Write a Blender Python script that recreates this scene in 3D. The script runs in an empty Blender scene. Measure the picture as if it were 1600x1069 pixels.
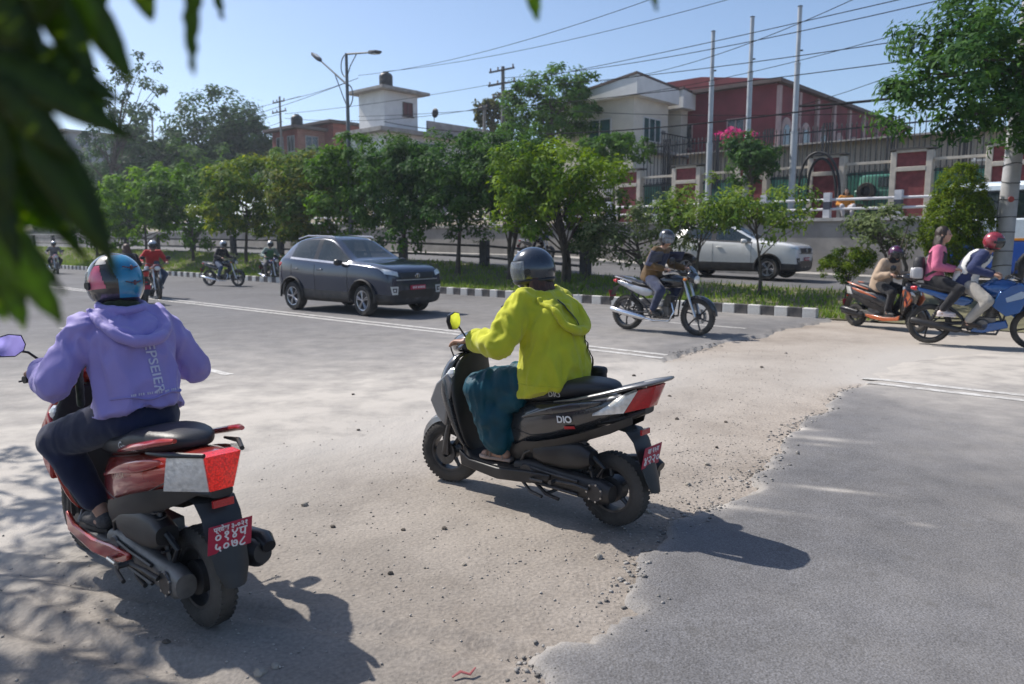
import bpy, bmesh, math, random
import numpy as np
from mathutils import Vector, Matrix, noise as mnoise
from mathutils.bvhtree import BVHTree
R = math.radians
PI = math.pi
rng = random.Random(7)
NR = np.random.RandomState(11)
C = bpy.context.scene.collection
SC = bpy.context.scene

# ------------------------------------------------------------------ camera
FPX, CXP, CYP, HORIZ, CAMH = 1200.0, 800.0, 534.5, 378.0, 1.64
PITCH = math.atan((CYP - HORIZ) / FPX)
cam_d = bpy.data.cameras.new('camera')
cam = bpy.data.objects.new('camera', cam_d)
C.objects.link(cam)
cam.location = (0, 0, CAMH)
cam.rotation_euler = (PI / 2 - PITCH, 0, 0)
cam_d.sensor_width = 36
cam_d.lens = FPX / 1600 * 36
cam_d.clip_start = 0.05
cam_d.clip_end = 6000
cam_d.dof.use_dof = True
cam_d.dof.focus_distance = 4.6
cam_d.dof.aperture_fstop = 2.8
SC.camera = cam

# ------------------------------------------------------------------ sky, sun, exposure
SUN_AZ = R(-57.7)          # clockwise from +Y
SUN_EL = R(49)
world = bpy.data.worlds.new('World')
SC.world = world
world.use_nodes = True
wn = world.node_tree
sky = wn.nodes.new('ShaderNodeTexSky')
sky.sky_type = 'NISHITA'
sky.sun_disc = False
sky.sun_elevation = SUN_EL
sky.sun_rotation = SUN_AZ
sky.altitude = 1300
sky.air_density = 1.0
sky.dust_density = 3.0
sky.ozone_density = 2.2
bgn = wn.nodes['Background']
wn.links.new(sky.outputs[0], bgn.inputs[0])
bgn.inputs[1].default_value = 0.145
sun_d = bpy.data.lights.new('sun', 'SUN')
sun_d.energy = 5.0
sun_d.angle = R(0.53)
sun_d.color = (1.0, 0.945, 0.87)
sun = bpy.data.objects.new('sun', sun_d)
C.objects.link(sun)
sdir = Vector((math.sin(SUN_AZ) * math.cos(SUN_EL), math.cos(SUN_AZ) * math.cos(SUN_EL), math.sin(SUN_EL)))
sun.rotation_euler = sdir.to_track_quat('Z', 'Y').to_euler()
sun.location = sdir * 50
SC.view_settings.view_transform = 'Standard'
SC.view_settings.look = 'None'
SC.view_settings.gamma = 1
SC.view_settings.exposure = 0.2
SC.view_settings.use_curve_mapping = False
SC.cycles.max_bounces = 6
SC.cycles.diffuse_bounces = 3
SC.cycles.glossy_bounces = 3
SC.cycles.transmission_bounces = 4
SC.cycles.caustics_reflective = False
SC.cycles.caustics_refractive = False

# ------------------------------------------------------------------ pixel -> place
_cp, _sp = math.cos(PITCH), math.sin(PITCH)
def ray(px, py):
    a, b = (px - CXP) / FPX, (CYP - py) / FPX
    return Vector((a, _cp + b * _sp, -_sp + b * _cp))
def P(px, py, z=0.0):                    # the point of height z seen at a pixel
    r = ray(px, py)
    k = (z - CAMH) / r.z
    return Vector((r.x * k, r.y * k, z))
def at(px, py, Y):                       # the point at forward distance Y seen at a pixel
    r = ray(px, py)
    k = Y / r.y
    return Vector((r.x * k, Y, CAMH + r.z * k))
# road frame: s runs along the road (far left), t across it (away from the camera)
DV = Vector((-0.741, 0.672, 0)).normalized()
NV = Vector((0.672, 0.741, 0)).normalized()
ROADROT = math.atan2(-DV.y, -DV.x)       # local x = -DV, local y = NV
def RT(s, t, z=0.0):
    v = DV * s + NV * t
    return Vector((v.x, v.y, z))
def st(v):
    return v.x * DV.x + v.y * DV.y, v.x * NV.x + v.y * NV.y
def at_t(px, py, t):                     # the point on the vertical plane t seen at a pixel
    r = ray(px, py)
    k = t / (r.x * NV.x + r.y * NV.y)
    return Vector((r.x * k, r.y * k, CAMH + r.z * k))
def lerp(a, b, f): return a + (b - a) * f
def sstep(a, b, x):
    x = min(1, max(0, (x - a) / (b - a)))
    return x * x * (3 - 2 * x)
T_KERB, T_MED, T_WALL = 16.35, 20.2, 27.0
TERR = 2.45
def zfar(s):                             # level of the far carriageway
    return float(np.interp(s, [-60, 8, 15, 21, 35, 60, 120], [.38, .42, .58, .9, 1.05, 1.25, 1.4]))

# ------------------------------------------------------------------ materials
MATS = {}
def nt_new(name):
    m = bpy.data.materials.new(name)
    m.use_nodes = True
    return m, m.node_tree, m.node_tree.nodes['Principled BSDF']
def N(nt, kind, **kw):
    n = nt.nodes.new(kind)
    for k, v in kw.items():
        if k.startswith('i_'):
            n.inputs[int(k[2:])].default_value = v
        else:
            setattr(n, k, v)
    return n
def rgba(c): return (c[0], c[1], c[2], 1)
def M(name, col, rough=.5, metal=0.0, var=.12, scale=9.0, bump=0.0, bscale=60.0, coat=0.0, emit=None, trans=0.0, spec=.5, dust=0.0, sheen=0.0):
    if name in MATS: return MATS[name]
    m, nt, b = nt_new(name)
    L = nt.links
    tc = N(nt, 'ShaderNodeTexCoord')
    nz = N(nt, 'ShaderNodeTexNoise'); nz.inputs['Scale'].default_value = scale; nz.inputs['Detail'].default_value = 5
    L.new(tc.outputs['Object'], nz.inputs['Vector'])
    mr = N(nt, 'ShaderNodeMapRange'); mr.inputs[1].default_value = .3; mr.inputs[2].default_value = .7
    mr.inputs[3].default_value = 1 - var; mr.inputs[4].default_value = 1 + var
    L.new(nz.outputs[0], mr.inputs[0])
    hsv = N(nt, 'ShaderNodeHueSaturation'); hsv.inputs['Color'].default_value = rgba(col)
    L.new(mr.outputs[0], hsv.inputs['Value'])
    out = hsv.outputs[0]
    if dust > 0:
        n2 = N(nt, 'ShaderNodeTexNoise'); n2.inputs['Scale'].default_value = 5; n2.inputs['Detail'].default_value = 8
        L.new(tc.outputs['Object'], n2.inputs['Vector'])
        r2 = N(nt, 'ShaderNodeMapRange'); r2.inputs[1].default_value = .38; r2.inputs[2].default_value = .72
        r2.inputs[3].default_value = 0.02; r2.inputs[4].default_value = dust
        L.new(n2.outputs[0], r2.inputs[0])
        mx = N(nt, 'ShaderNodeMix', data_type='RGBA'); mx.inputs[7].default_value = (.27, .235, .195, 1)
        L.new(r2.outputs[0], mx.inputs[0]); L.new(out, mx.inputs[6]); out = mx.outputs[2]
        r3 = N(nt, 'ShaderNodeMapRange'); r3.inputs[3].default_value = rough; r3.inputs[4].default_value = min(1, rough + .45)
        L.new(r2.outputs[0], r3.inputs[0]); L.new(r3.outputs[0], b.inputs['Roughness'])
    L.new(out, b.inputs['Base Color'])
    if not dust: b.inputs['Roughness'].default_value = rough
    b.inputs['Metallic'].default_value = metal
    b.inputs['Specular IOR Level'].default_value = spec
    if coat:
        b.inputs['Coat Weight'].default_value = coat; b.inputs['Coat Roughness'].default_value = .06
    if sheen:
        b.inputs['Sheen Weight'].default_value = sheen
    if trans:
        b.inputs['Transmission Weight'].default_value = trans
        b.inputs['IOR'].default_value = 1.15
    if emit:
        b.inputs['Emission Color'].default_value = rgba(emit[0])
        ve = N(nt, 'ShaderNodeTexVoronoi'); ve.inputs['Scale'].default_value = 120; L.new(tc.outputs['Object'], ve.inputs['Vector'])
        me_ = N(nt, 'ShaderNodeMapRange'); me_.inputs[1].default_value = .15; me_.inputs[2].default_value = .75; me_.inputs[3].default_value = emit[1] * 1.7; me_.inputs[4].default_value = emit[1] * .35
        L.new(ve.outputs['Distance'], me_.inputs[0]); L.new(me_.outputs[0], b.inputs['Emission Strength'])
    if bump:
        n3 = N(nt, 'ShaderNodeTexNoise'); n3.inputs['Scale'].default_value = bscale; n3.inputs['Detail'].default_value = 6
        L.new(tc.outputs['Object'], n3.inputs['Vector'])
        bp = N(nt, 'ShaderNodeBump'); bp.inputs['Strength'].default_value = bump; bp.inputs['Distance'].default_value = .02
        L.new(n3.outputs[0], bp.inputs['Height']); L.new(bp.outputs[0], b.inputs['Normal'])
    MATS[name] = m
    return m
def glass_mat(name, col, alpha=.8, rough=.03):
    if name in MATS: return MATS[name]
    m, nt, b = nt_new(name)
    L = nt.links
    tc = N(nt, 'ShaderNodeTexCoord')
    nz = N(nt, 'ShaderNodeTexNoise'); nz.inputs['Scale'].default_value = 3
    L.new(tc.outputs['Object'], nz.inputs['Vector'])
    cr = N(nt, 'ShaderNodeMapRange'); cr.inputs[3].default_value = alpha - .06; cr.inputs[4].default_value = alpha + .06
    L.new(nz.outputs[0], cr.inputs[0]); L.new(cr.outputs[0], b.inputs['Alpha'])
    b.inputs['Base Color'].default_value = rgba(col); b.inputs['Roughness'].default_value = rough
    b.inputs['Specular IOR Level'].default_value = .8
    MATS[name] = m
    return m
def attr_mat(name, rough=.7, transl=.0, spec=.3, attr='Col'):
    if name in MATS: return MATS[name]
    m, nt, b = nt_new(name)
    L = nt.links
    a = N(nt, 'ShaderNodeAttribute', attribute_name=attr)
    L.new(a.outputs['Color'], b.inputs['Base Color'])
    b.inputs['Roughness'].default_value = rough; b.inputs['Specular IOR Level'].default_value = spec
    if transl:
        out = nt.nodes['Material Output']
        tr = N(nt, 'ShaderNodeBsdfTranslucent')
        hs = N(nt, 'ShaderNodeHueSaturation'); hs.inputs['Saturation'].default_value = 1.15; hs.inputs['Value'].default_value = 1.3
        hs.inputs['Hue'].default_value = .485
        L.new(a.outputs['Color'], hs.inputs['Color']); L.new(hs.outputs[0], tr.inputs[0])
        mx = N(nt, 'ShaderNodeMixShader'); mx.inputs[0].default_value = transl
        L.new(b.outputs[0], mx.inputs[1]); L.new(tr.outputs[0], mx.inputs[2]); L.new(mx.outputs[0], out.inputs[0])
    MATS[name] = m
    return m

# ------------------------------------------------------------------ objects
def thing(name, label, cat, loc=(0, 0, 0), rotz=0.0, group=None):
    o = bpy.data.objects.new(name, None)
    o.empty_display_size = .2
    C.objects.link(o)
    o.location = loc; o.rotation_euler = (0, 0, rotz)
    o['label'] = label; o['category'] = cat
    if group: o['group'] = group
    return o
def tag(o, label=None, cat=None, group=None, kind=None):
    if label: o['label'] = label
    if cat: o['category'] = cat
    if group: o['group'] = group
    if kind: o['kind'] = kind
    return o
def link(name, me, mat=None, parent=None):
    o = bpy.data.objects.new(name, me)
    C.objects.link(o)
    if mat is not None and len(me.materials) == 0: me.materials.append(mat)
    if parent is not None: o.parent = parent
    return o
def shade(me, ang=40):
    me.polygons.foreach_set('use_smooth', [True] * len(me.polygons))
    if ang < 180: me.set_sharp_from_angle(angle=R(ang))
def ring(n, hw, hh, p=2.0, y0=0.0, z0=0.0, ph=0.0):
    out = []
    for i in range(n):
        a = 2 * PI * i / n + ph
        c, s = math.cos(a), math.sin(a)
        out.append((y0 + hw * math.copysign(abs(c) ** (2 / p), c), z0 + hh * math.copysign(abs(s) ** (2 / p), s)))
    return out
class MB:
    def __init__(self): self.v = []; self.f = []
    def add(self, vs, fs, mtx=None):
        k = len(self.v)
        if mtx is not None: vs = [mtx @ Vector(p) for p in vs]
        self.v += [tuple(p) for p in vs]; self.f += [tuple(i + k for i in f) for f in fs]
        return self
    def box(self, c, s, rot=None, taper=None):
        x, y, z = s[0] / 2, s[1] / 2, s[2] / 2
        tx = taper or 1
        vs = [(-x, -y, -z), (x, -y, -z), (x, y, -z), (-x, y, -z), (-x * tx, -y * tx, z), (x * tx, -y * tx, z), (x * tx, y * tx, z), (-x * tx, y * tx, z)]
        m = Matrix.Translation(c)
        if rot is not None: m = m @ rot.to_4x4()
        return self.add(vs, [(0, 3, 2, 1), (4, 5, 6, 7), (0, 1, 5, 4), (1, 2, 6, 5), (2, 3, 7, 6), (3, 0, 4, 7)], m)
    def loft(self, rings, cap=True, closed=False):
        n = len(rings[0]); k = len(rings)
        vs = [p for r in rings for p in r]
        fs = []
        for i in range(k if closed else k - 1):
            a, b = i * n, ((i + 1) % k) * n
            for j in range(n):
                j2 = (j + 1) % n
                fs.append((a + j, a + j2, b + j2, b + j))
        if cap and not closed:
            fs.append(tuple(range(n - 1, -1, -1))); fs.append(tuple((k - 1) * n + j for j in range(n)))
        return self.add(vs, fs)
    def tube(self, pts, r, n=8, cap=True, flat=None, closed=False):
        pts = [Vector(p) for p in pts]
        k = len(pts)
        rs = r if isinstance(r, (list, tuple)) else [r] * k
        rings = []; up = None
        for i, p in enumerate(pts):
            if closed: d = pts[(i + 1) % k] - pts[i - 1]
            else: d = (pts[min(i + 1, k - 1)] - pts[max(i - 1, 0)])
            d.normalize()
            if up is None:
                up = Vector((0, 0, 1)) if abs(d.z) < .9 else Vector((1, 0, 0))
            sd = d.cross(up).normalized(); up = sd.cross(d).normalized()
            fl = flat or 1
            rings.append([p + (sd * math.cos(2 * PI * j / n) + up * fl * math.sin(2 * PI * j / n)) * rs[i] for j in range(n)])
        return self.loft(rings, cap, closed)
    def cyl(self, a, b, r0, r1=None, n=14):
        return self.tube([a, b], [r0, r0 if r1 is None else r1], n)
    def ell(self, c, r, nu=14, nv=9, rot=None):
        vs = [(0, 0, -1)]; fs = []
        for i in range(1, nv):
            ph = -PI / 2 + PI * i / nv
            for j in range(nu):
                a = 2 * PI * j / nu
                vs.append((math.cos(a) * math.cos(ph), math.sin(a) * math.cos(ph), math.sin(ph)))
        vs.append((0, 0, 1))
        for j in range(nu):
            fs.append((0, 1 + (j + 1) % nu, 1 + j))
        for i in range(nv - 2):
            for j in range(nu):
                a = 1 + i * nu
                fs.append((a + j, a + (j + 1) % nu, a + nu + (j + 1) % nu, a + nu + j))
        a = 1 + (nv - 2) * nu; e = len(vs) - 1
        for j in range(nu): fs.append((a + j, a + (j + 1) % nu, e))
        rr = r if isinstance(r, (list, tuple, Vector)) else (r, r, r)
        m = Matrix.Translation(c)
        if rot is not None: m = m @ rot.to_4x4()
        return self.add(vs, fs, m @ Matrix.Diagonal((rr[0], rr[1], rr[2], 1)))
    def cap(self, a, b, r0, r1, n=14):        # a limb: ball, tapered tube, ball
        self.ell(a, r0, n, 8); self.ell(b, r1, n, 8)
        return self.tube([a, b], [r0, r1], n)
    def lathe(self, prof, c=(0, 0, 0), axis='y', n=28, a0=0, a1=2 * PI, rot=None):
        full = abs(a1 - a0 - 2 * PI) < 1e-6
        k = n if full else n + 1
        rings = []
        for i in range(k):
            a = a0 + (a1 - a0) * i / n
            rr = []
            for (r, h) in prof:
                if axis == 'y': p = (r * math.cos(a), h, r * math.sin(a))
                elif axis == 'x': p = (h, r * math.cos(a), r * math.sin(a))
                else: p = (r * math.cos(a), r * math.sin(a), h)
                v = Vector(p)
                if rot is not None: v = rot @ v
                rr.append(v + Vector(c))
            rings.append(rr)
        m = len(prof)
        vs = [p for r in rings for p in r]; fs = []
        for i in range(n):
            a, b = i * m, ((i + 1) % k) * m
            for j in range(m - 1):
                fs.append((a + j, a + j + 1, b + j + 1, b + j))
        return self.add(vs, fs)
    def prism(self, poly, h0, h1, plane='xz', mtx=None):
        n = len(poly)
        def mk(p, h):
            return {'xz': (p[0], h, p[1]), 'xy': (p[0], p[1], h), 'yz': (h, p[0], p[1])}[plane]
        vs = [mk(p, h0) for p in poly] + [mk(p, h1) for p in poly]
        fs = [tuple(range(n)), tuple(range(2 * n - 1, n - 1, -1))]
        for i in range(n):
            j = (i + 1) % n
            fs.append((i, i + n, j + n, j))
        return self.add(vs, fs, mtx)
    def mesh(self, name, ang=40, fix=True):
        me = bpy.data.meshes.new(name)
        me.from_pydata(self.v, [], self.f)
        if fix:
            bm = bmesh.new(); bm.from_mesh(me)
            bmesh.ops.recalc_face_normals(bm, faces=bm.faces)
            bm.to_mesh(me); bm.free()
        if ang: shade(me, ang)
        return me
    def build(self, name, mat, parent=None, ang=40, sub=0, bev=0.0, fix=True):
        o = link(name, self.mesh(name, ang, fix), mat, parent)
        if bev:
            m = o.modifiers.new('bevel', 'BEVEL'); m.width = bev; m.segments = 2; m.limit_method = 'ANGLE'; m.angle_limit = R(35)
        if sub:
            m = o.modifiers.new('sub', 'SUBSURF'); m.levels = sub; m.render_levels = sub
        return o
def baked(o, keep_name=None):                # evaluate modifiers into a plain mesh
    dg = bpy.context.evaluated_depsgraph_get()
    dg.update()
    me = bpy.data.meshes.new_from_object(o.evaluated_get(dg))
    old = o.data
    o.modifiers.clear(); o.data = me
    if old.users == 0: bpy.data.meshes.remove(old)
    return me
def fuse(mb, name, mat, parent, voxel=.015, smooth=4, disp=None, factor=.5):
    """one continuous organic surface out of overlapping pieces"""
    me = mb.mesh(name, 0)
    o = link(name, me, None, None)
    m = o.modifiers.new('r', 'REMESH'); m.mode = 'VOXEL'; m.voxel_size = voxel
    if smooth:
        s = o.modifiers.new('s', 'SMOOTH'); s.iterations = smooth; s.factor = factor
    baked(o)
    me = o.data; me.name = name
    me.materials.clear(); me.materials.append(mat)
    if disp is not None:
        n = len(me.vertices)
        co = np.empty(n * 3); me.vertices.foreach_get('co', co)
        no = np.empty(n * 3); me.vertex_normals.foreach_get('vector', no)
        co = co.reshape(-1, 3); no = no.reshape(-1, 3)
        d = np.array([disp(Vector(p)) for p in co])
        me.vertices.foreach_set('co', (co + no * d[:, None]).ravel())
        me.update()
    shade(me, 180)
    if parent is not None: o.parent = parent
    return o
def bvh_of(o):
    me = o.data
    return BVHTree.FromPolygons([v.co.copy() for v in me.vertices], [tuple(p.vertices) for p in me.polygons])
def qpatch(c4, d, bvh, off=.004, nu=8, nv=8, back=.6):
    """a four-cornered patch projected along d onto a surface"""
    mb = MB(); d = Vector(d).normalized(); c4 = [Vector(c) for c in c4]
    vs = []
    for i in range(nu + 1):
        for j in range(nv + 1):
            p = lerp(lerp(c4[0], c4[1], i / nu), lerp(c4[3], c4[2], i / nu), j / nv)
            hit = bvh.ray_cast(p - d * back, d, back * 2.5)
            q = hit[0] if hit[0] is not None else p
            vs.append(q - d * off)
    fs = [(i * (nv + 1) + j, (i + 1) * (nv + 1) + j, (i + 1) * (nv + 1) + j + 1, i * (nv + 1) + j + 1) for i in range(nu) for j in range(nv)]
    mb.add(vs, fs)
    return mb
def text_mesh(body, size, mtx, extrude=.0015, spacing=1.0, bold=0.0):
    cu = bpy.data.curves.new('lettering', 'FONT')
    cu.body = body; cu.size = size; cu.align_x = 'CENTER'; cu.align_y = 'CENTER'
    cu.extrude = extrude; cu.space_character = spacing; cu.offset = bold; cu.resolution_u = 3
    o = bpy.data.objects.new('lettering', cu); C.objects.link(o)
    dg = bpy.context.evaluated_depsgraph_get(); dg.update()
    me = bpy.data.meshes.new_from_object(o.evaluated_get(dg))
    bpy.data.objects.remove(o); bpy.data.curves.remove(cu)
    me.transform(mtx)
    return me
def text(name, body, size, mtx, mat, parent, **kw):
    me = text_mesh(body, size, mtx, **kw)
    me.materials.clear()
    return link(name, me, mat, parent)
def copy_tree(o, parent=None):
    c = o.copy(); C.objects.link(c); c.parent = parent
    for ch in list(o.children): copy_tree(ch, c)
    return c
def frame(o, xax, yax):                      # matrix with given origin, x and y axes
    x = Vector(xax).normalized(); z = x.cross(Vector(yax)).normalized(); y = z.cross(x)
    return Matrix(((x.x, y.x, z.x, o[0]), (x.y, y.y, z.y, o[1]), (x.z, y.z, z.z, o[2]), (0, 0, 0, 1)))
def ik(a, b, l1, l2, pole):
    a, b = Vector(a), Vector(b)
    d = (b - a).length; d = min(d, (l1 + l2) * .999)
    x = (l1 * l1 - l2 * l2 + d * d) / (2 * d)
    h = math.sqrt(max(0, l1 * l1 - x * x))
    ax = (b - a).normalized()
    pl = Vector(pole); pl = (pl - ax * pl.dot(ax)).normalized()
    return a + ax * x + pl * h
def build_arrays(name, verts, quads, mat, parent=None, cols=None):
    """fast mesh from numpy arrays of vertices (n,3) and quads (m,4)"""
    me = bpy.data.meshes.new(name)
    nv, nf = len(verts), len(quads)
    me.vertices.add(nv); me.vertices.foreach_set('co', np.asarray(verts, np.float32).ravel())
    k = quads.shape[1]
    me.loops.add(nf * k); me.loops.foreach_set('vertex_index', np.asarray(quads, np.int32).ravel())
    me.polygons.add(nf); me.polygons.foreach_set('loop_start', np.arange(0, nf * k, k, dtype=np.int32))
    me.update(calc_edges=True)
    if cols is not None:
        a = me.color_attributes.new('Col', 'FLOAT_COLOR', 'POINT')
        a.data.foreach_set('color', np.asarray(cols, np.float32).ravel())
    return link(name, me, mat, parent)
# ================================================================== GROUND
def _hash(i, j, seed):
    h = (i.astype(np.int64) * 374761393 + j.astype(np.int64) * 668265263 + seed * 974711) & 0x7fffffff
    h = ((h ^ (h >> 13)) * 1274126177) & 0x7fffffff
    return ((h ^ (h >> 16)) & 0xffff) / 65535.0
def vnoise(x, y, seed=0):
    i, j = np.floor(x), np.floor(y)
    fx, fy = x - i, y - j
    fx = fx * fx * (3 - 2 * fx); fy = fy * fy * (3 - 2 * fy)
    i = i.astype(np.int64); j = j.astype(np.int64)
    a = _hash(i, j, seed); b = _hash(i + 1, j, seed); c = _hash(i, j + 1, seed); d = _hash(i + 1, j + 1, seed)
    return (a + (b - a) * fx) * (1 - fy) + (c + (d - c) * fx) * fy
def fbm(x, y, seed=0, o=4):
    r = 0; a = .5; t = 0
    for k in range(o):
        r = r + a * (vnoise(x * 2 ** k, y * 2 ** k, seed + k) * 2 - 1); t += a; a *= .5
    return r / t

hard_px = [(780, 1140), (835, 1075), (850, 1040), (905, 1010), (950, 978), (985, 958), (982, 930), (1003, 896), (1006, 872), (1042, 846), (1052, 828),
           (1100, 806), (1132, 788), (1160, 775), (1172, 748), (1206, 727), (1226, 706), (1236, 680), (1252, 664), (1290, 648), (1305, 632), (1318, 612), (1345, 602)]
mid_px = [(1400, 588), (1440, 572), (1490, 560), (1580, 552), (1700, 556), (1800, 545), (1800, 505), (1600, 497), (1420, 495)]
hard2_px = [(1330, 494), (1285, 505), (1230, 514), (1190, 527), (1140, 533), (1100, 545), (1060, 553), (1034, 566)]
soft_px = [(960, 582), (850, 610), (740, 632), (560, 655), (380, 690), (150, 760), (-100, 850), (-500, 1000)]
poly = []; softv = []
for L_, sv in ((hard_px, 0), (mid_px, .55), (hard2_px, 0), (soft_px, 1)):
    for p in L_:
        v = P(p[0], p[1]); poly.append((v.x, v.y)); softv.append(sv)
poly += [(-6, -6), (1.0, -6)]; softv += [1, 0]
poly = np.array(poly); softv = np.array(softv, float)
def dirt_field(x, y):
    """signed distance to the broken edge (positive on asphalt) and softness 0..1 of the nearby edge"""
    sh = x.shape
    x = x.ravel(); y = y.ravel()
    n = len(poly)
    inside = np.zeros(x.shape, bool)
    dh = np.full(x.shape, 1e9); ds = np.full(x.shape, 1e9)
    for i in range(n):
        ax, ay = poly[i]; bx, by = poly[(i + 1) % n]
        ex, ey = bx - ax, by - ay
        t = np.clip(((x - ax) * ex + (y - ay) * ey) / (ex * ex + ey * ey + 1e-12), 0, 1)
        d = np.hypot(x - ax - t * ex, y - ay - t * ey)
        s = softv[i] if softv[i] == softv[(i + 1) % n] else max(softv[i], softv[(i + 1) % n])
        if s > .3: ds = np.minimum(ds, d)
        else: dh = np.minimum(dh, d)
        c = ((ay > y) != (by > y)) & (x < ex * (y - ay) / (by - ay + 1e-12) + ax)
        inside ^= c
    d = np.minimum(dh, ds)
    w = dh ** 1.5 / (dh ** 1.5 + ds ** 1.5 + 1e-9)
    return np.where(inside, -d, d).reshape(sh), w.reshape(sh)

# non-uniform grid, fine in the foreground
gx = np.concatenate([np.arange(-48, -6, .2), np.arange(-6, -4.2, .06), np.arange(-4.2, 4.6, .028), np.arange(4.6, 7, .05), np.arange(7, 30, .2)])
yy = [-4.0]
while yy[-1] < 62:
    y_ = yy[-1]
    yy.append(y_ + (.25 if y_ < .6 else .03 if y_ < 5 else .03 + (y_ - 5) * .012))
gy = np.array(yy)
GX, GY = np.meshgrid(gx, gy)
GS = GX * DV.x + GY * DV.y; GT = GX * NV.x + GY * NV.y
SD, SW = dirt_field(GX + .05 * fbm(GX * 3, GY * 3, 3), GY + .05 * fbm(GX * 3, GY * 3, 9))
SD = SD + (1 - SW) * .10 * fbm(GX * 2.3, GY * 2.3, 4) + .045 * fbm(GX * 6, GY * 6, 5) + .03 * (1 - SW) * fbm(GX * 24, GY * 24, 6) + SW * .45 * fbm(GX * 1.1, GY * 1.1, 21)
soft_w = .028 + SW * .9
asph_z = np.interp(SD / soft_w, [-2.2, -.6, .25, 1.0], [-.055, -.03, .024, .03]) + .0035 * fbm(GX * 1.2, GY * 1.2, 31) + .0012 * fbm(GX * 9, GY * 9, 35)
# dirt relief: lumps, ruts along the traffic and tyre treads
rx, ry = Vector((-.93, .37)).normalized()
RU = GX * rx + GY * ry; RV = -GX * ry + GY * rx
rut = fbm(RV * 1.6 + .25 * fbm(RU * .5, RV * .6, 41), RU * .12, 43, 3)
dirt_z = .002 + .016 * fbm(GX * .9, GY * .9, 51) + .017 * rut + .007 * fbm(GX * 5, GY * 5, 55) + .0045 * fbm(GX * 17, GY * 17, 57) * (.5 + vnoise(GX, GY, 58))
for v0, wd, amp in ((-2.62, .055, .02), (-2.2, .06, .018), (-1.35, .05, .014), (.35, .06, .016), (.95, .05, .014), (1.6, .07, .016), (2.3, .06, .014)):
    vv = RV - v0 - .10 * np.sin(RU * .8 + v0 * 3)
    m = np.exp(-(vv / wd) ** 2)
    dirt_z += -amp * m + amp * .6 * np.exp(-((np.abs(vv) - wd * 2) / (wd * .7)) ** 2)
    dirt_z += .0035 * m * np.sin(RU * 2 * PI / .035 + vv * 60)
far = np.clip((np.hypot(GX, GY) - 9) / 6, 0, 1)
dirt_z = dirt_z * (1 - .5 * far) + np.clip(-SD, 0, .6) * .012 - .004
dirt_z = np.where(SD > 0, dirt_z - np.clip(SD - soft_w, 0, .5) * .12, dirt_z)
dust = np.clip(SW * (.09 + 1.05 * np.exp(-(np.clip(SD, 0, 50) / 6.5) ** 1.5)) + (1 - SW) * (.04 + .10 * np.exp(-np.clip(SD, 0, 9) / .5) + .42 * np.exp(-np.clip(SD, 0, 9) / .07) * (.3 + 1.2 * vnoise(GX * 5, GY * 5, 77))), 0, 1)
dust = np.clip(dust + .22 * np.exp(-((GX - 5.5) ** 2 + (GY - 11) ** 2) / 9.0), 0, 1)
for (px_, py_, a_, b_, w_) in ((1270, 690, .34, .06, .8), (1245, 675, .25, .05, .7), (1300, 772, .22, .035, .95), (1440, 828, .07, .03, .6), (1150, 800, .3, .04, .8), (1275, 700, .15, .04, .7)):
    q = P(px_, py_)
    dx_, dy_ = GX - q.x, GY - q.y
    ca, sa = math.cos(-.35), math.sin(-.35)
    dust = np.clip(dust + .7 * w_ * np.exp(-(((dx_ * ca + dy_ * sa) / a_) ** 2 + ((-dx_ * sa + dy_ * ca) / b_) ** 2)) * (.6 + .6 * vnoise(GX * 20, GY * 20, 71)), 0, 1)
def grid_obj(name, Z, keep, mat, extra=None):
    ny, nx = GX.shape
    idx = np.full(GX.shape, -1, np.int64)
    cell = keep[:-1, :-1] & keep[1:, :-1] & keep[:-1, 1:] & keep[1:, 1:]
    jj, ii = np.nonzero(cell)
    q = np.stack([jj * nx + ii, jj * nx + ii + 1, (jj + 1) * nx + ii + 1, (jj + 1) * nx + ii], 1)
    used = np.unique(q)
    remap = np.full(nx * ny, -1, np.int64); remap[used] = np.arange(len(used))
    v = np.stack([GX.ravel()[used], GY.ravel()[used], Z.ravel()[used]], 1)
    o = build_arrays(name, v, remap[q], mat)
    for k, arr in (extra or {}).items():
        a = o.data.attributes.new(k, 'FLOAT', 'POINT'); a.data.foreach_set('value', arr.ravel()[used].astype(np.float32))
    o.data.polygons.foreach_set('use_smooth', [True] * len(o.data.polygons))
    return o

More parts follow.
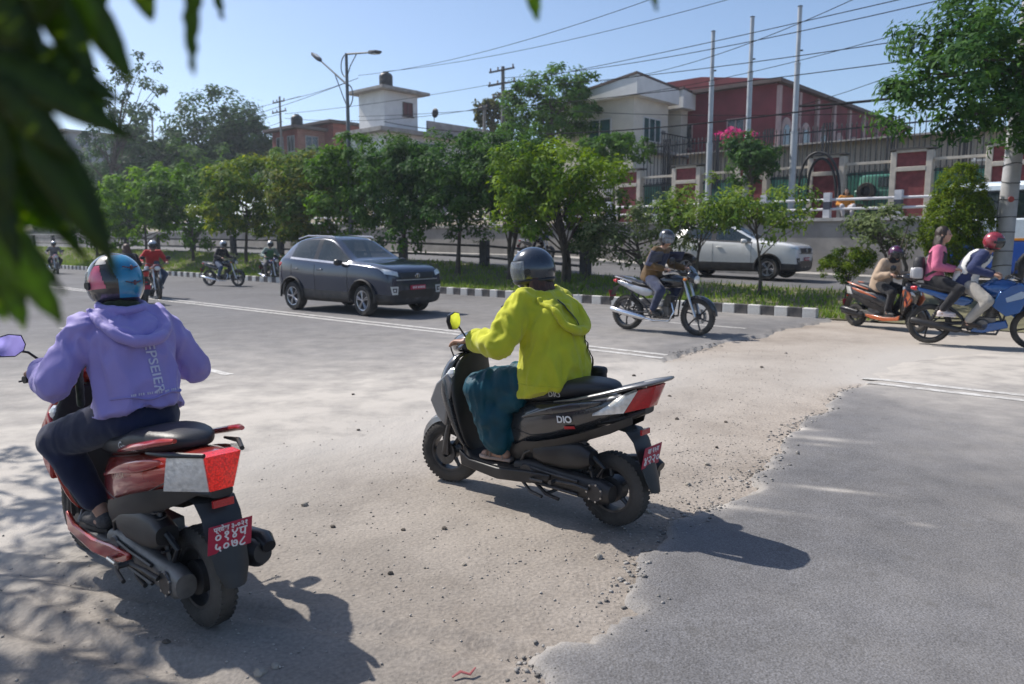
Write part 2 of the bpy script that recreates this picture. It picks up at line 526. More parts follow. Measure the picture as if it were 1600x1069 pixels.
def asphalt_mat():
    m, nt, b = nt_new('asphalt'); L = nt.links
    tc = N(nt, 'ShaderNodeTexCoord'); o = tc.outputs['Object']
    big = N(nt, 'ShaderNodeTexNoise'); big.inputs['Scale'].default_value = .35; big.inputs['Detail'].default_value = 6; L.new(o, big.inputs['Vector'])
    mid = N(nt, 'ShaderNodeTexNoise'); mid.inputs['Scale'].default_value = 4; mid.inputs['Detail'].default_value = 6; L.new(o, mid.inputs['Vector'])
    fine = N(nt, 'ShaderNodeTexVoronoi'); fine.inputs['Scale'].default_value = 95; L.new(o, fine.inputs['Vector'])
    grit = N(nt, 'ShaderNodeTexNoise'); grit.inputs['Scale'].default_value = 120; grit.inputs['Detail'].default_value = 3; L.new(o, grit.inputs['Vector'])
    r1 = N(nt, 'ShaderNodeValToRGB'); L.new(big.outputs[0], r1.inputs[0])
    r1.color_ramp.elements[0].position = .32; r1.color_ramp.elements[0].color = (.074, .075, .082, 1)
    r1.color_ramp.elements[1].position = .68; r1.color_ramp.elements[1].color = (.115, .116, .125, 1)
    mm = N(nt, 'ShaderNodeMapRange'); mm.inputs[1].default_value = .3; mm.inputs[2].default_value = .7; mm.inputs[3].default_value = .86; mm.inputs[4].default_value = 1.14; L.new(mid.outputs[0], mm.inputs[0])
    h1 = N(nt, 'ShaderNodeHueSaturation'); L.new(r1.outputs[0], h1.inputs['Color']); L.new(mm.outputs[0], h1.inputs['Value'])
    gm = N(nt, 'ShaderNodeMapRange'); gm.inputs[1].default_value = .3; gm.inputs[2].default_value = .72; gm.inputs[3].default_value = .42; gm.inputs[4].default_value = 1.75; L.new(grit.outputs[0], gm.inputs[0])
    h2 = N(nt, 'ShaderNodeHueSaturation'); L.new(h1.outputs[0], h2.inputs['Color']); L.new(gm.outputs[0], h2.inputs['Value'])
    # old oil drips: round dark spots
    vs = N(nt, 'ShaderNodeTexVoronoi', voronoi_dimensions='2D'); vs.inputs['Scale'].default_value = 2.1; L.new(o, vs.inputs['Vector'])
    sp = N(nt, 'ShaderNodeMapRange'); sp.inputs[1].default_value = .05; sp.inputs[2].default_value = .085; sp.inputs[3].default_value = .45; sp.inputs[4].default_value = 0
    wn2 = N(nt, 'ShaderNodeTexNoise'); wn2.inputs['Scale'].default_value = 9; L.new(o, wn2.inputs['Vector'])
    ad = N(nt, 'ShaderNodeMath', operation='MULTIPLY_ADD'); ad.inputs[1].default_value = .11; L.new(wn2.outputs[0], ad.inputs[0]); L.new(vs.outputs['Distance'], ad.inputs[2])
    sb = N(nt, 'ShaderNodeMath', operation='SUBTRACT'); sb.inputs[1].default_value = .05; L.new(ad.outputs[0], sb.inputs[0]); L.new(sb.outputs[0], sp.inputs[0])
    m1 = N(nt, 'ShaderNodeMix', data_type='RGBA'); m1.inputs[7].default_value = (.05, .05, .052, 1); L.new(sp.outputs[0], m1.inputs[0]); L.new(h2.outputs[0], m1.inputs[6])
    # dust film
    at_ = N(nt, 'ShaderNodeAttribute', attribute_name='dust')
    dn = N(nt, 'ShaderNodeTexNoise'); dn.inputs['Scale'].default_value = 2.2; dn.inputs['Detail'].default_value = 9; dn.inputs['Roughness'].default_value = .65; L.new(o, dn.inputs['Vector'])
    dm = N(nt, 'ShaderNodeMapRange'); dm.inputs[1].default_value = .25; dm.inputs[2].default_value = .75; dm.inputs[3].default_value = .55; dm.inputs[4].default_value = 1.35; L.new(dn.outputs[0], dm.inputs[0])
    dd = N(nt, 'ShaderNodeMath', operation='MULTIPLY', use_clamp=True); L.new(at_.outputs['Fac'], dd.inputs[0]); L.new(dm.outputs[0], dd.inputs[1])
    dcol = N(nt, 'ShaderNodeValToRGB'); L.new(dn.outputs[0], dcol.inputs[0])
    dcol.color_ramp.elements[0].position = .3; dcol.color_ramp.elements[0].color = (.41, .378, .338, 1)
    dcol.color_ramp.elements[1].position = .7; dcol.color_ramp.elements[1].color = (.475, .44, .396, 1)
    m2 = N(nt, 'ShaderNodeMix', data_type='RGBA'); L.new(dd.outputs[0], m2.inputs[0]); L.new(m1.outputs[2], m2.inputs[6]); L.new(dcol.outputs[0], m2.inputs[7])
    L.new(m2.outputs[2], b.inputs['Base Color'])
    b.inputs['Roughness'].default_value = .85; b.inputs['Specular IOR Level'].default_value = .3
    bp = N(nt, 'ShaderNodeBump'); bp.inputs['Strength'].default_value = .55; bp.inputs['Distance'].default_value = .004
    L.new(fine.outputs['Distance'], bp.inputs['Height'])
    bp2 = N(nt, 'ShaderNodeBump'); bp2.inputs['Strength'].default_value = .4; bp2.inputs['Distance'].default_value = .004
    L.new(grit.outputs[0], bp2.inputs['Height']); L.new(bp.outputs[0], bp2.inputs['Normal']); L.new(bp2.outputs[0], b.inputs['Normal'])
    MATS['asphalt'] = m
    return m
def dirt_mat():
    m, nt, b = nt_new('dirt'); L = nt.links
    tc = N(nt, 'ShaderNodeTexCoord'); o = tc.outputs['Object']
    big = N(nt, 'ShaderNodeTexNoise'); big.inputs['Scale'].default_value = .9; big.inputs['Detail'].default_value = 9; big.inputs['Roughness'].default_value = .62; L.new(o, big.inputs['Vector'])
    r1 = N(nt, 'ShaderNodeValToRGB'); L.new(big.outputs[0], r1.inputs[0])
    e = r1.color_ramp.elements
    e[0].position = .28; e[0].color = (.225, .19, .158, 1)
    e[1].position = .72; e[1].color = (.40, .352, .305, 1)
    k = e.new(.5); k.color = (.33, .288, .247, 1)
    gr = N(nt, 'ShaderNodeTexNoise'); gr.inputs['Scale'].default_value = 55; gr.inputs['Detail'].default_value = 6; L.new(o, gr.inputs['Vector'])
    gm = N(nt, 'ShaderNodeMapRange'); gm.inputs[1].default_value = .3; gm.inputs[2].default_value = .7; gm.inputs[3].default_value = .78; gm.inputs[4].default_value = 1.2; L.new(gr.outputs[0], gm.inputs[0])
    h = N(nt, 'ShaderNodeHueSaturation'); L.new(r1.outputs[0], h.inputs['Color']); L.new(gm.outputs[0], h.inputs['Value'])
    vs = N(nt, 'ShaderNodeTexVoronoi'); vs.inputs['Scale'].default_value = 30; L.new(o, vs.inputs['Vector'])
    tn = N(nt, 'ShaderNodeAttribute', attribute_name='packed')
    fa = N(nt, 'ShaderNodeAttribute', attribute_name='film')
    mf = N(nt, 'ShaderNodeMix', data_type='RGBA'); mf.inputs[7].default_value = (.425, .398, .365, 1); L.new(fa.outputs['Fac'], mf.inputs[0]); L.new(h.outputs[0], mf.inputs[6])
    mxp = N(nt, 'ShaderNodeMix', data_type='RGBA', blend_type='MULTIPLY'); mxp.inputs[7].default_value = (.60, .615, .63, 1)
    L.new(tn.outputs['Fac'], mxp.inputs[0]); L.new(mf.outputs[2], mxp.inputs[6])
    L.new(mxp.outputs[2], b.inputs['Base Color'])
    b.inputs['Roughness'].default_value = .95; b.inputs['Specular IOR Level'].default_value = .15
    bp = N(nt, 'ShaderNodeBump'); bp.inputs['Strength'].default_value = .7; bp.inputs['Distance'].default_value = .008; L.new(gr.outputs[0], bp.inputs['Height'])
    b2 = N(nt, 'ShaderNodeBump'); b2.inputs['Strength'].default_value = .25; b2.inputs['Distance'].default_value = .01; b2.invert = True
    L.new(vs.outputs['Distance'], b2.inputs['Height']); L.new(bp.outputs[0], b2.inputs['Normal']); L.new(b2.outputs[0], b.inputs['Normal'])
    MATS['dirt'] = m
    return m
ASPH = asphalt_mat(); DIRT = dirt_mat()
vis = (GT < T_KERB + .3) & (GS > -26) & (GS < 66) & (GY > -4)
road = grid_obj('road', asph_z, vis & (SD > -1.0 * soft_w - .12), ASPH, {'dust': dust})
tag(road, kind='structure', label='grey asphalt road with a dusty near lane')
dirt = grid_obj('dirt_strip', dirt_z, vis & (SD < .5 + SW * 1.6), DIRT, {'film': np.clip(SW * 1.6 * np.exp(-np.clip(-SD, 0, 9) / 1.6), 0, .92), 'packed': np.clip(1 - np.hypot(GX * .8 + .6, GY - 1.5) / 5.2, 0, 1) * (.75 + .5 * fbm(GX * 1.4, GY * 1.4, 91)) * 1.3})
tag(dirt, kind='structure', label='sandy dirt strip where the asphalt is broken away')
def dirt_height(x, y):
    i = min(max(np.searchsorted(gx, x) - 1, 0), len(gx) - 2); j = min(max(np.searchsorted(gy, y) - 1, 0), len(gy) - 2)
    return float(max(dirt_z[j, i], asph_z[j, i]))

# the ground beyond, one big sheet following the slope of the place
def zmed(s, t):
    f = sstep(T_KERB, T_MED, t)
    k = sstep(6, 10, s)
    return lerp(lerp(.03, .17, k), zfar(s), f)
def ground_z(s, t):
    if t < T_KERB + .12: return -.07
    if t < T_MED: return zmed(s, t) - .05
    if t < T_WALL + .15: return zfar(s) - .05
    if t < 36: return TERR - .01
    return lerp(TERR, 4.6, sstep(36, 44, t))
ts = [-300, -60, 0, T_KERB + .1, T_KERB + .14, 17.5, 19, T_MED, 23, T_WALL + .14, T_WALL + .17, 31, 36, 38, 40, 42, 44, 60, 100, 300, 700]
ss = [-600, -200, -80] + list(np.arange(-40, 130, 3.0)) + [160, 250, 500, 720]
gv = []; gf = []
for t_ in ts:
    for s_ in ss: gv.append(RT(s_, t_, ground_z(s_, t_)))
n_ = len(ss)
for a in range(len(ts) - 1):
    for b_ in range(n_ - 1):
        gf.append((a * n_ + b_, a * n_ + b_ + 1, (a + 1) * n_ + b_ + 1, (a + 1) * n_ + b_))
mb = MB(); mb.add(gv, gf)
g = mb.build('ground', M('earth', (.22, .195, .15), .95, var=.3, scale=.8, bump=.5, bscale=6), ang=0)
tag(g, kind='structure')
# side lane of asphalt outside the fine sheet, left and right, is the ground itself; far carriageway
def strip(name, t0, t1, zf, mat, s0=-70, s1=130, nt_=6, dz=.0, step=1.0, bumpy=0):
    mb = MB(); sv = np.arange(s0, s1 + .01, step); vs = []
    for k in range(nt_ + 1):
        t = lerp(t0, t1, k / nt_)
        for s in sv:
            vs.append(RT(s, t, zf(s, t) + dz + (bumpy * mnoise.noise(Vector((s * 1.3, t * 1.3, 0))) if bumpy else 0)))
    n = len(sv)
    mb.add(vs, [(a * n + b, a * n + b + 1, (a + 1) * n + b + 1, (a + 1) * n + b) for a in range(nt_) for b in range(n - 1)])
    o = mb.build(name, mat, ang=180)
    tag(o, kind='structure')
    return o
AS2 = M('far_asphalt', (.115, .112, .112), .8, var=.22, scale=1.2, bump=.3, bscale=90)
strip('far_road', T_MED + .1, T_WALL - 1.3, lambda s, t: zfar(s), AS2)
strip('far_footpath', T_WALL - 1.3, T_WALL, lambda s, t: zfar(s) + .12, M('path_concrete', (.36, .34, .31), .9, var=.2, scale=2, bump=.3), nt_=2)
mb = MB()
mb.add([RT(s, T_WALL - 1.3, zfar(s) + z) for z in (-.03, .12) for s in range(-70, 131)], [(i, i + 1, i + 202, i + 201) for i in range(200)])
tag(mb.build('far_kerb', M('kerb_concrete', (.33, .32, .30), .9, var=.25, scale=4)), kind='structure')
strip('median_verge', T_KERB + .1, T_MED + .12, zmed, M('verge_soil', (.135, .125, .07), .95, var=.35, scale=2.5, bump=.6, bscale=25), nt_=14, s0=-30, s1=125, step=.5, bumpy=.03)

# ------------------------------------------------------------------ kerb
W_K = M('kerb_white', (.62, .61, .58), .8, var=.14, scale=7, bump=.3, dust=.55)
B_K = M('kerb_black', (.045, .045, .05), .8, var=.3, scale=7, bump=.3, dust=.5)
s_end = st(P(1330, 489))[0]
kerb_root = bpy.data.objects.new('kerb', None); C.objects.link(kerb_root)
kerb_root['kind'] = 'structure'
kerb_root['label'] = 'kerb of black and white painted blocks along the planted median'
bl = MB()
bl.box((0, 0, .06), (.302, .15, .34))
kme = []
for mt in (W_K, B_K):
    me = bl.mesh('kerb_block', 0); me.materials.append(mt)
    bm = bmesh.new(); bm.from_mesh(me)
    bmesh.ops.bevel(bm, geom=[e for e in bm.edges], offset=.012, segments=1, affect='EDGES')
    bm.to_mesh(me); bm.free(); kme.append(me)
k = 0; s_ = s_end
while s_ < s_end + 62 and k < 200:
    o = bpy.data.objects.new('kerb_block', kme[k % 2]); C.objects.link(o); o.parent = kerb_root
    o.location = RT(s_ + .155, T_KERB + .075 + rng.uniform(-.004, .004), rng.uniform(-.004, .004) + .01)
    o.rotation_euler = (0, 0, ROADROT + rng.uniform(-.01, .01))
    s_ += .31; k += 1

# ------------------------------------------------------------------ painted lines
def paint_mat():
    m, nt, b = nt_new('road_paint'); L = nt.links
    tc = N(nt, 'ShaderNodeTexCoord')
    n1 = N(nt, 'ShaderNodeTexNoise'); n1.inputs['Scale'].default_value = 11; n1.inputs['Detail'].default_value = 9; n1.inputs['Roughness'].default_value = .7
    L.new(tc.outputs['Object'], n1.inputs['Vector'])
    r = N(nt, 'ShaderNodeMapRange'); r.inputs[1].default_value = .36; r.inputs[2].default_value = .6; r.inputs[3].default_value = .15; r.inputs[4].default_value = .9
    L.new(n1.outputs[0], r.inputs[0])
    mx = N(nt, 'ShaderNodeMix', data_type='RGBA'); mx.inputs[6].default_value = (.27, .25, .225, 1); mx.inputs[7].default_value = (.62, .61, .585, 1)
    L.new(r.outputs[0], mx.inputs[0]); L.new(mx.outputs[2], b.inputs['Base Color']); b.inputs['Roughness'].default_value = .8
    MATS['road_paint'] = m
    return m
PAINT = paint_mat()
def line(s0, s1, t0, t1, z=.0385):
    mb = MB(); n = max(2, int(abs(s1 - s0) / .25)); vs = []
    for i in range(n + 1):
        s = lerp(s0, s1, i / n)
        zl = []
        for tt in (t0, t1):
            q_ = RT(s, tt); zl.append(max([dirt_height(q_.x + ex, q_.y + ey) for ex in (-.12, 0, .12) for ey in (-.12, 0, .12)]) + .004 if -48 < q_.x < 29 and q_.y < 61 else z)
        vs += [RT(s, t0 + .012 * mnoise.noise(Vector((s * 2, t0, 0))), zl[0]), RT(s, t1 + .012 * mnoise.noise(Vector((s * 2, t1, 5))), zl[1])]
    mb.add(vs, [(2 * i, 2 * i + 1, 2 * i + 3, 2 * i + 2) for i in range(n)])
    o = mb.build('road_marking', PAINT, ang=0, fix=False)
    tag(o, kind='structure')
T_LINE = 9.4
sL = st(P(1045, 561))[0]; sR = st(P(1358, 600))[0]
line(sL, 64, T_LINE - .21, T_LINE - .09); line(sL + .1, 64, T_LINE + .09, T_LINE + .21)
line(sR, -16, T_LINE - .24, T_LINE - .11); line(sR + .15, -16, T_LINE + .07, T_LINE + .2)
for (a, b_) in ((305, 577), (130, 522)):
    q = st(P(a, b_)); line(q[0] - .9, q[0] + 1.1, q[1] - .06, q[1] + .06)
q = st(P(1090, 510)); line(q[0] - 1, q[0] + 1.2, q[1] - .05, q[1] + .05)

# ------------------------------------------------------------------ gravel and stones on the dirt
def stones(n, reg, rmin, rmax, name, mat, seed):
    r_ = np.random.RandomState(seed)
    base = np.array([(1, 0, 0), (-1, 0, 0), (0, 1, 0), (0, -1, 0), (0, 0, 1), (0, 0, -1)], float)
    tri = np.array([(0, 2, 4), (2, 1, 4), (1, 3, 4), (3, 0, 4), (2, 0, 5), (1, 2, 5), (3, 1, 5), (0, 3, 5)])
    V = []; F = []; Cc = []
    k = 0
    pick = np.array(reg, float)[r_.randint(len(reg), size=n * 3)]
    pp = np.stack([pick[:, 0] + r_.randn(n * 3) * pick[:, 2], np.minimum(1100, pick[:, 1] + r_.randn(n * 3) * pick[:, 3])], 1)
    qs = np.array([tuple(P(a, b)) for a, b in pp if b > 470])
    f, _ = dirt_field(qs[:, 0], qs[:, 1])
    qs = qs[(f < -.02) & (qs[:, 1] < 18)][:n]
    for q_ in qs:
        q = Vector(q_)
        rad = rmin + (rmax - rmin) * r_.rand() ** 3
        z = dirt_height(q.x, q.y)
        v = base * rad * r_.uniform(.6, 1.15, (6, 3)) * np.array([1.1, 1, .7])
        a = r_.rand() * 6.28; ca, sa = math.cos(a), math.sin(a)
        v = v @ np.array([[ca, sa, 0], [-sa, ca, 0], [0, 0, 1]])
        v += np.array([q.x, q.y, z + rad * .25])
        V.append(v); F.append(tri + 6 * k)
        c = r_.uniform(.2, .46); Cc.append(np.tile([c * 1.05, c * .96, c * .86, 1], (6, 1)))
        k += 1
    o = build_arrays(name, np.concatenate(V), np.concatenate(F), mat, cols=np.concatenate(Cc))
    return o
regs = [(1130, 700, 60, 60), (1100, 640, 100, 40), (1180, 580, 110, 30), (1020, 800, 40, 30), (1150, 660, 70, 60), (1120, 740, 40, 30), (900, 870, 120, 60), (700, 800, 160, 90), (500, 800, 200, 130), (850, 620, 200, 60), (300, 950, 200, 80), (1250, 545, 70, 18)]
gr = stones(6000, regs, .002, .010, 'gravel', attr_mat('stone', .9), 3)
tag(gr, 'loose gravel and pebbles scattered over the dirt strip', 'gravel', kind='stuff')
ST = [M('stone_a', (.10, .085, .07), .9, var=.3, scale=20, bump=.4), M('stone_b', (.30, .27, .23), .9, var=.25, scale=20, bump=.4)]
stone_px = [(552, 621, .022, 0), (560, 672, .02, 0), (476, 789, .03, 1), (408, 1052, .035, 1), (430, 1045, .02, 1), (260, 1010, .02, 0), (630, 828, .018, 0), (694, 826, .02, 0),
            (1046, 620, .025, 0), (1058, 655, .028, 0), (1134, 660, .022, 0), (1120, 700, .02, 0), (935, 872, .03, 1), (1012, 798, .028, 1), (1190, 575, .03, 0), (1228, 552, .03, 1),
            (990, 588, .03, 0), (1105, 728, .025, 1), (610, 895, .02, 0), (520, 823, .02, 0), (725, 885, .018, 1), (1075, 760, .026, 1)]
for (px, py, r_, k) in stone_px:
    r_ *= .75
    q = P(px, py); z = dirt_height(q.x, q.y)
    me = bpy.data.meshes.new('stone'); bm = bmesh.new(); bmesh.ops.create_icosphere(bm, subdivisions=2, radius=r_)
    sd = Vector((rng.random() * 50, 3, 1))
    for v in bm.verts:
        v.co = v.co * (1 + .45 * mnoise.noise(v.co * (1.1 / r_) + sd)); v.co.z *= .7
    bm.to_mesh(me); bm.free(); shade(me, 30)
    o = link('stone', me, ST[k]); o.location = (q.x, q.y, z + r_ * .35); o.rotation_euler = (0, 0, rng.random() * 6)
    tag(o, ['small dark stone lying on the dirt', 'small pale stone lying on the dirt'][k], 'stone', ['dark stones on the dirt', 'pale stones on the dirt'][k])
# crumbs of broken asphalt along the edge
def crumbs():
    r_ = np.random.RandomState(17); V = []; F = []; Cc = []; k = 0
    base = np.array([(-1, -1, -1), (1, -1, -1), (1, 1, -1), (-1, 1, -1), (-1, -1, 1), (1, -1, 1), (1, 1, 1), (-1, 1, 1)], float) * .5
    quad = np.array([(0, 3, 2, 1), (4, 5, 6, 7), (0, 1, 5, 4), (1, 2, 6, 5), (2, 3, 7, 6), (3, 0, 4, 7)])
    m = ((np.abs(SD) < .16) & (SW < .12) & (GY > 1) & (GY < 13)).ravel()
    wgt = np.exp(-np.abs(SD.ravel()[m] + .03) / .06) * np.clip(vnoise(GX.ravel()[m] * 2.5, GY.ravel()[m] * 2.5, 99) * 2 - .7, .02, 1)
    dens = np.gradient(GX, axis=1) * np.gradient(GY, axis=0); wgt = wgt * dens.ravel()[m]
    idx = r_.choice(np.nonzero(m)[0], 2600, p=wgt / wgt.sum())
    top = np.maximum(dirt_z, asph_z).ravel()
    for i in idx:
        rad = .003 + .017 * r_.rand() ** 4
        v = base * r_.uniform(.6, 1.3, (8, 3)) * rad * np.array([1.2, 1, .6])
        a = r_.rand() * 6.28; ca, sa = math.cos(a), math.sin(a)
        v = v @ np.array([[ca, sa, 0], [-sa, ca, 0], [0, 0, 1]]) + np.array([GX.ravel()[i] + r_.uniform(-.015, .015), GY.ravel()[i] + r_.uniform(-.015, .015), top[i] + rad * .12])
        V.append(v); F.append(quad + 8 * k); k += 1
        c = r_.uniform(.12, .36); Cc.append(np.tile([c, c * .95, c * .89, 1], (8, 1)))
    return build_arrays('asphalt_crumbs', np.concatenate(V), np.concatenate(F), attr_mat('stone', .9), cols=np.concatenate(Cc))
tag(crumbs(), 'loose crumbs of broken asphalt along the ragged road edge', 'rubble', kind='stuff')
# a scrap of red plastic in the dirt
q = P(728, 1060); z = dirt_height(q.x, q.y)
mb = MB(); mb.tube([(-.05, -.02, .012), (-.02, .005, .02), (.015, 0, .012), (.035, .03, .022)], [.006, .009, .008, .004], 8, flat=.4)
o = mb.build('plastic_scrap', M('red_plastic_scrap', (.28, .07, .07), .6)); o.location = (q.x, q.y, z)
tag(o, 'torn scrap of red plastic lying on the dirt', 'litter')

# ------------------------------------------------------------------ grass on the median
def grass():
    n = 30000; r_ = np.random.RandomState(5)
    s = r_.uniform(s_end - 1, s_end + 62, n * 2); t = T_KERB + .2 + 3.2 * r_.rand(n * 2) ** 1.4
    keep = vnoise(s * .7, t * .7, 3) + r_.rand(n * 2) * .6 > .48
    s = s[keep][:n]; t = t[keep][:n]; n = len(s)
    h = .05 + .13 * r_.rand(n) ** 1.5; w = .012 + .012 * r_.rand(n)
    a = r_.rand(n) * 6.28; ln = r_.uniform(.1, .7, n) * h; la = r_.rand(n) * 6.28
    z = np.array([zmed(i, j) for i, j in zip(s, t)])
    x0 = s * DV.x + t * NV.x; y0 = s * DV.y + t * NV.y
    V = np.zeros((n, 4, 3))
    for k, (o_, f) in enumerate(((-1, 0), (1, 0), (.35, 1), (-.35, 1))):
        V[:, k, 0] = x0 + o_ * w * np.cos(a) + f * ln * np.cos(la); V[:, k, 1] = y0 + o_ * w * np.sin(a) + f * ln * np.sin(la); V[:, k, 2] = z - .01 + f * h
    g_ = r_.rand(n); base = np.stack([.10 + .12 * g_, .19 + .12 * g_, .035 + .02 * g_, np.ones(n)], 1)
    cols = np.repeat(base, 4, 0)
    return build_arrays('grass', V.reshape(-1, 3), np.arange(n * 4).reshape(-1, 4), attr_mat('grass_leaf', .8, .35), cols=cols)
tag(grass(), 'green grass growing on the median behind the kerb', 'grass', kind='stuff')
# ================================================================== SCOOTERS AND MOTORCYCLES
BLK = M('black_plastic', (.012, .012, .014), .42, var=.25, scale=12, dust=.13)
BLK_CLEAN = M('black_trim', (.012, .012, .014), .35, var=.2)
RUB = M('tyre_rubber', (.022, .021, .02), .85, var=.3, scale=14, bump=.3, bscale=120, dust=.25)
SEAT = M('seat_vinyl', (.022, .022, .025), .42, var=.2, scale=10, bump=.15, bscale=150)
STEEL = M('steel', (.55, .55, .56), .28, 1.0, var=.15)
DKST = M('dark_steel', (.06, .06, .064), .42, .7, var=.3, scale=15, dust=.2)
ENG = M('engine_cast', (.16, .155, .15), .5, .6, var=.4, scale=12, dust=.28)
CHROME = M('chrome', (.8, .8, .82), .08, 1.0, var=.03)
MIRR = M('mirror_glass', (.75, .8, .85), .02, 1.0, var=.02)
REDLENS = M('red_lens', (.50, .008, .012), .12, var=.15, scale=60, bump=.25, bscale=220, coat=.6)
REDLIT = M('lit_brake_lens', (.62, .01, .008), .15, var=.35, scale=70, bump=.3, bscale=220, coat=.5, emit=((1.0, .03, .02), .22))
CLENS = M('clear_lens', (.78, .77, .74), .12, .3, var=.22, scale=35, bump=.35, bscale=60, coat=1.0)
PLATE = M('plate_red', (.40, .012, .05), .45, var=.08)
PLTXT = M('plate_white', (.78, .76, .76), .5, var=.05)
PURPLE_GL = M('dial_glass', (.02, .025, .03), .08, var=.1, coat=1)
TYRE_N = 36
def tyre_profile(r, w, rim):
    return [(rim, -w * .42), (rim + .012, -w * .5), (r - .03, -w * .5), (r - .010, -w * .38), (r - .002, -w * .18), (r, 0), (r - .002, w * .18), (r - .010, w * .38), (r - .03, w * .5), (rim + .012, w * .5), (rim, w * .42)]
def wheel(parent, c, r, w, rim, spokes=6, steer=0.0, mat=DKST, drum=.07, name='wheel', curved=0.0, hub_side=0, tread=True, spokew=.5):
    rot = Matrix.Rotation(steer, 3, 'Z')
    wo = bpy.data.objects.new(name, None); C.objects.link(wo); wo.parent = parent
    wo.location = c; wo.rotation_euler = (0, rng.random() * 2, steer)
    mb = MB(); mb.lathe(tyre_profile(r, w, rim), n=TYRE_N)
    if tread:
        nb = 44
        for i in range(nb):
            a = 2 * PI * i / nb
            for sd in (-1, 1):
                y0 = sd * w * .26
                rr = r - .0066
                m = Matrix.Rotation(-a + (.05 if sd > 0 else 0), 3, 'Y')
                p = m @ Vector((rr, y0, 0))
                mb.box(p, (.0075, w * .28, .019), m @ Matrix.Rotation(-sd * .25, 3, 'X'))
    mb.build('tyre', RUB, wo, ang=35)
    mb = MB()
    mb.lathe([(rim - .012, -w * .40), (rim + .004, -w * .42), (rim + .004, w * .42), (rim - .012, w * .40), (rim - .016, 0), (rim - .012, -w * .40)], n=30)
    mb.lathe([(0, -w * .4), (drum, -w * .4), (drum, w * .4), (0, w * .4)], n=18)
    for i in range(spokes):
        a = 2 * PI * i / spokes
        d = Vector((math.cos(a), 0, math.sin(a))); e = Vector((math.cos(a + curved), 0, math.sin(a + curved)))
        mb.tube([d * drum * .7, lerp(d, e, .5) * (drum + rim) * .5, e * (rim - .008)], [.020 * spokew * 2, .014 * spokew * 2, .018 * spokew * 2], 6, flat=.8)
    mb.build('rim', mat, wo, ang=30)
    return wo
def mirror(parent, base, head, yaw, mat=BLK_CLEAN, size=1.0):
    base, head = Vector(base), Vector(head)
    mb = MB(); mid = lerp(base, head, .55) + Vector((.02, 0, .02))
    mb.tube([base, mid, head + Vector((.012, 0, -.02))], .006, 8)
    d = Vector((-math.cos(yaw), -math.sin(yaw), .05)).normalized()
    sd = d.cross(Vector((0, 0, 1))).normalized(); up = sd.cross(d)
    out = [(-.07, .0), (-.055, .045), (.0, .055), (.06, .04), (.07, 0), (.045, -.05), (-.02, -.055), (-.06, -.03)]
    rings = []
    for k, (sc, off) in enumerate(((.5, -.035), (.92, -.022), (1, 0), (.97, .004))):
        rings.append([head + (sd * (x * sc) + up * (y * sc)) * size + d * off for x, y in out])
    mb.loft(rings)
    mo = mb.build('mirror', mat, parent, ang=40)
    mg = MB(); vs = [head + (sd * (x * .9) + up * (y * .9)) * size + d * .0055 for x, y in out]
    mg.add(vs, [tuple(range(len(vs)))]); mg.build('mirror_glass', MIRR, mo, ang=0)
    return mo
def xring(x, hw, zb, zt, p=2.6, n=20, pinch=0.0):
    zc, hh = (zb + zt) / 2, (zt - zb) / 2
    return [(x, y * (1 - pinch * max(0, -(z - zc) / hh)), z) for y, z in ring(n, hw, hh, p, 0, zc)]
def zring(z, xc, hx, hw, p=2.2, n=20):
    return [(xc + a, b, z) for a, b in ring(n, hx, hw, p)]
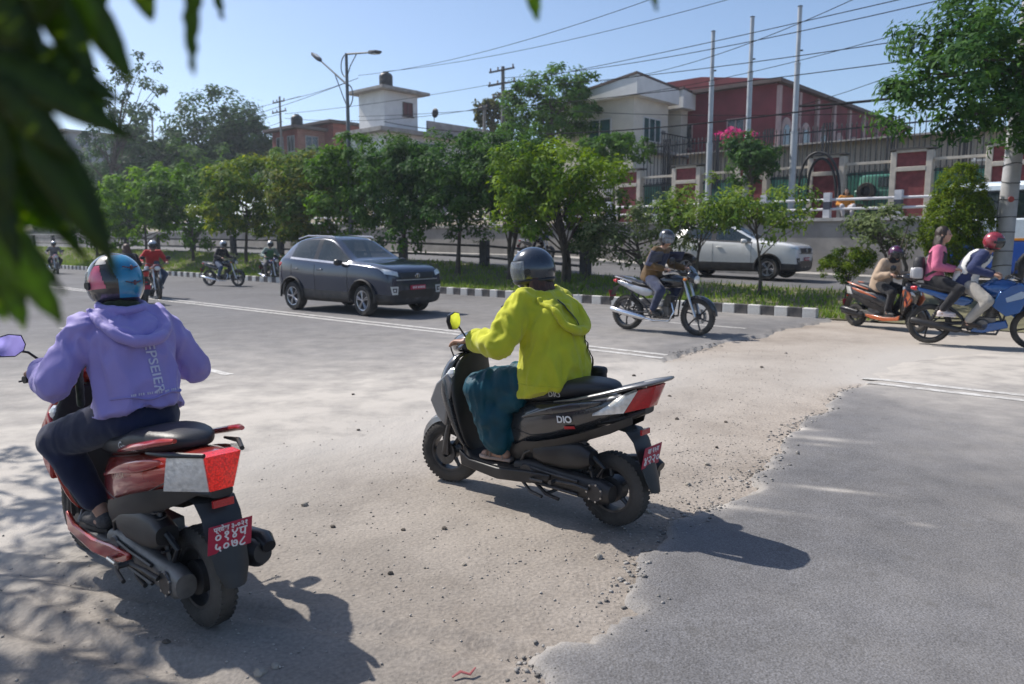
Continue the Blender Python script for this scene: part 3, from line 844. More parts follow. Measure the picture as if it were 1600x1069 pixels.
def scooter(name, label, loc, rotz, paint, accent, style, steer=0.0, lit=False, group=None, plate=None, detail=True):
    r = thing(name, label, 'scooter', loc, rotz, group)
    WB, WR = .65, .218
    # wheels
    wheel(r, (-WB, 0, WR), WR, .095, .135, 5, 0, DKST, .075, 'wheel')
    wheel(r, (WB, 0, WR), WR, .092, .135, 6, steer, DKST, .06, 'wheel')
    srot = Matrix.Rotation(steer, 3, 'Z')
    fc = Vector((WB, 0, 0))
    def st_(p):                                  # turn a point with the handlebar about the steering head
        q = Vector((p[0] - .50, p[1], 0)); q = srot @ q
        return Vector((.50 + q.x, q.y, p[2]))
    # fork
    mb = MB()
    for s in (-1, 1):
        mb.tube([(WB, s * .072, WR), (WB - .035, s * .072, .36), (WB - .06, s * .06, .47)], [.02, .022, .02], 10)
        mb.box((WB - .02, s * .072, WR + .05), (.05, .022, .12))
    mb.cyl((WB, -.085, WR), (WB, .085, WR), .012)
    mb.tube([(WB - .06, -.07, .47), (WB - .08, 0, .50), (WB - .06, .07, .47)], .022, 8)
    mb.lathe([(.035, .058), (.085, .058), (.085, .063), (.035, .063)], (WB, 0, WR), n=22)
    fork = mb.build('fork', DKST, r)
    # front mudguard
    mb = MB(); rings = []
    for i in range(15):
        a = R(-12 + i * 12.5)
        cx, cz = WB + math.cos(a) * (WR + .03), WR + math.sin(a) * (WR + .03)
        w = .062 * min(1, .35 + .09 * min(i, 14 - i) * 1.7)
        nx, nz = math.cos(a), math.sin(a)
        rings.append([(cx + nx * o_, y, cz + nz * o_) for y, o_ in ((-w, -.035), (-w * .85, .0), (-w * .4, .016), (0, .02), (w * .4, .016), (w * .85, 0), (w, -.035), (w * .8, -.004), (w * .35, .008), (0, .011), (-w * .35, .008), (-w * .8, -.004))])
    mb.loft(rings); mb.build('front_mudguard', accent if style == 'dark' else paint, r)
    # leg shield: painted outer skin with a black inner panel
    prof = [(.27, .40, .03, .10), (.33, .43, .045, .145), (.43, .455, .07, .18), (.55, .485, .10, .205), (.67, .515, .115, .215), (.77, .520, .11, .20), (.86, .495, .09, .165), (.925, .46, .06, .12)]
    mb = MB(); mb.loft([[(xc + (a if a > 0 else a * .35), b, z) for a, b in ring(22, hx, hw, 2.3)] for z, xc, hx, hw in prof])
    mb.build('leg_shield', paint, r, sub=1)
    mb = MB(); mb.loft([[(xc - hx * .36 - .012 + (a * .16 if a > 0 else a * .25), b * .93, z + .002) for a, b in ring(22, hx, hw, 3.2)] for z, xc, hx, hw in prof])
    inner = mb.build('inner_panel', BLK, r, sub=1)
    # nose beak and front indicators
    for s in (-1, 1):
        mb = MB()
        mb.loft([[(x, s * (y0 + b), z0 + c_) for b, c_ in ring(10, w, h, 2)] for x, y0, z0, w, h in ((.44, .155, .80, .030, .05), (.52, .165, .77, .035, .055), (.60, .13, .71, .03, .04), (.655, .085, .66, .012, .015))])
        mb.build('front_indicator', CLENS, r, sub=1)
        mb = MB()
        mb.prism([(.455, .74), (.50, .80), (.60, .72), (.66, .60), (.60, .50), (.52, .44), (.50, .56)], s * .150, s * .196)
        mb.build('side_flash', accent, r, bev=.012)
    # headset
    hs = MB()
    hs.loft([[st_((x, b, c_)) for b, c_ in ring(16, hw, hh, 2.4, 0, zc)] for x, hw, hh, zc in ((.335, .10, .02, 1.015), (.36, .15, .045, 1.01), (.42, .165, .06, .995), (.49, .14, .07, .985), (.56, .09, .06, .965), (.60, .04, .03, .95))])
    hd = hs.build('headset', paint, r, sub=1)
    mb = MB()
    mb.loft([[st_((x, b, c_)) for b, c_ in ring(12, hw, .006, 2.4, 0, zc)] for x, hw, zc in ((.325, .06, 1.022), (.36, .10, 1.045), (.43, .10, 1.058))])
    mb.build('instrument_cluster', PURPLE_GL, hd)
    hb = MB()
    pts = [st_(p) for p in ((.325, .335, 1.0), (.36, .22, 1.005), (.43, .08, .985), (.43, -.08, .985), (.36, -.22, 1.005), (.325, -.335, 1.0))]
    hb.tube(pts, .013, 10); hb.cyl(st_((.47, 0, .99)), st_((.53, 0, .60)), .03)
    hbar = hb.build('handlebar', DKST, r)
    for s in (-1, 1):
        g = MB(); g.tube([st_((.325, s * .345, 1.0)), st_((.352, s * .225, 1.005))], .0175, 12); g.build('grip', BLK, r)
        g = MB(); g.tube([st_((.375, s * .20, .998)), st_((.405, s * .25, .992)), st_((.385, s * .345, .985))], [.008, .007, .008], 8, flat=.6)
        g.build('brake_lever', STEEL if style == 'dark' else BLK_CLEAN, r)
        g = MB(); g.box(st_((.375, s * .195, 1.005)), (.05, .05, .05), srot); g.build('switch_housing', BLK, r, bev=.01)
        mirror(r, st_((.39, s * .19, 1.02)), st_((.38, s * .375, 1.16)), steer)
    # floor
    mb = MB(); rings = []
    for x, hw, zt, zb in ((.42, .10, .30, .22), (.34, .155, .272, .19), (.15, .165, .265, .175), (-.02, .165, .268, .18), (-.14, .15, .30, .2)):
        rings.append([(x, y, z) for y, z in ring(18, hw, (zt - zb) / 2, 5, 0, (zt + zb) / 2)])
    mb.loft(rings)
    fl = mb.build('floorboard', BLK, r)
    mb = MB()
    for i in range(9): mb.box((.0 + i * .034, 0, .2685), (.012, .26, .006))
    mb.build('floor_mat_rib', BLK_CLEAN, fl)
    for s in (-1, 1):
        mb = MB(); mb.prism([(.42, .30), (.40, .20), (.10, .165), (-.16, .19), (-.30, .23), (-.31, .27), (-.12, .262), (.10, .238), (.33, .252)], s * .152, s * .176)
        mb.build('side_skirt', accent if style == 'red' else BLK, r, bev=.008)
    # engine, transmission, air box, exhaust
    mb = MB()
    mb.loft([[(x, .105 + b, zc + c_) for b, c_ in ring(16, .045, h, 2.6)] for x, h, zc in ((-.02, .05, .255), (-.10, .075, .25), (-.22, .075, .245), (-.38, .066, .235), (-.54, .070, .225), (-.64, .075, .218), (-.705, .05, .218))])
    tr = mb.build('transmission_cover', ENG if style == 'red' else BLK, r)
    mb = MB()
    mb.lathe([(.0, .158), (.045, .158), (.052, .150)], (-.12, 0, .25), n=20); mb.lathe([(.0, .156), (.048, .156), (.055, .150)], (-.61, 0, .218), n=20)
    mb.tube([(-.16, .153, .285), (-.3, .157, .275), (-.5, .155, .265)], .009, 6)
    mb.tube([(-.16, .153, .20), (-.3, .157, .195), (-.5, .155, .185)], .009, 6)
    mb.build('cover_rib', DKST, tr)
    mb = MB(); mb.box((-.20, 0, .30), (.26, .16, .16)); mb.cyl((-.08, 0, .32), (.06, 0, .30), .07, .06, 12); mb.box((-.42, -.02, .27), (.2, .11, .12))
    for i in range(5): mb.cyl((-.03 + i * .018, 0, .32), (-.024 + i * .018, 0, .32), .085, .085, 14)
    mb.build('engine', ENG, r, bev=.015)
    mb = MB()
    mb.loft([[(x, .115 + b, zc + c_) for b, c_ in ring(14, .05, h, 3)] for x, h, zc in ((-.18, .04, .38), (-.24, .07, .385), (-.40, .085, .40), (-.52, .075, .41), (-.58, .04, .41))])
    mb.build('air_box', BLK, r)
    mb = MB(); mb.tube([(.02, -.05, .25), (-.08, -.10, .19), (-.25, -.12, .20), (-.38, -.13, .24)], .017, 10)
    ex = mb.build('exhaust', BLK, r)
    mb = MB(); mb.tube([(-.36, -.15, .245), (-.40, -.155, .25), (-.66, -.17, .285), (-.80, -.175, .305), (-.83, -.177, .31)], [.03, .06, .065, .062, .045], 18)
    mb.build('muffler', BLK, ex)
    mb = MB(); mb.tube([(-.46, -.192, .30), (-.66, -.205, .335), (-.80, -.205, .352), (-.845, -.20, .335)], [.035, .045, .042, .03], 14)
    mb.build('heat_shield', BLK_CLEAN, ex)
    # springs, stands
    mb = MB()
    for s in (1,):
        c0, c1 = Vector((-.57, s * .10, .27)), Vector((-.50, s * .12, .55))
        mb.tube([c0, c1], .012, 8)
        mb.tube([lerp(c0, c1, .2 + .7 * i / 60) + Vector((math.cos(i * .75) * .026, math.sin(i * .75) * .026, 0)) for i in range(61)], .005, 5)
    mb.build('shock_absorber', DKST, r)
    mb = MB()
    for s in (-1, 1): mb.tube([(-.12, s * .09, .19), (-.24, s * .11, .125), (-.34, s * .12, .115)], .011, 8)
    mb.tube([(-.24, -.11, .125), (-.24, .11, .125)], .011, 8)
    mb.tube([(-.06, .13, .19), (-.16, .165, .14), (-.26, .18, .13)], .010, 8)
    mb.build('stand', DKST, r)
    mb = MB(); mb.tube([(-.17, .15, .22), (-.20, .215, .235), (-.30, .222, .24)], .010, 8); mb.build('foot_peg', STEEL if style == 'red' else DKST, r)
    # body
    if style == 'red':
        tailb = [(-.52, .178, .525, .765), (-.66, .150, .585, .785), (-.78, .105, .635, .79), (-.84, .06, .68, .785)]
    else:
        tailb = [(-.52, .178, .535, .775), (-.66, .150, .605, .800), (-.78, .110, .675, .825), (-.87, .065, .735, .845)]
    bs = [(.13, .07, .30, .60), (.06, .12, .29, .665), (-.06, .155, .33, .70), (-.2, .178, .39, .725), (-.36, .186, .46, .745)] + tailb
    mb = MB(); mb.loft([xring(x, hw, zb, zt, 2.7, 22, .25) for x, hw, zb, zt in bs])
    body = mb.build('body', paint, r, sub=1)
    # lower black body edge and side crease panels
    for s in (-1, 1):
        mb = MB()
        low = [(.10, .30, .42), (-.02, .30, .40), (-.10, .36, .44), (-.2, .375, .455), (-.36, .435, .50), (-.52, .50, .555), (-.68, .565, .62), (-.80, .63, .675)]
        rings = []
        for x, za, zb in low:
            if style == 'red': zb += .055 * math.sin(PI * min(1, max(0, (.05 - x) / .85)))
            hw = float(np.interp(-x, [-.13, .06, .2, .36, .52, .66, .78, .85], [.07, .152, .172, .176, .165, .135, .09, .05]))
            rings.append([(x, s * (hw * .80), za), (x, s * (hw * .98), (za * .4 + zb * .6)), (x, s * (hw * 1.02), zb), (x, s * hw * .8, zb - .005)])
        mb.loft(rings); mb.build('body_lower_edge', BLK, body)
        if detail:
            mb = MB()
            mb.loft([[(x, s * (hw + .004 + b), zc + c_) for b, c_ in ring(8, .007, hh, 2)] for x, hw, zc, hh in ((-.06, .160, .575, .004), (-.24, .182, .645, .020), (-.42, .188, .69, .030), (-.56, .172, .725, .026), (-.66, .150, .752, .012))])
            mb.build('side_crease', accent if style == 'red' else paint, body, sub=1)
    # seat, two steps
    mb = MB()
    mb.loft([xring(x, hw * 1.1, zb, zt, 3.0, 18) for x, hw, zb, zt in ((.16, .06, .63, .70), (.12, .09, .635, .745), (.02, .125, .65, .772), (-.12, .145, .67, .782), (-.24, .150, .69, .79), (-.29, .150, .70, .83), (-.42, .142, .73, .85), (-.56, .120, .755, .855), (-.64, .08, .775, .845), (-.67, .04, .79, .815))])
    seat = mb.build('seat', SEAT, r, sub=1)
    mb = MB(); mb.tube([(-.27, -.138, .765), (-.262, -.10, .803), (-.258, 0, .812), (-.262, .10, .803), (-.27, .138, .765)], .004, 6); mb.build('seat_seam', BLK_CLEAN, seat)
    # grab rail
    if style == 'red':
        for s in (-1, 1):
            mb = MB(); mb.tube([(-.28, s * .165, .735), (-.42, s * .182, .775), (-.58, s * .178, .815), (-.70, s * .165, .845), (-.76, s * .145, .855)], [.012, .018, .02, .019, .012], 10, flat=.8)
            mb.build('grab_rail', accent, r)
    else:
        mb = MB()
        half = [(-.34, .168, .715), (-.50, .182, .752), (-.66, .178, .80), (-.82, .160, .852), (-.93, .115, .882), (-.955, .05, .89)]
        mb.tube([Vector(p) for p in half] + [Vector((p[0], -p[1], p[2])) for p in half[::-1]], [.010, .020, .026, .028, .028, .028, .028, .028, .028, .026, .020, .010], 12, flat=.42)
        gr_ = mb.build('grab_rail', accent, r)
        mb = MB(); mb.loft([[(x, y, z + zz) for y, zz in ring(14, hw, .007, 3)] for x, hw, z in ((-.68, .06, .812), (-.78, .155, .838), (-.88, .135, .866), (-.95, .07, .888))]); mb.build('rail_plate', accent, gr_)
    # tail: clear side lenses and red centre lens
    RL = REDLIT if lit else REDLENS
    def slab(p4, th, nm, mat, par):
        q = [Vector(p) for p in p4]; nn = (q[1] - q[0]).cross(q[3] - q[0]).normalized()
        cen = sum(q, Vector()) / 4
        if nn.dot(cen - Vector((-.5, 0, .68))) > 0: nn = -nn
        k_ = 6; vs = []
        for i in range(k_ + 1):
            for j in range(k_ + 1):
                u_, v_ = i / k_, j / k_
                p = lerp(lerp(q[0], q[1], u_), lerp(q[3], q[2], u_), v_)
                vs.append(p - nn * (.012 * math.sin(PI * u_) * math.sin(PI * v_)))
        m_ = len(vs); vs += [lerp(v, cen, .04) + nn * th for v in vs]
        w_ = k_ + 1; fs = []
        for i in range(k_):
            for j in range(k_):
                a0 = i * w_ + j; fs.append((a0, a0 + 1, a0 + w_ + 1, a0 + w_)); fs.append((m_ + a0, m_ + a0 + w_, m_ + a0 + w_ + 1, m_ + a0 + 1))
        bd_ = [i * w_ for i in range(k_)] + [k_ * w_ + j for j in range(k_)] + [(k_ - i) * w_ + k_ for i in range(k_)] + [k_ - j for j in range(k_)]
        for i in range(len(bd_)):
            a0, b0 = bd_[i], bd_[(i + 1) % len(bd_)]; fs.append((a0, b0, m_ + b0, m_ + a0))
        mb = MB(); mb.add(vs, fs); return mb.build(nm, mat, par, ang=40)
    if style == 'red':
        tl = slab([(-.862, .078, .79), (-.862, -.078, .79), (-.842, -.050, .640), (-.842, .050, .640)], .06, 'tail_lamp', RL, r)
        for s in (-1, 1):
            slab([(-.70, s * .156, .775), (-.858, s * .082, .79), (-.838, s * .054, .640), (-.645, s * .150, .625)], .03, 'rear_indicator', CLENS, tl)
            mb = MB(); mb.tube([(-.56, s * .172, .775), (-.70, s * .160, .79), (-.868, s * .082, .80)], [.006, .012, .010], 8); mb.build('lamp_brow', BLK_CLEAN, tl)
        mb = MB(); mb.loft([[(x, y, z) for y, z in ring(12, hw, .022, 3, 0, zc)] for x, hw, zc in ((-.60, .12, .60), (-.76, .09, .63), (-.84, .05, .628))]); mb.build('tail_undercover', BLK, r)
    else:
        tl = slab([(-.935, .055, .862), (-.935, -.055, .862), (-.890, -.045, .735), (-.890, .045, .735)], .05, 'tail_lamp', RL, r)
        for s in (-1, 1):
            slab([(-.845, s * .092, .832), (-.935, s * .055, .862), (-.888, s * .046, .735), (-.775, s * .112, .700)], .03, 'tail_lamp_side', RL, tl)
            slab([(-.79, s * .118, .800), (-.845, s * .094, .828), (-.772, s * .116, .698), (-.60, s * .166, .668)], .02, 'rear_indicator', CLENS, tl)
        mb = MB(); mb.loft([[(x, y, z) for y, z in ring(12, hw, .022, 3, 0, zc)] for x, hw, zc in ((-.60, .12, .615), (-.76, .09, .66), (-.87, .05, .715))]); mb.build('tail_undercover', BLK, r)
    # rear mudguard and plate
    mb = MB(); rings = []
    for x, z, w in ((-.66, .60, .085), (-.78, .585, .085), (-.83, .53, .082), (-.862, .44, .080), (-.905, .32, .068), (-.925, .255, .045)):
        rings.append([(x + .012, -w, z), (x + .006, -w * 1.05, z), (x - .010, -w * .6, z - .004), (x - .014, 0, z - .005), (x - .010, w * .6, z - .004), (x + .006, w * 1.05, z), (x + .012, w, z), (x - .002, 0, z)])
    mb.loft(rings); mg = mb.build('rear_mudguard', BLK, r)
    mb = MB(); mb.box((-.845, 0, .585), (.012, .09, .03)); mb.build('rear_reflector', REDLENS, mg)
    mb = MB(); mb.box((-.890, 0, .455), (.004, .19, .125), Matrix.Rotation(R(-10), 3, 'Y'))
    pl = mb.build('number_plate', PLATE, r, bev=.006)
    if plate:
        rotp = Matrix.Rotation(R(-10), 3, 'Y')
        nrm = rotp @ Vector((-1, 0, 0)); upv = rotp @ Vector((0, 0, 1))
        for body_, size, dz, sp in plate:
            o_ = Vector((-.890, 0, .455)) + nrm * .0035 + upv * dz
            text('plate_lettering', body_, size, frame(o_, (0, -1, 0), upv), PLTXT, pl, spacing=sp, bold=.0006)
    return r

def motorcycle(name, label, loc, rotz, paint, accent, group=None, sport=False, chromex=True, steer=0.0, detail=True, tailmat=None):
    r = thing(name, label, 'motorcycle', loc, rotz, group)
    WB, WR = .65, .295
    wheel(r, (-WB, 0, WR), WR, .105 if not sport else .13, .225, 5 if sport else 6, 0, DKST if not sport else BLK_CLEAN, .06, 'wheel', .15, tread=detail)
    wheel(r, (WB, 0, WR), WR, .085 if not sport else .105, .225, 5 if sport else 6, steer, DKST if not sport else BLK_CLEAN, .05, 'wheel', .15, tread=detail)
    mb = MB()
    for s in (-1, 1):
        mb.tube([(WB, s * .085, WR), (WB - .13, s * .085, .62), (WB - .21, s * .085, .86)], [.022, .024, .018], 10)
    mb.cyl((WB, -.1, WR), (WB, .1, WR), .014)
    mb.lathe([(.06, .07), (.12, .07), (.12, .075), (.06, .075)], (WB, 0, WR), n=22)
    mb.build('fork', STEEL if not sport else DKST, r)
    mb = MB(); rings = []
    for i in range(13):
        a = R(5 + i * 12)
        cx, cz = WB + math.cos(a) * (WR + .03), WR + math.sin(a) * (WR + .03); w = .065 * min(1, .5 + .1 * min(i, 12 - i) * 1.4)
        nx, nz = math.cos(a), math.sin(a)
        rings.append([(cx + nx * o_, y, cz + nz * o_) for y, o_ in ((-w, -.03), (-w * .6, .008), (0, .015), (w * .6, .008), (w, -.03), (w * .5, .0), (0, .006), (-w * .5, 0))])
    mb.loft(rings); mb.build('front_mudguard', paint if sport else accent, r)
    # frame, engine
    mb = MB()
    for s in (-1, 1):
        mb.tube([(.42, 0, .82), (.30, s * .05, .55), (.25, s * .09, .28), (-.15, s * .09, .24), (-.25, s * .10, .42), (-.62, s * .11, .72)], .016, 8)
        mb.tube([(-WB, s * .095, WR), (-.2, s * .10, .33)], .02, 8)
        mb.tube([(-WB + .02, s * .125, WR + .04), (-WB + .16, s * .125, .66)], .012, 8)
        mb.tube([lerp(Vector((-WB + .02, s * .125, WR + .06)), Vector((-WB + .15, s * .125, .62)), i / 60) + Vector((math.cos(i * .8) * .025, math.sin(i * .8) * .025, 0)) for i in range(61)], .006, 5)
    mb.tube([(.44, 0, .86), (.1, 0, .78), (-.5, 0, .72)], .022, 8)
    mb.build('frame', DKST, r)
    mb = MB(); mb.box((.02, 0, .33), (.32, .20, .2))
    for i in range(7): mb.box((.11 + i * .004, 0, .43 + i * .026), (.20, .17, .010))
    mb.cyl((.11, 0, .40), (.15, 0, .62), .07, .065, 14)
    for s in (-1, 1): mb.lathe([(0, s * .13), (.075, s * .13), (.09, s * .115), (.095, s * .09)], (-.04 if s > 0 else .02, 0, .32), n=20)
    mb.build('engine', ENG, r, bev=.012)
    mb = MB(); mb.tube([(.2, -.05, .50), (.27, -.08, .36), (.2, -.11, .2), (-.1, -.13, .20), (-.25, -.14, .23)], .018, 10)
    ex = mb.build('exhaust', CHROME if chromex else DKST, r)
    mb = MB(); mb.tube([(-.22, -.145, .235), (-.28, -.15, .24), (-.60, -.165, .30), (-.86, -.175, .355), (-.88, -.175, .36)], [.02, .045, .05, .045, .03], 16); mb.build('muffler', CHROME if chromex else BLK, ex)
    # tank
    mb = MB()
    if sport:
        tk = ((.50, .06, .74, .86), (.42, .14, .66, .93), (.28, .185, .66, 1.00), (.12, .175, .68, 1.00), (-.02, .12, .71, .92), (-.10, .08, .73, .84))
    else:
        tk = ((.42, .05, .78, .85), (.36, .10, .74, .92), (.22, .135, .72, .965), (.05, .13, .72, .95), (-.08, .10, .73, .87), (-.14, .06, .75, .82))
    mb.loft([xring(x, hw, zb, zt, 2.4, 18) for x, hw, zb, zt in tk]); mb.build('fuel_tank', paint, r, sub=1)
    if sport:
        for s in (-1, 1):
            mb = MB(); mb.prism([(.62, .86), (.42, .93), (.20, .80), (.12, .60), (.30, .46), (.46, .52), (.52, .68)], s * .165, s * .20); mb.build('tank_shroud', paint, r, bev=.015)
            mb = MB(); mb.prism([(.56, .79), (.46, .82), (.28, .72), (.30, .66), (.48, .72)], s * .198, s * .207); mb.build('shroud_flash', accent, r, bev=.004)
            mb = MB(); mb.prism([(.30, .40), (.34, .30), (.02, .20), (-.12, .22), (-.05, .32)], s * .10, s * .13); mb.build('belly_pan', paint, r, bev=.012)
    # seat and tail
    mb = MB()
    zs = .0 if not sport else .02
    mb.loft([xring(x, hw, zb, zt + zs, 2.8, 16) for x, hw, zb, zt in ((-.05, .07, .76, .80), (-.12, .11, .745, .80), (-.26, .135, .74, .795), (-.40, .13, .75, .81), (-.44, .125, .76, .84), (-.60, .115, .77, .855), (-.76, .09, .79, .86), (-.80, .06, .80, .85))])
    mb.build('seat', SEAT, r, sub=1)
    for s in (-1, 1):
        mb = MB(); mb.loft([[(x, s * (hw + b), zc + c_) for b, c_ in ring(10, .016, hh, 2.4)] for x, hw, zc, hh in ((-.10, .10, .66, .03), (-.22, .125, .64, .085), (-.42, .13, .69, .06), (-.62, .115, .755, .045), (-.86, .06, .815, .03))])
        mb.build('side_panel', tailmat or paint, r, sub=1)
        mb = MB(); mb.tube([(-.50, s * .13, .80), (-.66, s * .145, .86), (-.84, s * .11, .885), (-.90, s * .0, .89)], .011, 8); mb.build('grab_rail', DKST if sport else STEEL, r)
    mb = MB(); mb.loft([xring(x, hw, zb, zt, 3, 14) for x, hw, zb, zt in ((-.84, .085, .775, .85), (-.89, .075, .785, .85), (-.925, .05, .80, .84))]); mb.build('tail_lamp', REDLENS, r)
    mb = MB(); rings = []
    for x, z, w in ((-.78, .76, .07), (-.90, .70, .075), (-.95, .60, .07), (-1.0, .47, .06)):
        rings.append([(x, -w, z), (x - .012, 0, z - .004), (x, w, z), (x + .004, 0, z)])
    mb.loft(rings); mgd = mb.build('rear_mudguard', BLK, r)
    mb = MB(); mb.box((-.972, 0, .60), (.004, .19, .11), Matrix.Rotation(R(-16), 3, 'Y')); mb.build('number_plate', PLATE, r, bev=.005)
    # headlamp and cowl
    mb = MB()
    mb.loft([[(x, y, z) for y, z in ring(14, hw, hh, 2.4, 0, zc)] for x, hw, hh, zc in ((.46, .08, .06, .95), (.52, .12, .10, .92), (.58, .115, .10, .90), (.63, .09, .07, .885))]); cw = mb.build('headlamp_cowl', paint, r, sub=1)
    mb = MB(); mb.ell((.615, 0, .875), (.035, .085, .065), 14, 8); mb.build('headlamp', CLENS, cw)
    mb = MB(); mb.loft([[(x, y, z) for y, z in ring(10, w, .006, 2, 0, zz)] for x, w, zz in ((.60, .07, .95), (.54, .085, 1.03), (.50, .06, 1.08))]); mb.build('fly_screen', PURPLE_GL, cw)
    # handlebar
    mb = MB(); mb.tube([(.26, .37, 1.0), (.32, .24, 1.02), (.43, .10, .97), (.43, -.10, .97), (.32, -.24, 1.02), (.26, -.37, 1.0)], .012, 10); mb.build('handlebar', DKST, r)
    for s in (-1, 1):
        mb = MB(); mb.tube([(.262, s * .375, 1.0), (.30, s * .27, 1.015)], .017, 10); mb.build('grip', BLK, r)
        mb = MB(); mb.tube([(.36, s * .23, 1.01), (.365, s * .28, 1.005), (.32, s * .37, .99)], .007, 6); mb.build('lever', STEEL, r)
        mirror(r, (.34, s * .22, 1.03), (.36, s * .34, 1.17), 0)
        mb = MB(); mb.ell((.50, s * .17, .88), (.03, .028, .022), 10, 6); mb.cyl((.50, s * .08, .88), (.50, s * .16, .88), .008); mb.build('front_indicator', M('amber_lens', (.7, .22, .02), .2, coat=.5), r)
        mb = MB(); mb.tube([(-.02, s * .10, .27), (-.02, s * .22, .27)], .012, 8); mb.build('foot_peg', DKST, r)
        mb = MB(); mb.tube([(-.36, s * .11, .40), (-.34, s * .21, .41)], .011, 8); mb.build('foot_peg', DKST, r)
    mb = MB(); mb.tube([(-WB, .075, WR + .07), (-.1, .10, .385)], .012, 6); mb.tube([(-WB, .075, WR - .07), (-.1, .10, .26)], .012, 6); mb.build('chain_guard', DKST, r)
    return r
# ================================================================== PEOPLE
SKIN = M('skin', (.42, .24, .165), .5, var=.08, scale=20, bump=.05, bscale=200)
HAIR = M('hair', (.03, .018, .012), .45, var=.35, scale=40, bump=.4, bscale=140)
def wrinkle(amp, f=9.0, seed=0, st=(1, 1, .55)):
    sv = Vector((seed * 7.1, seed * 3.3, seed))
    def fn(p):
        q = Vector((p.x * st[0], p.y * st[1], p.z * st[2])) * f + sv
        q += .6 * mnoise.noise_vector(q * .6)
        a = 1 - abs(mnoise.noise(q)) * 2.2
        b = 1 - abs(mnoise.noise(q * 2.1 + Vector((9, 1, 4)))) * 2.2
        return amp * (a * .65 + b * .35 - .35)
    return fn
def shell(rad, c, rot, cond, nu=44, nv=30, thick=.012):
    mb = MB(); vs = []; fs = []
    for i in range(nv + 1):
        ph = -PI / 2 + PI * i / nv
        for j in range(nu):
            a = 2 * PI * j / nu
            vs.append(Vector((math.cos(a) * math.cos(ph) * rad[0], math.sin(a) * math.cos(ph) * rad[1], math.sin(ph) * rad[2])))
    for i in range(nv):
        for j in range(nu):
            ph = -90 + 180 * (i + .5) / nv; a = (360 * (j + .5) / nu + 180) % 360 - 180
            if cond(a, ph): fs.append((i * nu + j, i * nu + (j + 1) % nu, (i + 1) * nu + (j + 1) % nu, (i + 1) * nu + j))
    m = Matrix.Translation(c) @ rot.to_4x4()
    mb.add([m @ v for v in vs], fs)
    me = mb.mesh('shell', 180)
    bm = bmesh.new(); bm.from_mesh(me)
    bmesh.ops.delete(bm, geom=[v for v in bm.verts if not v.link_faces], context='VERTS')
    bm.to_mesh(me); bm.free()
    return me
def helmet(parent, hc, yaw, pitch, mats, full=True, rad=(.138, .120, .136), visor='visor', panel=None, opened=0, low=-58):
    rot = Matrix.Rotation(yaw, 3, 'Z') @ Matrix.Rotation(pitch, 3, 'Y')
    c = Vector(hc) + Vector((-.005, 0, .015))
    def open_(a, ph):
        if ph < (low if abs(a) > 75 else -58): return False
        if abs(a) < 62 and -34 < ph < 22: return False
        if not full and abs(a) < 62 and ph < 22: return False
        return True
    me = shell(rad, c, rot, open_)
    o = link('helmet', me, mats['shell'], parent)
    sm = o.modifiers.new('t', 'SOLIDIFY'); sm.thickness = .016; sm.offset = -1
    vm = shell((rad[0] * 1.03, rad[1] * 1.03, rad[2] * 1.03), c, rot @ Matrix.Rotation(R(-opened), 3, 'Y'), lambda a, ph: abs(a) < 72 and -36 < ph < 24)
    vo = link('visor', vm, mats['visor'], o)
    s2 = vo.modifiers.new('t', 'SOLIDIFY'); s2.thickness = .003
    tm = shell((rad[0] * 1.012, rad[1] * 1.012, rad[2] * 1.012), c, rot, lambda a, ph: low < ph < low + 13 and (full or abs(a) > 62))
    t_ = link('trim', tm, BLK_CLEAN, o); t_.modifiers.new('t', 'SOLIDIFY').thickness = .006
    if panel:
        for nm, mt, cond in panel:
            pm = shell((rad[0] * 1.008, rad[1] * 1.008, rad[2] * 1.008), c, rot, cond, 144, 96)
            link(nm, pm, mt, o)
    if low > -50:
        mb = MB(); mb.ell(c + rot @ Vector((0, 0, -.004)), (rad[0] * .97, rad[1] * .87, rad[2] * .87), 24, 16, rot); mb.build('padding', BLK_CLEAN, o, ang=180)  # filler added inside the helmet to keep sun from passing through
    for s in (-1, 1):
        mb = MB(); cc = c + rot @ Vector((.02, s * rad[1] * .985, -.01)); mb.cyl(cc - rot @ Vector((0, s * .01, 0)), cc + rot @ Vector((0, s * .012, 0)), .022, .018); mb.build('visor_hinge', BLK_CLEAN, o)
    return o, c, rot
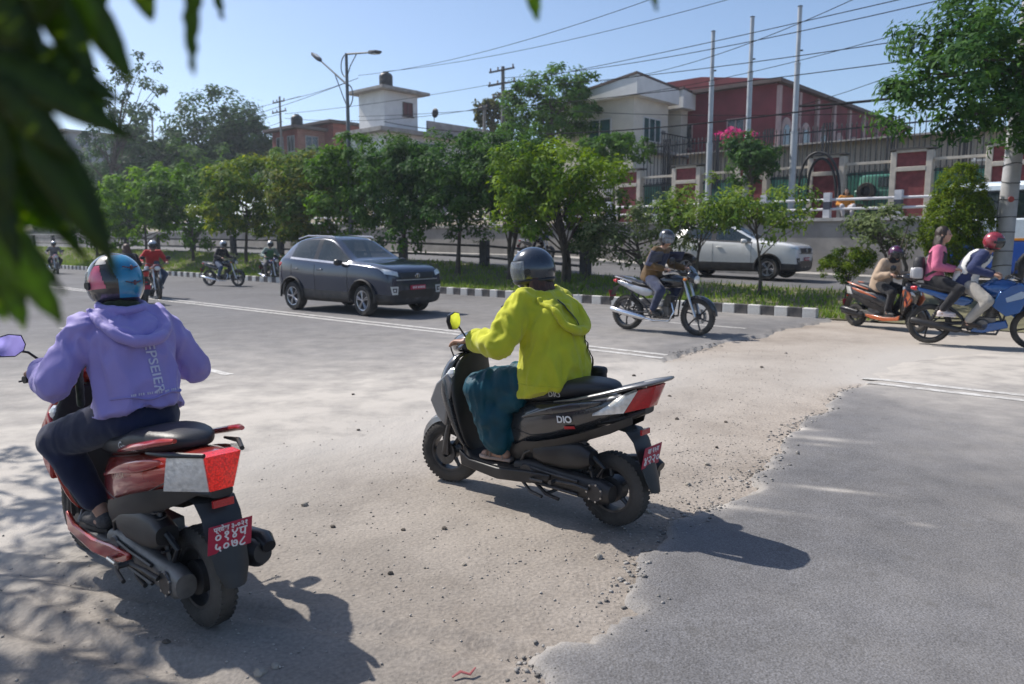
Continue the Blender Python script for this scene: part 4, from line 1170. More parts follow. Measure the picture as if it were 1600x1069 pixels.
def hand(mb, w, g, side, reach=0.0, axis=(0, 1, 0), fr=1.0):
    """palm over a grip at g, four fingers curling round it, thumb under"""
    g = Vector(g); w = Vector(w); ax = Vector(axis).normalized()
    fw = Vector((1, 0, 0)); fw = (fw - ax * fw.dot(ax)).normalized(); up = Vector((0, 0, 1))
    k = g + up * .024 + fw * .012
    mb.tube([w, lerp(w, k, .55) + up * .006, k], [.026, .036, .036], 12, flat=.6)
    ln = (.92, 1.05, 1.0, .78)
    for i in range(4):
        b = k + ax * side * (-.033 + .022 * i)
        if reach:
            p1 = b + (fw * (.040 + .03 * reach) + up * -.001) * ln[i]; p2 = b + (fw * (.068 + .035 * reach) + up * -.018) * ln[i]; p3 = b + (fw * (.082 + .04 * reach) + up * -.04) * ln[i]
        else:
            p1 = b + (fw * .026 + up * -.006) * ln[i]; p2 = b + (fw * .030 + up * -.036) * ln[i]; p3 = b + (fw * .004 + up * -.052) * ln[i]
        for q0, q1, r0, r1 in ((b - fw * .01, p1, .0105 * fr, .0098 * fr), (p1, p2, .0098 * fr, .009 * fr), (p2, p3, .009 * fr, .0075 * fr)):
            mb.cap(q0, q1, r0, r1, 8)
    tb = k + ax * side * (-.036) - fw * .03
    t1 = g + ax * side * (-.052) + fw * .006 - up * .008; t2 = g + ax * side * (-.03) + fw * .026 - up * .024
    mb.cap(tb, t1, .0125, .0115, 8); mb.cap(t1, t2, .0115, .009, 8)
def person(name, label, loc, rotz, ps, cl, voxel=.013, group=None):
    r = thing(name, label, 'person', loc, rotz, group)
    k = ps.get('k', 1.0)
    H = Vector(ps.get('hip', (-.12, 0, .86))); Nk = Vector(ps.get('neck', (.02, 0, 1.31)))
    sp = (Nk - H); L_ = sp.length; u = sp.normalized(); side = Vector((0, 1, 0)); fw = side.cross(u).normalized()
    tw = ps.get('twist', 0.0)
    bulk = cl.get('bulk', 1.0)
    def spine(f): return H + sp * f + fw * (-.035 * math.sin(PI * f) * ps.get('hunch', 1.0))
    def trings(ex, prof):
        out = []
        for f, hw, hd in prof:
            c = spine(f)
            out.append([c + side * (y * 1) + fw * x for y, x in ring(20, hw * bulk + ex, hd * bulk + ex, 2.4)])
        return out
    shw = ps.get('shw', .175) * k
    SH = {s: spine(.93) + Vector((0, s * shw, 0)) - u * .015 for s in (1, -1)}
    HJ = {s: H + Vector((.02, s * .085, -.02)) for s in (1, -1)}
    HD, FT = {}, {}
    for s in (1, -1):
        HD[s] = Vector(ps['hand'][0 if s > 0 else 1]); FT[s] = Vector(ps['foot'][0 if s > 0 else 1])
    UA, FA, TH, SHN = .285 * k, .255 * k, .42 * k, .40 * k
    WR_ = {s: HD[s] + Vector((-.075, -s * .01, .035)) for s in (1, -1)}
    for s in (1, -1):
        if ps.get('wrist'): WR_[s] = Vector(ps['wrist'][0 if s > 0 else 1])
    EL = {s: ik(SH[s], WR_[s], UA, FA, ps.get('elbow', (-.35, s * .55, -.75)) if not ps.get('elbow2') else ps['elbow2'][0 if s > 0 else 1]) for s in (1, -1)}
    AN = {s: FT[s] + Vector((-.03, 0, .085)) for s in (1, -1)}
    KN = {s: ik(HJ[s], AN[s], TH, SHN, (.8, s * ps.get('splay', .30), .55)) for s in (1, -1)}
    hc = Nk + u * .055 + Vector((.035, 0, .115)) * 1.0
    if ps.get('head'): hc = Vector(ps['head'])
    yaw = ps.get('yaw', 0.0); hp = ps.get('hpitch', .12)
    hrot = Matrix.Rotation(yaw, 3, 'Z') @ Matrix.Rotation(hp, 3, 'Y')
    # ---- body: one continuous surface
    mb = MB()
    mb.loft(trings(-.012, ((0, .16, .125), (.25, .145, .11), (.5, .14, .105), (.8, .15, .105), (.95, .12, .075), (1.02, .06, .055))))
    mb.cap(Nk - u * .05, hc - Vector((.01, 0, .06)), .055, .05)
    mb.ell(hc, (.094, .075, .112), rot=hrot); mb.ell(hc + hrot @ Vector((.03, 0, -.05)), (.062, .055, .065), rot=hrot)
    mb.ell(hc + hrot @ Vector((.097, 0, -.012)), (.016, .013, .022), rot=hrot)
    mb.ell(hc + hrot @ Vector((.083, 0, -.058)), (.012, .024, .009), rot=hrot)
    for s in (1, -1):
        mb.ell(hc + hrot @ Vector((-.005, s * .077, -.012)), (.018, .009, .03), rot=hrot)
        mb.cap(SH[s], EL[s], .05 * k, .042 * k); mb.cap(EL[s], WR_[s], .042 * k, .027 * k)
        hand(mb, WR_[s], HD[s], s, ps.get('reach', (0, 0))[0 if s > 0 else 1], ps.get('gaxis', {}).get(s, (0, 1, 0)))
        mb.cap(HJ[s], KN[s], .085 * k, .06 * k); mb.cap(KN[s], AN[s], .055 * k, .036 * k)
        fd = Vector(ps.get('footdir', (1, 0, 0))); fd = (fd + Vector((0, s * .12, 0))).normalized()
        mb.cap(AN[s] + Vector((-.01, 0, -.045)), FT[s] + fd * .12 + Vector((0, 0, .025)), .036, .022)
    fuse(mb, 'body', cl.get('skin', SKIN), r, voxel * .62, 3)
    if ps.get('face'):
        for s in (1, -1):
            mb = MB(); mb.ell(hc + hrot @ Vector((.086, s * .032, .008)), (.009, .014, .008), 10, 6); mb.build('eye', BLK_CLEAN, r)
    # ---- top
    ex = cl.get('loose', .018)
    mb = MB()
    hem = cl.get('hem', -.16)
    prof = [(hem, .185, .155), (0, .175, .15), (.22, .158, .13), (.5, .155, .12), (.78, .165, .118), (.93, .135, .088), (1.0, .075, .07)]
    mb.loft(trings(ex, prof))
    sl = cl.get('sleeve', 1.0); br = cl.get('sleeve_r', 1.0)
    for s in (1, -1):
        mb.ell(SH[s] - u * .012, .060 * k + ex * .5)
        mb.cap(lerp(SH[s], spine(.85), .35), SH[s], .08, .066 * k + ex * .5)
        mb.cap(SH[s], EL[s], (.056 * k + ex) * br, (.050 * k + ex) * br)
        if sl > .5:
            mb.cap(EL[s], lerp(EL[s], WR_[s], (sl - .5) * 2 * .96), (.050 * k + ex) * br, (.034 * k + ex * .8) * br)
    seed = len(r.name) + int(abs(loc[0]) * 7)
    top = fuse(mb, cl.get('top_name', 'jacket'), cl['top'], r, voxel, 5, wrinkle(cl.get('wr', .011), cl.get('wf', 8.0), seed))
    if cl.get('cuffs'):
        for s in (1, -1):
            d = (WR_[s] - EL[s]).normalized(); c0 = lerp(EL[s], WR_[s], .90)
            a1 = d.cross(Vector((0, 0, 1))).normalized(); a2 = d.cross(a1)
            mb = MB()
            for q_ in range(4):
                cq = c0 + d * (.013 * q_)
                mb.tube([cq + (a1 * math.cos(t_) + a2 * math.sin(t_)) * (.036 + ex * .8 + .002 * (q_ % 2)) for t_ in [2 * PI * w_ / 20 for w_ in range(20)]], .0075, 6, closed=True)
            mb.build('cuff', cl['top'], r, ang=180)
        bvt_ = bvh_of(top); mb = MB(); pts = []
        zc_ = (H + sp * (hem * .55)).z
        for q_ in range(48):
            t_ = 2 * PI * q_ / 48; dv = Vector((math.cos(t_), math.sin(t_), 0))
            hh_ = bvt_.ray_cast(Vector((spine(hem * .5).x, 0, zc_)) + dv * .6, -dv, .6)
            if hh_[0] is not None: pts.append(hh_[0] + dv * .001)
        if len(pts) > 20: mb.tube(pts, .0035, 5, closed=True); mb.build('hem_seam', cl['top'], r, ang=180)
    # ---- trousers
    mb = MB()
    ex2 = cl.get('loose2', .014)
    mb.loft([[H + Vector((-.02, 0, 0)) + Vector((x, y, dz)) for y, x in ring(18, hw * bulk * .92, hd * bulk * .84, 2.3)] for dz, hw, hd in ((-.10, .16, .14), (-.04, .18, .16), (.03, .168, .13), (.07, .14, .11))])
    te = cl.get('leg_end', .9); lr = cl.get('leg_r', 1.0)
    for s in (1, -1):
        mb.cap(HJ[s] + Vector((0, 0, -.01)), KN[s], (.095 * k + ex2), (.067 * k + ex2) * lr)
        e = lerp(KN[s], AN[s], te)
        mb.cap(KN[s], e, (.063 * k + ex2) * lr, (.045 * k + ex2) * cl.get('cuff', lr))
        if cl.get('drape'):
            mb.ell(lerp(KN[s], e, .45) + Vector((-.05, 0, 0)), (.11, .085, .17))
            mb.ell(lerp(HJ[s], KN[s], .6) + Vector((0, 0, -.07)), (.15, .09, .11))
    fuse(mb, cl.get('bottom_name', 'trousers'), cl['bottom'], r, voxel, 4, wrinkle(cl.get('wr2', .008), cl.get('wf2', 9.0), seed + 3, (1, 1, .38)))
    # ---- shoes
    for s in (1, -1):
        fd = Vector(ps.get('footdir', (1, 0, 0))); fd = (fd + Vector((0, s * .12, 0))).normalized()
        sd = Vector((0, 0, 1)).cross(fd)
        f0 = FT[s]
        rot = frame((0, 0, 0), fd, sd).to_3x3()
        if cl.get('shoe_kind') == 'sandal':
            mb = MB(); pts = [(-.09, .03), (-.05, .036), (.02, .036), (.09, .045), (.13, .038), (.15, .02), (.15, -.015), (.13, -.036), (.08, -.042), (.0, -.034), (-.06, -.034), (-.09, -.022)]
            mb.prism(pts, 0, .022, 'xy', frame(f0, fd, sd)); so = mb.build('sandal', cl['shoe'], r, bev=.006)
            mb = MB()
            for xx, hh in ((.085, .052), (.055, .058), (-.04, .075)):
                mb.tube([f0 + rot @ Vector((xx, y, z)) for y, z in ((.042, .015), (.03, hh * .8), (0, hh + .008), (-.03, hh * .8), (-.042, .015))], .011, 8, flat=.35)
            mb.build('strap', cl['shoe'], so)
        else:
            mb = MB(); mb.ell(f0 + rot @ Vector((-.045, 0, .04)), (.055, .042, .05)); mb.ell(f0 + rot @ Vector((.06, 0, .032)), (.095, .046, .036)); mb.ell(f0 + rot @ Vector((.0, 0, .055)), (.06, .038, .04))
            mb.box(f0 + rot @ Vector((.03, 0, .012)), (.2, .07, .02), rot)
            sh = fuse(mb, 'shoe', cl['shoe'], r, .01, 2)
            mb = MB(); mb.prism([(-.10, .02), (-.06, .04), (.03, .042), (.1, .05), (.15, .025), (.15, -.02), (.1, -.045), (.02, -.036), (-.06, -.036), (-.10, -.02)], -.004, .014, 'xy', frame(f0, fd, sd)); mb.build('sole', cl.get('sole', BLK), sh)
    # ---- helmet, hair, scarf
    out = dict(root=r, top=top, hc=hc, hrot=hrot, SH=SH, Nk=Nk, fw=fw, u=u, H=H, spine=spine, KN=KN, EL=EL)
    if cl.get('helmet'):
        out['helmet'] = helmet(r, hc, yaw, hp, cl['helmet'], cl.get('full', True), panel=cl.get('panel'), opened=cl.get('opened', 0), low=cl.get('hel_low', -58))
    if cl.get('hair'):
        mb = MB()
        for i in range(cl.get('hairn', 14)):
            a = PI + (i / (cl.get('hairn', 14) - 1) - .5) * 2.7
            d = hrot @ Vector((math.cos(a), math.sin(a), 0))
            top_ = hc + d * .085 + Vector((0, 0, -.03)); ln = cl['hair'] * rng.uniform(.8, 1.1)
            mb.tube([top_, top_ + d * .025 + Vector((0, 0, -ln * .5)), top_ + d * rng.uniform(.005, .03) + Vector((0, 0, -ln))], [.03, .03, .012], 8)
        if not cl.get('helmet'):
            mb.ell(hc + hrot @ Vector((-.022, 0, .02)), (.10, .088, .112), rot=hrot)
        fuse(mb, 'hair', cl.get('hair_m', HAIR), r, max(.009, voxel * .8), 3, wrinkle(.008, 30, 4, (1, 1, .2)))
    if cl.get('scarf'):
        mb = MB()
        for i, z in enumerate((-.02, .015, .05)):
            mb.tube([Nk + Vector((math.cos(a) * (.085 - .006 * i) + .02, math.sin(a) * (.09 - .006 * i), z + .012 * math.sin(a * 2 + i))) for a in [2 * PI * j / 16 for j in range(16)]], .026, 8, closed=True)
        if cl.get('scarf_tail'):
            q = SH[1]; mb.tube([Nk + Vector((.08, .06, 0)), Nk + Vector((.14, .10, -.10)), Nk + Vector((.13, .16, -.25)), Nk + Vector((.10, .17, -.42))], [.03, .035, .035, .025], 8, flat=.5)
        fuse(mb, 'scarf', cl['scarf'], r, max(.01, voxel * .8), 3, wrinkle(.006, 20, 2))
    if cl.get('mask'):
        mm = shell((.108, .084, .10), hc, hrot, lambda a, ph: abs(a) < 60 and -60 < ph < -2, 36, 24)
        o_ = link('face_mask', mm, cl['mask'], r); o_.modifiers.new('t', 'SOLIDIFY').thickness = .004
    if cl.get('hood'):
        hd = cl['hood']; bvt = bvh_of(top); mb = MB()
        def back(yv, zv):
            h = bvt.ray_cast(Vector((Nk.x - 1, yv, zv)), Vector((1, 0, 0)), 1.5)
            return h[0].x if h[0] is not None and h[0].x < Nk.x + .1 else Nk.x - .02
        path = []; rad = []
        for j in range(25):
            f = j / 24; a = -1 + 2 * f
            yv = .155 * hd * math.sin(a * PI * .5); dz = .05 + cl.get('hood_up', 0) - cl.get('hood_drop', .20) * hd * (1 - abs(a) ** 2.2)
            zv = Nk.z + dz
            path.append(Vector((back(yv, zv) - .012 - .028 * (1 - abs(a) ** 2), yv, zv))); rad.append(.014 + .014 * (1 - abs(a) ** 2))
        mb.tube(path, rad, 10)
        for j in range(1, 24):                     # pouch between the rim and the neck
            a = -1 + 2 * j / 24
            q = Vector((Nk.x - .055, path[j].y * .75, Nk.z + .045 + cl.get('hood_up', 0) - .03 * (1 - abs(a))))
            mb.tube([path[j], lerp(path[j], q, .5) + Vector((.012, 0, -.035 * (1 - abs(a)))), q], .017, 8)
        path2 = [Nk + Vector((math.cos(t_) * .085 - .01, math.sin(t_) * .10, .05 + .012 * math.cos(t_))) for t_ in [2 * PI * q / 20 for q in range(20)]]
        if cl.get('collar', True): mb.tube(path2, .020, 8, closed=True)
        fuse(mb, 'hood', cl['top'], r, voxel * .7, 3, wrinkle(.006, 14, 8))
    return out
def conform(me, bvh, d, off):
    d = Vector(d).normalized()
    for v in me.vertices:
        hit = bvh.ray_cast(v.co - d * .5, d, 1.5)
        if hit[0] is not None: v.co = hit[0] - d * off
    me.update()
def cloth(name, col, var=.12, rough=.85, f=10, bump=.25, bscale=300, sheen=.2):
    return M(name, col, rough, var=var, scale=f, bump=bump, bscale=bscale, sheen=sheen, spec=.25)

def place(px_rear, px_front, wb):
    """middle point and heading of a two-wheeler from its tyre contact pixels"""
    a, b = P(*px_rear, .012), P(*px_front, .012)
    m = (a + b) / 2; d = b - a
    return Vector((m.x, m.y, 0)), math.atan2(d.y, d.x)
def local(loc, rz, v):
    return Vector(loc) + Matrix.Rotation(rz, 3, 'Z') @ Vector(v)
def dh(loc):
    return dirt_height(loc.x, loc.y)

# ------------------------------------------------------------------ grey scooter and the rider in the yellow top
GREY = M('grey_metallic', (.062, .065, .072), .26, .55, var=.12, scale=20, coat=.9, dust=.04)
SILV = M('silver_trim', (.20, .205, .215), .35, .6, var=.1, coat=.3, dust=.12)
loc, rz = place((962, 822), (706, 746), 1.25)
rz += R(3)
loc.z = .004
sc1 = scooter('scooter', 'dark grey scooter carrying the rider in the yellow top', loc, rz, GREY, SILV, 'dark', steer=R(14),
              plate=(('बा ६५प', .044, .034, 1.0), ('४२२०', .078, -.022, 1.05)))
YEL = cloth('yellow_cotton', (.50, .51, .03), .08)
TEAL = cloth('teal_satin', (.0015, .055, .085), .25, .45, sheen=.0)
VIS = glass_mat('visor_smoke', (.25, .28, .32), .42)
HG = M('helmet_graphite', (.035, .045, .062), .22, .4, var=.15, coat=.8)
y = person('person', 'scooter rider in a yellow hooded top, teal trousers and dark helmet', loc, rz,
           dict(hip=(-.21, 0, .87), neck=(-.09, 0, 1.315), hand=((.262, .268, 1.005), (.395, -.315, 1.005)), foot=((.13, .10, .268), (.12, -.10, .268)), reach=(1, 0),
                head=(-.045, .0, 1.455), yaw=R(30), hpitch=.10, splay=.35, hunch=1.3, shw=.165,
                elbow2=((-.30, .75, -.75), (-.3, -.7, -.75))),
           dict(top=YEL, bottom=TEAL, shoe=M('beige_leather', (.42, .31, .25), .6), shoe_kind='sandal', helmet=dict(shell=HG, visor=VIS), full=True, top_name='top', bottom_name='trousers',
                hair=.19, hair_m=M('auburn_hair', (.05, .016, .008), .45, var=.4, scale=40, bump=.4, bscale=140), hem=-.27, bulk=1.16, loose=.026, sleeve_r=1.12, leg_r=1.4, cuff=1.9, leg_end=.80, drape=True, wr=.030, wr2=.026, wf2=10, cuffs=True, hood=.95, hood_up=-.055, collar=False, hel_low=-34, opened=0, wf=9), voxel=.0115)
# strap across the back and the handbag it carries
bv = bvh_of(y['top'])
sp_pts = []
for i in range(26):
    f = i / 25
    p = Vector((0, lerp(.06, -.20, f), lerp(1.30, .86, f)))
    h = bv.ray_cast(Vector((-1.0, p.y, p.z)), Vector((1, 0, 0)), 2)
    sp_pts.append((h[0] if h[0] is not None else Vector((-.25, p.y, p.z))) + Vector((-.012, 0, 0)))
bag = thing('handbag', 'small black shoulder bag hanging behind the yellow top on a strap', 'handbag', loc, rz)
mb = MB(); mb.tube(sp_pts, .011, 8, flat=.3); mb.build('strap', BLK_CLEAN, bag)
mb = MB()
be = sp_pts[-1] + Vector((-.03, -.03, -.05))
mb.loft([[be + Vector((a, b, z)) for a, b in ring(18, .055 * w_, .032 * w_, 3)] for z, w_ in ((-.065, .75), (-.055, .95), (0, 1.0), (.05, .93), (.065, .8))])
bb = mb.build('bag_body', M('black_leather', (.02, .02, .022), .5, bump=.3, bscale=120), bag, sub=1)
mb = MB(); mb.loft([[be + Vector((a, b, z)) for a, b in ring(18, .059 * w_, .036 * w_, 3)] for z, w_ in ((.01, 1.0), (.055, .97), (.07, .8))]); mb.build('flap', M('black_leather', (.02, .02, .022)), bb, sub=1)
mb = MB(); mb.box(be + Vector((-.01, -.039, .012)), (.018, .005, .012)); mb.build('clasp', STEEL, bb)
# helmet writing and the marks on the bodywork
def stick(veh_part, body, size, o, xax, yax, d, mat, root, off=.004, sp=1.0, name='lettering', bold=.0):
    bvx = bvh_of(veh_part)
    me = text_mesh(body, size, frame(o, xax, yax), 0.0, sp, bold)
    conform(me, bvx, d, off)
    me.materials.clear()
    return link(name, me, mat, root)
WTXT = M('sticker_white', (.7, .7, .7), .4, var=.03)
def child(root, nm):
    return [c for c in root.children if c.name.split('.')[0] == nm]
for s in ('body', 'seat'):
    for c in child(sc1, s): baked(c)
bd = child(sc1, 'body')[0]; stt = child(sc1, 'seat')[0]
stick(bd, 'DIO', .056, Vector((-.42, .4, .622)), (-1, 0, .12), (-.25, 0, 1), (0, -1, 0), WTXT, bd, .010, 1.0, 'emblem', .002)
mb = qpatch([(-.41, .4, .562), (-.475, .4, .57), (-.475, .4, .588), (-.41, .4, .58)], (0, -1, 0), bvh_of(bd), .010, 4, 4); mb.build('sticker', M('red_sticker', (.5, .02, .03), .4), bd)
stick(stt, 'DIO', .045, Vector((-.33, .3, .775)), (-1, 0, .05), (0, 0, 1), (0, -1, -.15), WTXT, stt, .004)

def body_details(root):
    bd_ = child(root, 'body')[0]; bvx = bvh_of(bd_)
    for s in (1, -1):
        for pl_ in ([(-.02, .50), (-.16, .485), (-.34, .53), (-.52, .60), (-.66, .665)], [(.02, .64), (-.10, .665), (-.26, .70), (-.40, .73)]):
            pts = []
            for i in range(len(pl_) - 1):
                for k_ in range(6):
                    x_, z_ = lerp(pl_[i][0], pl_[i + 1][0], k_ / 6), lerp(pl_[i][1], pl_[i + 1][1], k_ / 6)
                    h_ = bvx.ray_cast(Vector((x_, s * .5, z_)), Vector((0, -s, 0)), .6)
                    if h_[0] is not None: pts.append(h_[0] + Vector((0, s * .0008, 0)))
            if len(pts) > 5:
                mb = MB(); mb.tube(pts, .0028, 5); mb.build('panel_gap', BLK_CLEAN, bd_)
        for (x_, z_) in ((-.10, .44), (-.62, .63), (.02, .56)):
            h_ = bvx.ray_cast(Vector((x_, s * .5, z_)), Vector((0, -s, 0)), .6)
            if h_[0] is not None:
                mb = MB(); mb.cyl(h_[0] - Vector((0, s * .004, 0)), h_[0] + Vector((0, s * .003, 0)), .007, .006, 10); mb.build('screw', DKST, bd_)
        mb = MB(); mb.tube([(.37, s * .19, 1.0), (.46, s * .20, .98), (.53, s * .12, .94), (.52, s * .06, .80)], .005, 6); mb.build('brake_cable', BLK_CLEAN, root)
    mb = MB(); mb.tube([(-.58, .165, .235), (-.50, .185, .255), (-.36, .19, .25)], [.012, .010, .010], 8); mb.cyl((-.36, .175, .25), (-.36, .24, .25), .013, .013, 10); mb.build('kick_starter', DKST, root)
    for i in range(7):
        mb = MB(); mb.cyl((-.61 + .05 * math.cos(i * .9), .15, .218 + .05 * math.sin(i * .9)), (-.61 + .05 * math.cos(i * .9), .157, .218 + .05 * math.sin(i * .9)), .006, .006, 8); mb.build('cover_bolt', STEEL, root)
    mb = MB(); mb.tube([(-.20, .12, .42), (-.10, .14, .36), (-.06, .12, .30)], .012, 8); mb.build('breather_hose', BLK_CLEAN, root)
    mb = MB(); mb.tube([(-.58, .12, .42), (-.64, .10, .36), (-.60, .10, .30)], .014, 8); mb.build('breather_hose', BLK_CLEAN, root)
body_details(sc1)
# ------------------------------------------------------------------ red scooter and the rider in the lilac jacket
RED = M('red_metallic', (.36, .028, .016), .26, .4, var=.12, scale=15, coat=.9)
RED2 = M('red_gloss', (.42, .025, .015), .22, .2, var=.08, coat=1.0)
loc2, rz2 = place((290, 948), (160, 864), 1.25)
loc2.z = .002
sc2 = scooter('scooter', 'red scooter with lit brake lamp carrying the rider in the lilac jacket', loc2, rz2, RED, RED2, 'red', lit=True, steer=R(2),
              plate=(('प्रदेश ३-०२१', .030, .044, 1.0), ('०१४प', .062, .008, 1.05), ('५०७८', .062, -.038, 1.05)))
LILAC = cloth('lilac_nylon', (.30, .25, .56), .05, .6, bump=.12)
NAVY = cloth('navy_cotton', (.012, .016, .045), .25)
HP = M('helmet_black', (.02, .018, .02), .25, var=.3, coat=.9)
TURQ = M('helmet_turquoise', (.01, .20, .36), .25, var=.15, scale=25, coat=.9)
PINK = M('helmet_pink', (.55, .10, .17), .25, var=.3, scale=14, coat=.9)
WHI = M('helmet_white', (.55, .53, .5), .3, var=.2, scale=16, coat=.9)
p2 = person('person', 'scooter rider in a lilac hooded jacket with a turquoise backed helmet', loc2, rz2,
            dict(hip=(-.10, 0, .86), neck=(.02, 0, 1.29), hand=((.325, .285, 1.005), (.325, -.285, 1.005)), foot=((.14, .115, .268), (.14, -.11, .268)),
                 head=(.07, .0, 1.435), yaw=R(10), hpitch=.12, shw=.162, splay=.4, elbow2=((-.25, .6, -.8), (-.25, -.6, -.8))),
            dict(top=LILAC, bottom=NAVY, shoe=M('grey_slipper', (.06, .055, .055), .8, var=.4, scale=80), sole=BLK, helmet=dict(shell=HP, visor=VIS), full=True,
                 scarf=cloth('olive_scarf', (.03, .04, .022), .5, f=30), scarf_tail=True, hem=-.02, bulk=1.0, loose=.022, sleeve_r=1.0, leg_end=.80, cuff=1.1, leg_r=1.12, cuffs=True, hood=1.0, hood_drop=.145, wr=.030, wf=7.5,
                 panel=[('helmet_panel', TURQ, lambda a, ph: (abs(a) > 150 - max(0, ph) * .4) and -36 < ph < 62), ('helmet_panel', PINK, lambda a, ph: 80 + ph * .5 < a < 122 - ph * .3 and -14 < ph < 34), ('helmet_panel', WHI, lambda a, ph: 98 < a < 128 - (ph - 36) * .4 and 36 < ph < 66)]), voxel=.0115)
jk = p2['top']; bvj = bvh_of(jk)
me = text_mesh('EPSEIER', .066, frame((-.6, -.03, 1.07), (0, 0, -1), (0, -1, 0)), 0, 1.02, .0008)
conform(me, bvj, (1, 0, 0), .004); me.materials.clear()
PRT = M('pale_print', (.60, .58, .70), .6, var=.1)
link('lettering', me, PRT, jk)
mb = MB(); pts = []
for i in range(30):
    yv = lerp(.15, -.19, i / 29); zv = .945 + .01 * math.sin(i * .4)
    h = bvj.ray_cast(Vector((-1, yv, zv)), Vector((1, 0, 0)), 2)
    if h[0] is not None: pts.append(h[0] + Vector((-.004, 0, 0)))
mb.tube(pts, .008, 8, flat=.5); mb.build('back_flap_seam', LILAC, jk)
mb = MB()
for i in range(26):
    yv = lerp(.10, -.13, i / 25); h = bvj.ray_cast(Vector((-1, yv, .962)), Vector((1, 0, 0)), 2)
    if h[0] is not None and i % 4: mb.box(h[0] + Vector((-.003, 0, 0)), (.002, .005, .011))
mb.build('print_line', PRT, jk)
# wings emblem on the turquoise panel
ho, hc_, hr_ = p2['helmet']
for zz in (.055, -.015):
    mb = MB()
    for s in (-1, 1):
        for k_ in range(3):
            mb.box(hc_ + hr_ @ Vector((-.150 + .012 * abs(k_) * .3 + (.012 if zz > .03 else 0), s * (.012 + .010 * k_), zz + .003 * k_)), (.004, .012, .0045), hr_)
    mb.ell(hc_ + hr_ @ Vector((-.152 + (.012 if zz > .03 else 0), 0, zz)), (.006, .008, .012), 8, 6)
    mb.build('helmet_emblem', M('emblem_dark', (.10, .04, .06), .4), ho)
for s in ('body', 'seat'):
    for c in child(sc2, s): baked(c)
bd = child(sc2, 'body')[0]; stt = child(sc2, 'seat')[0]
stick(bd, 'GRAZIA', .036, Vector((-.30, .4, .63)), (-1, 0, .22), (-.2, 0, 1), (0, -1, 0), M('gold_print', (.5, .42, .30), .4, .5), bd, .016, 1.15)
stick(stt, 'Grazia', .05, Vector((-.33, .3, .778)), (-1, 0, .05), (-.25, 0, 1), (0, -1, -.15), WTXT, stt, .004)
body_details(sc2)
# ================================================================== OTHER RIDERS
HB = M('helmet_dark', (.03, .032, .038), .25, .2, var=.15, coat=.7)
HW = M('helmet_silver', (.5, .5, .52), .25, .4, var=.1, coat=.7)
HR = M('helmet_red', (.28, .03, .045), .25, .1, var=.45, scale=20, coat=.8)
HPU = M('helmet_plum', (.07, .012, .05), .25, .1, var=.5, scale=18, coat=.8)
VD = glass_mat('visor_dark', (.03, .035, .04), .75)
SHOE_D = M('dark_shoe', (.03, .028, .026), .6)
SHOE_W = M('white_shoe', (.6, .52, .5), .6)
JEAN = cloth('blue_denim', (.06, .09, .16), .25)
KHAKI = cloth('grey_chino', (.33, .31, .28), .12)
BLKC = cloth('black_cloth', (.016, .016, .019), .25)
def moto_pose(**kw):
    d = dict(hip=(-.20, 0, .90), neck=(.0, 0, 1.37), head=(.06, 0, 1.515), hand=((.28, .32, 1.01), (.28, -.32, 1.01)), foot=((-.04, .18, .285), (-.04, -.18, .285)), splay=.42, elbow2=((-.3, .55, -.7), (-.3, -.55, -.7)))
    d.update(kw)
    return d
# motorcycle with chrome silencer, rider in brown and navy
loc, rz = place((980, 516), (1090, 526), 1.3)
BRN = cloth('brown_navy_jacket', (.13, .075, .028), .3)
loc.z = .03
mc = motorcycle('motorcycle', 'black and red motorcycle with chrome silencer passing the striped kerb', loc, rz, M('moto_black', (.015, .016, .02), .2, .2, coat=.9), M('moto_black_guard', (.015, .016, .02), .25, coat=.6), tailmat=M('moto_silver', (.45, .45, .47), .3, .5, coat=.5))
a = person('person', 'motorcycle rider in brown and navy jacket, pale mask and dark helmet', loc, rz, moto_pose(yaw=R(-20)), dict(top=BRN, bottom=cloth('navy_trousers', (.03, .04, .085), .3), shoe=SHOE_D, helmet=dict(shell=HB, visor=VIS), mask=M('mask_blue', (.45, .52, .6), .8), full=False), voxel=.016)
NVB = cloth('navy_chest', (.02, .025, .06), .2)
mb = qpatch([(.4, .13, 1.28), (.4, -.13, 1.28), (.4, -.13, 1.0), (.4, .13, 1.0)], (-1, 0, 0), bvh_of(a['top']), .012, 10, 10); mb.build('jacket_front', NVB, a['root'], ang=180)
for s in (1, -1):
    mb = qpatch([(.10, s * .5, 1.30), (-.06, s * .5, 1.34), (-.14, s * .5, 1.12), (.02, s * .5, 1.08)], (0, -s, 0), bvh_of(a['top']), .012, 8, 8); mb.build('sleeve_panel', NVB, a['root'], ang=180)
for o_ in (mc, a['root']): o_.scale = (1.1, 1.1, 1.1)
# orange and black scooter, rider in beige
loc, rz = place((1336, 509), (1432, 520), 1.25)
loc.z = .012
scooter('scooter', 'black scooter with orange flames carrying the rider in the beige jacket', loc, rz, M('scooter_black', (.02, .02, .024), .25, .2, coat=.7, dust=.1), M('orange_flash', (.42, .10, .03), .35, coat=.5), 'red')
a = person('person', 'scooter rider in a beige jacket, black trousers and plum helmet', loc, rz,
       dict(hip=(-.14, 0, .86), neck=(.06, 0, 1.29), head=(.14, 0, 1.41), hand=((.325, .285, 1.005), (.325, -.285, 1.005)), foot=((.14, .1, .268), (.14, -.1, .268)), hpitch=.3, yaw=R(-10), splay=.3, hunch=1.4, elbow2=((-.1, .4, -.9), (-.1, -.4, -.9))),
       dict(top=cloth('beige_wool', (.42, .31, .22), .1), bottom=BLKC, shoe=SHOE_D, helmet=dict(shell=HPU, visor=VD), full=False, hair=.14, hem=-.25, scarf=BLKC, loose=.024), voxel=.015)
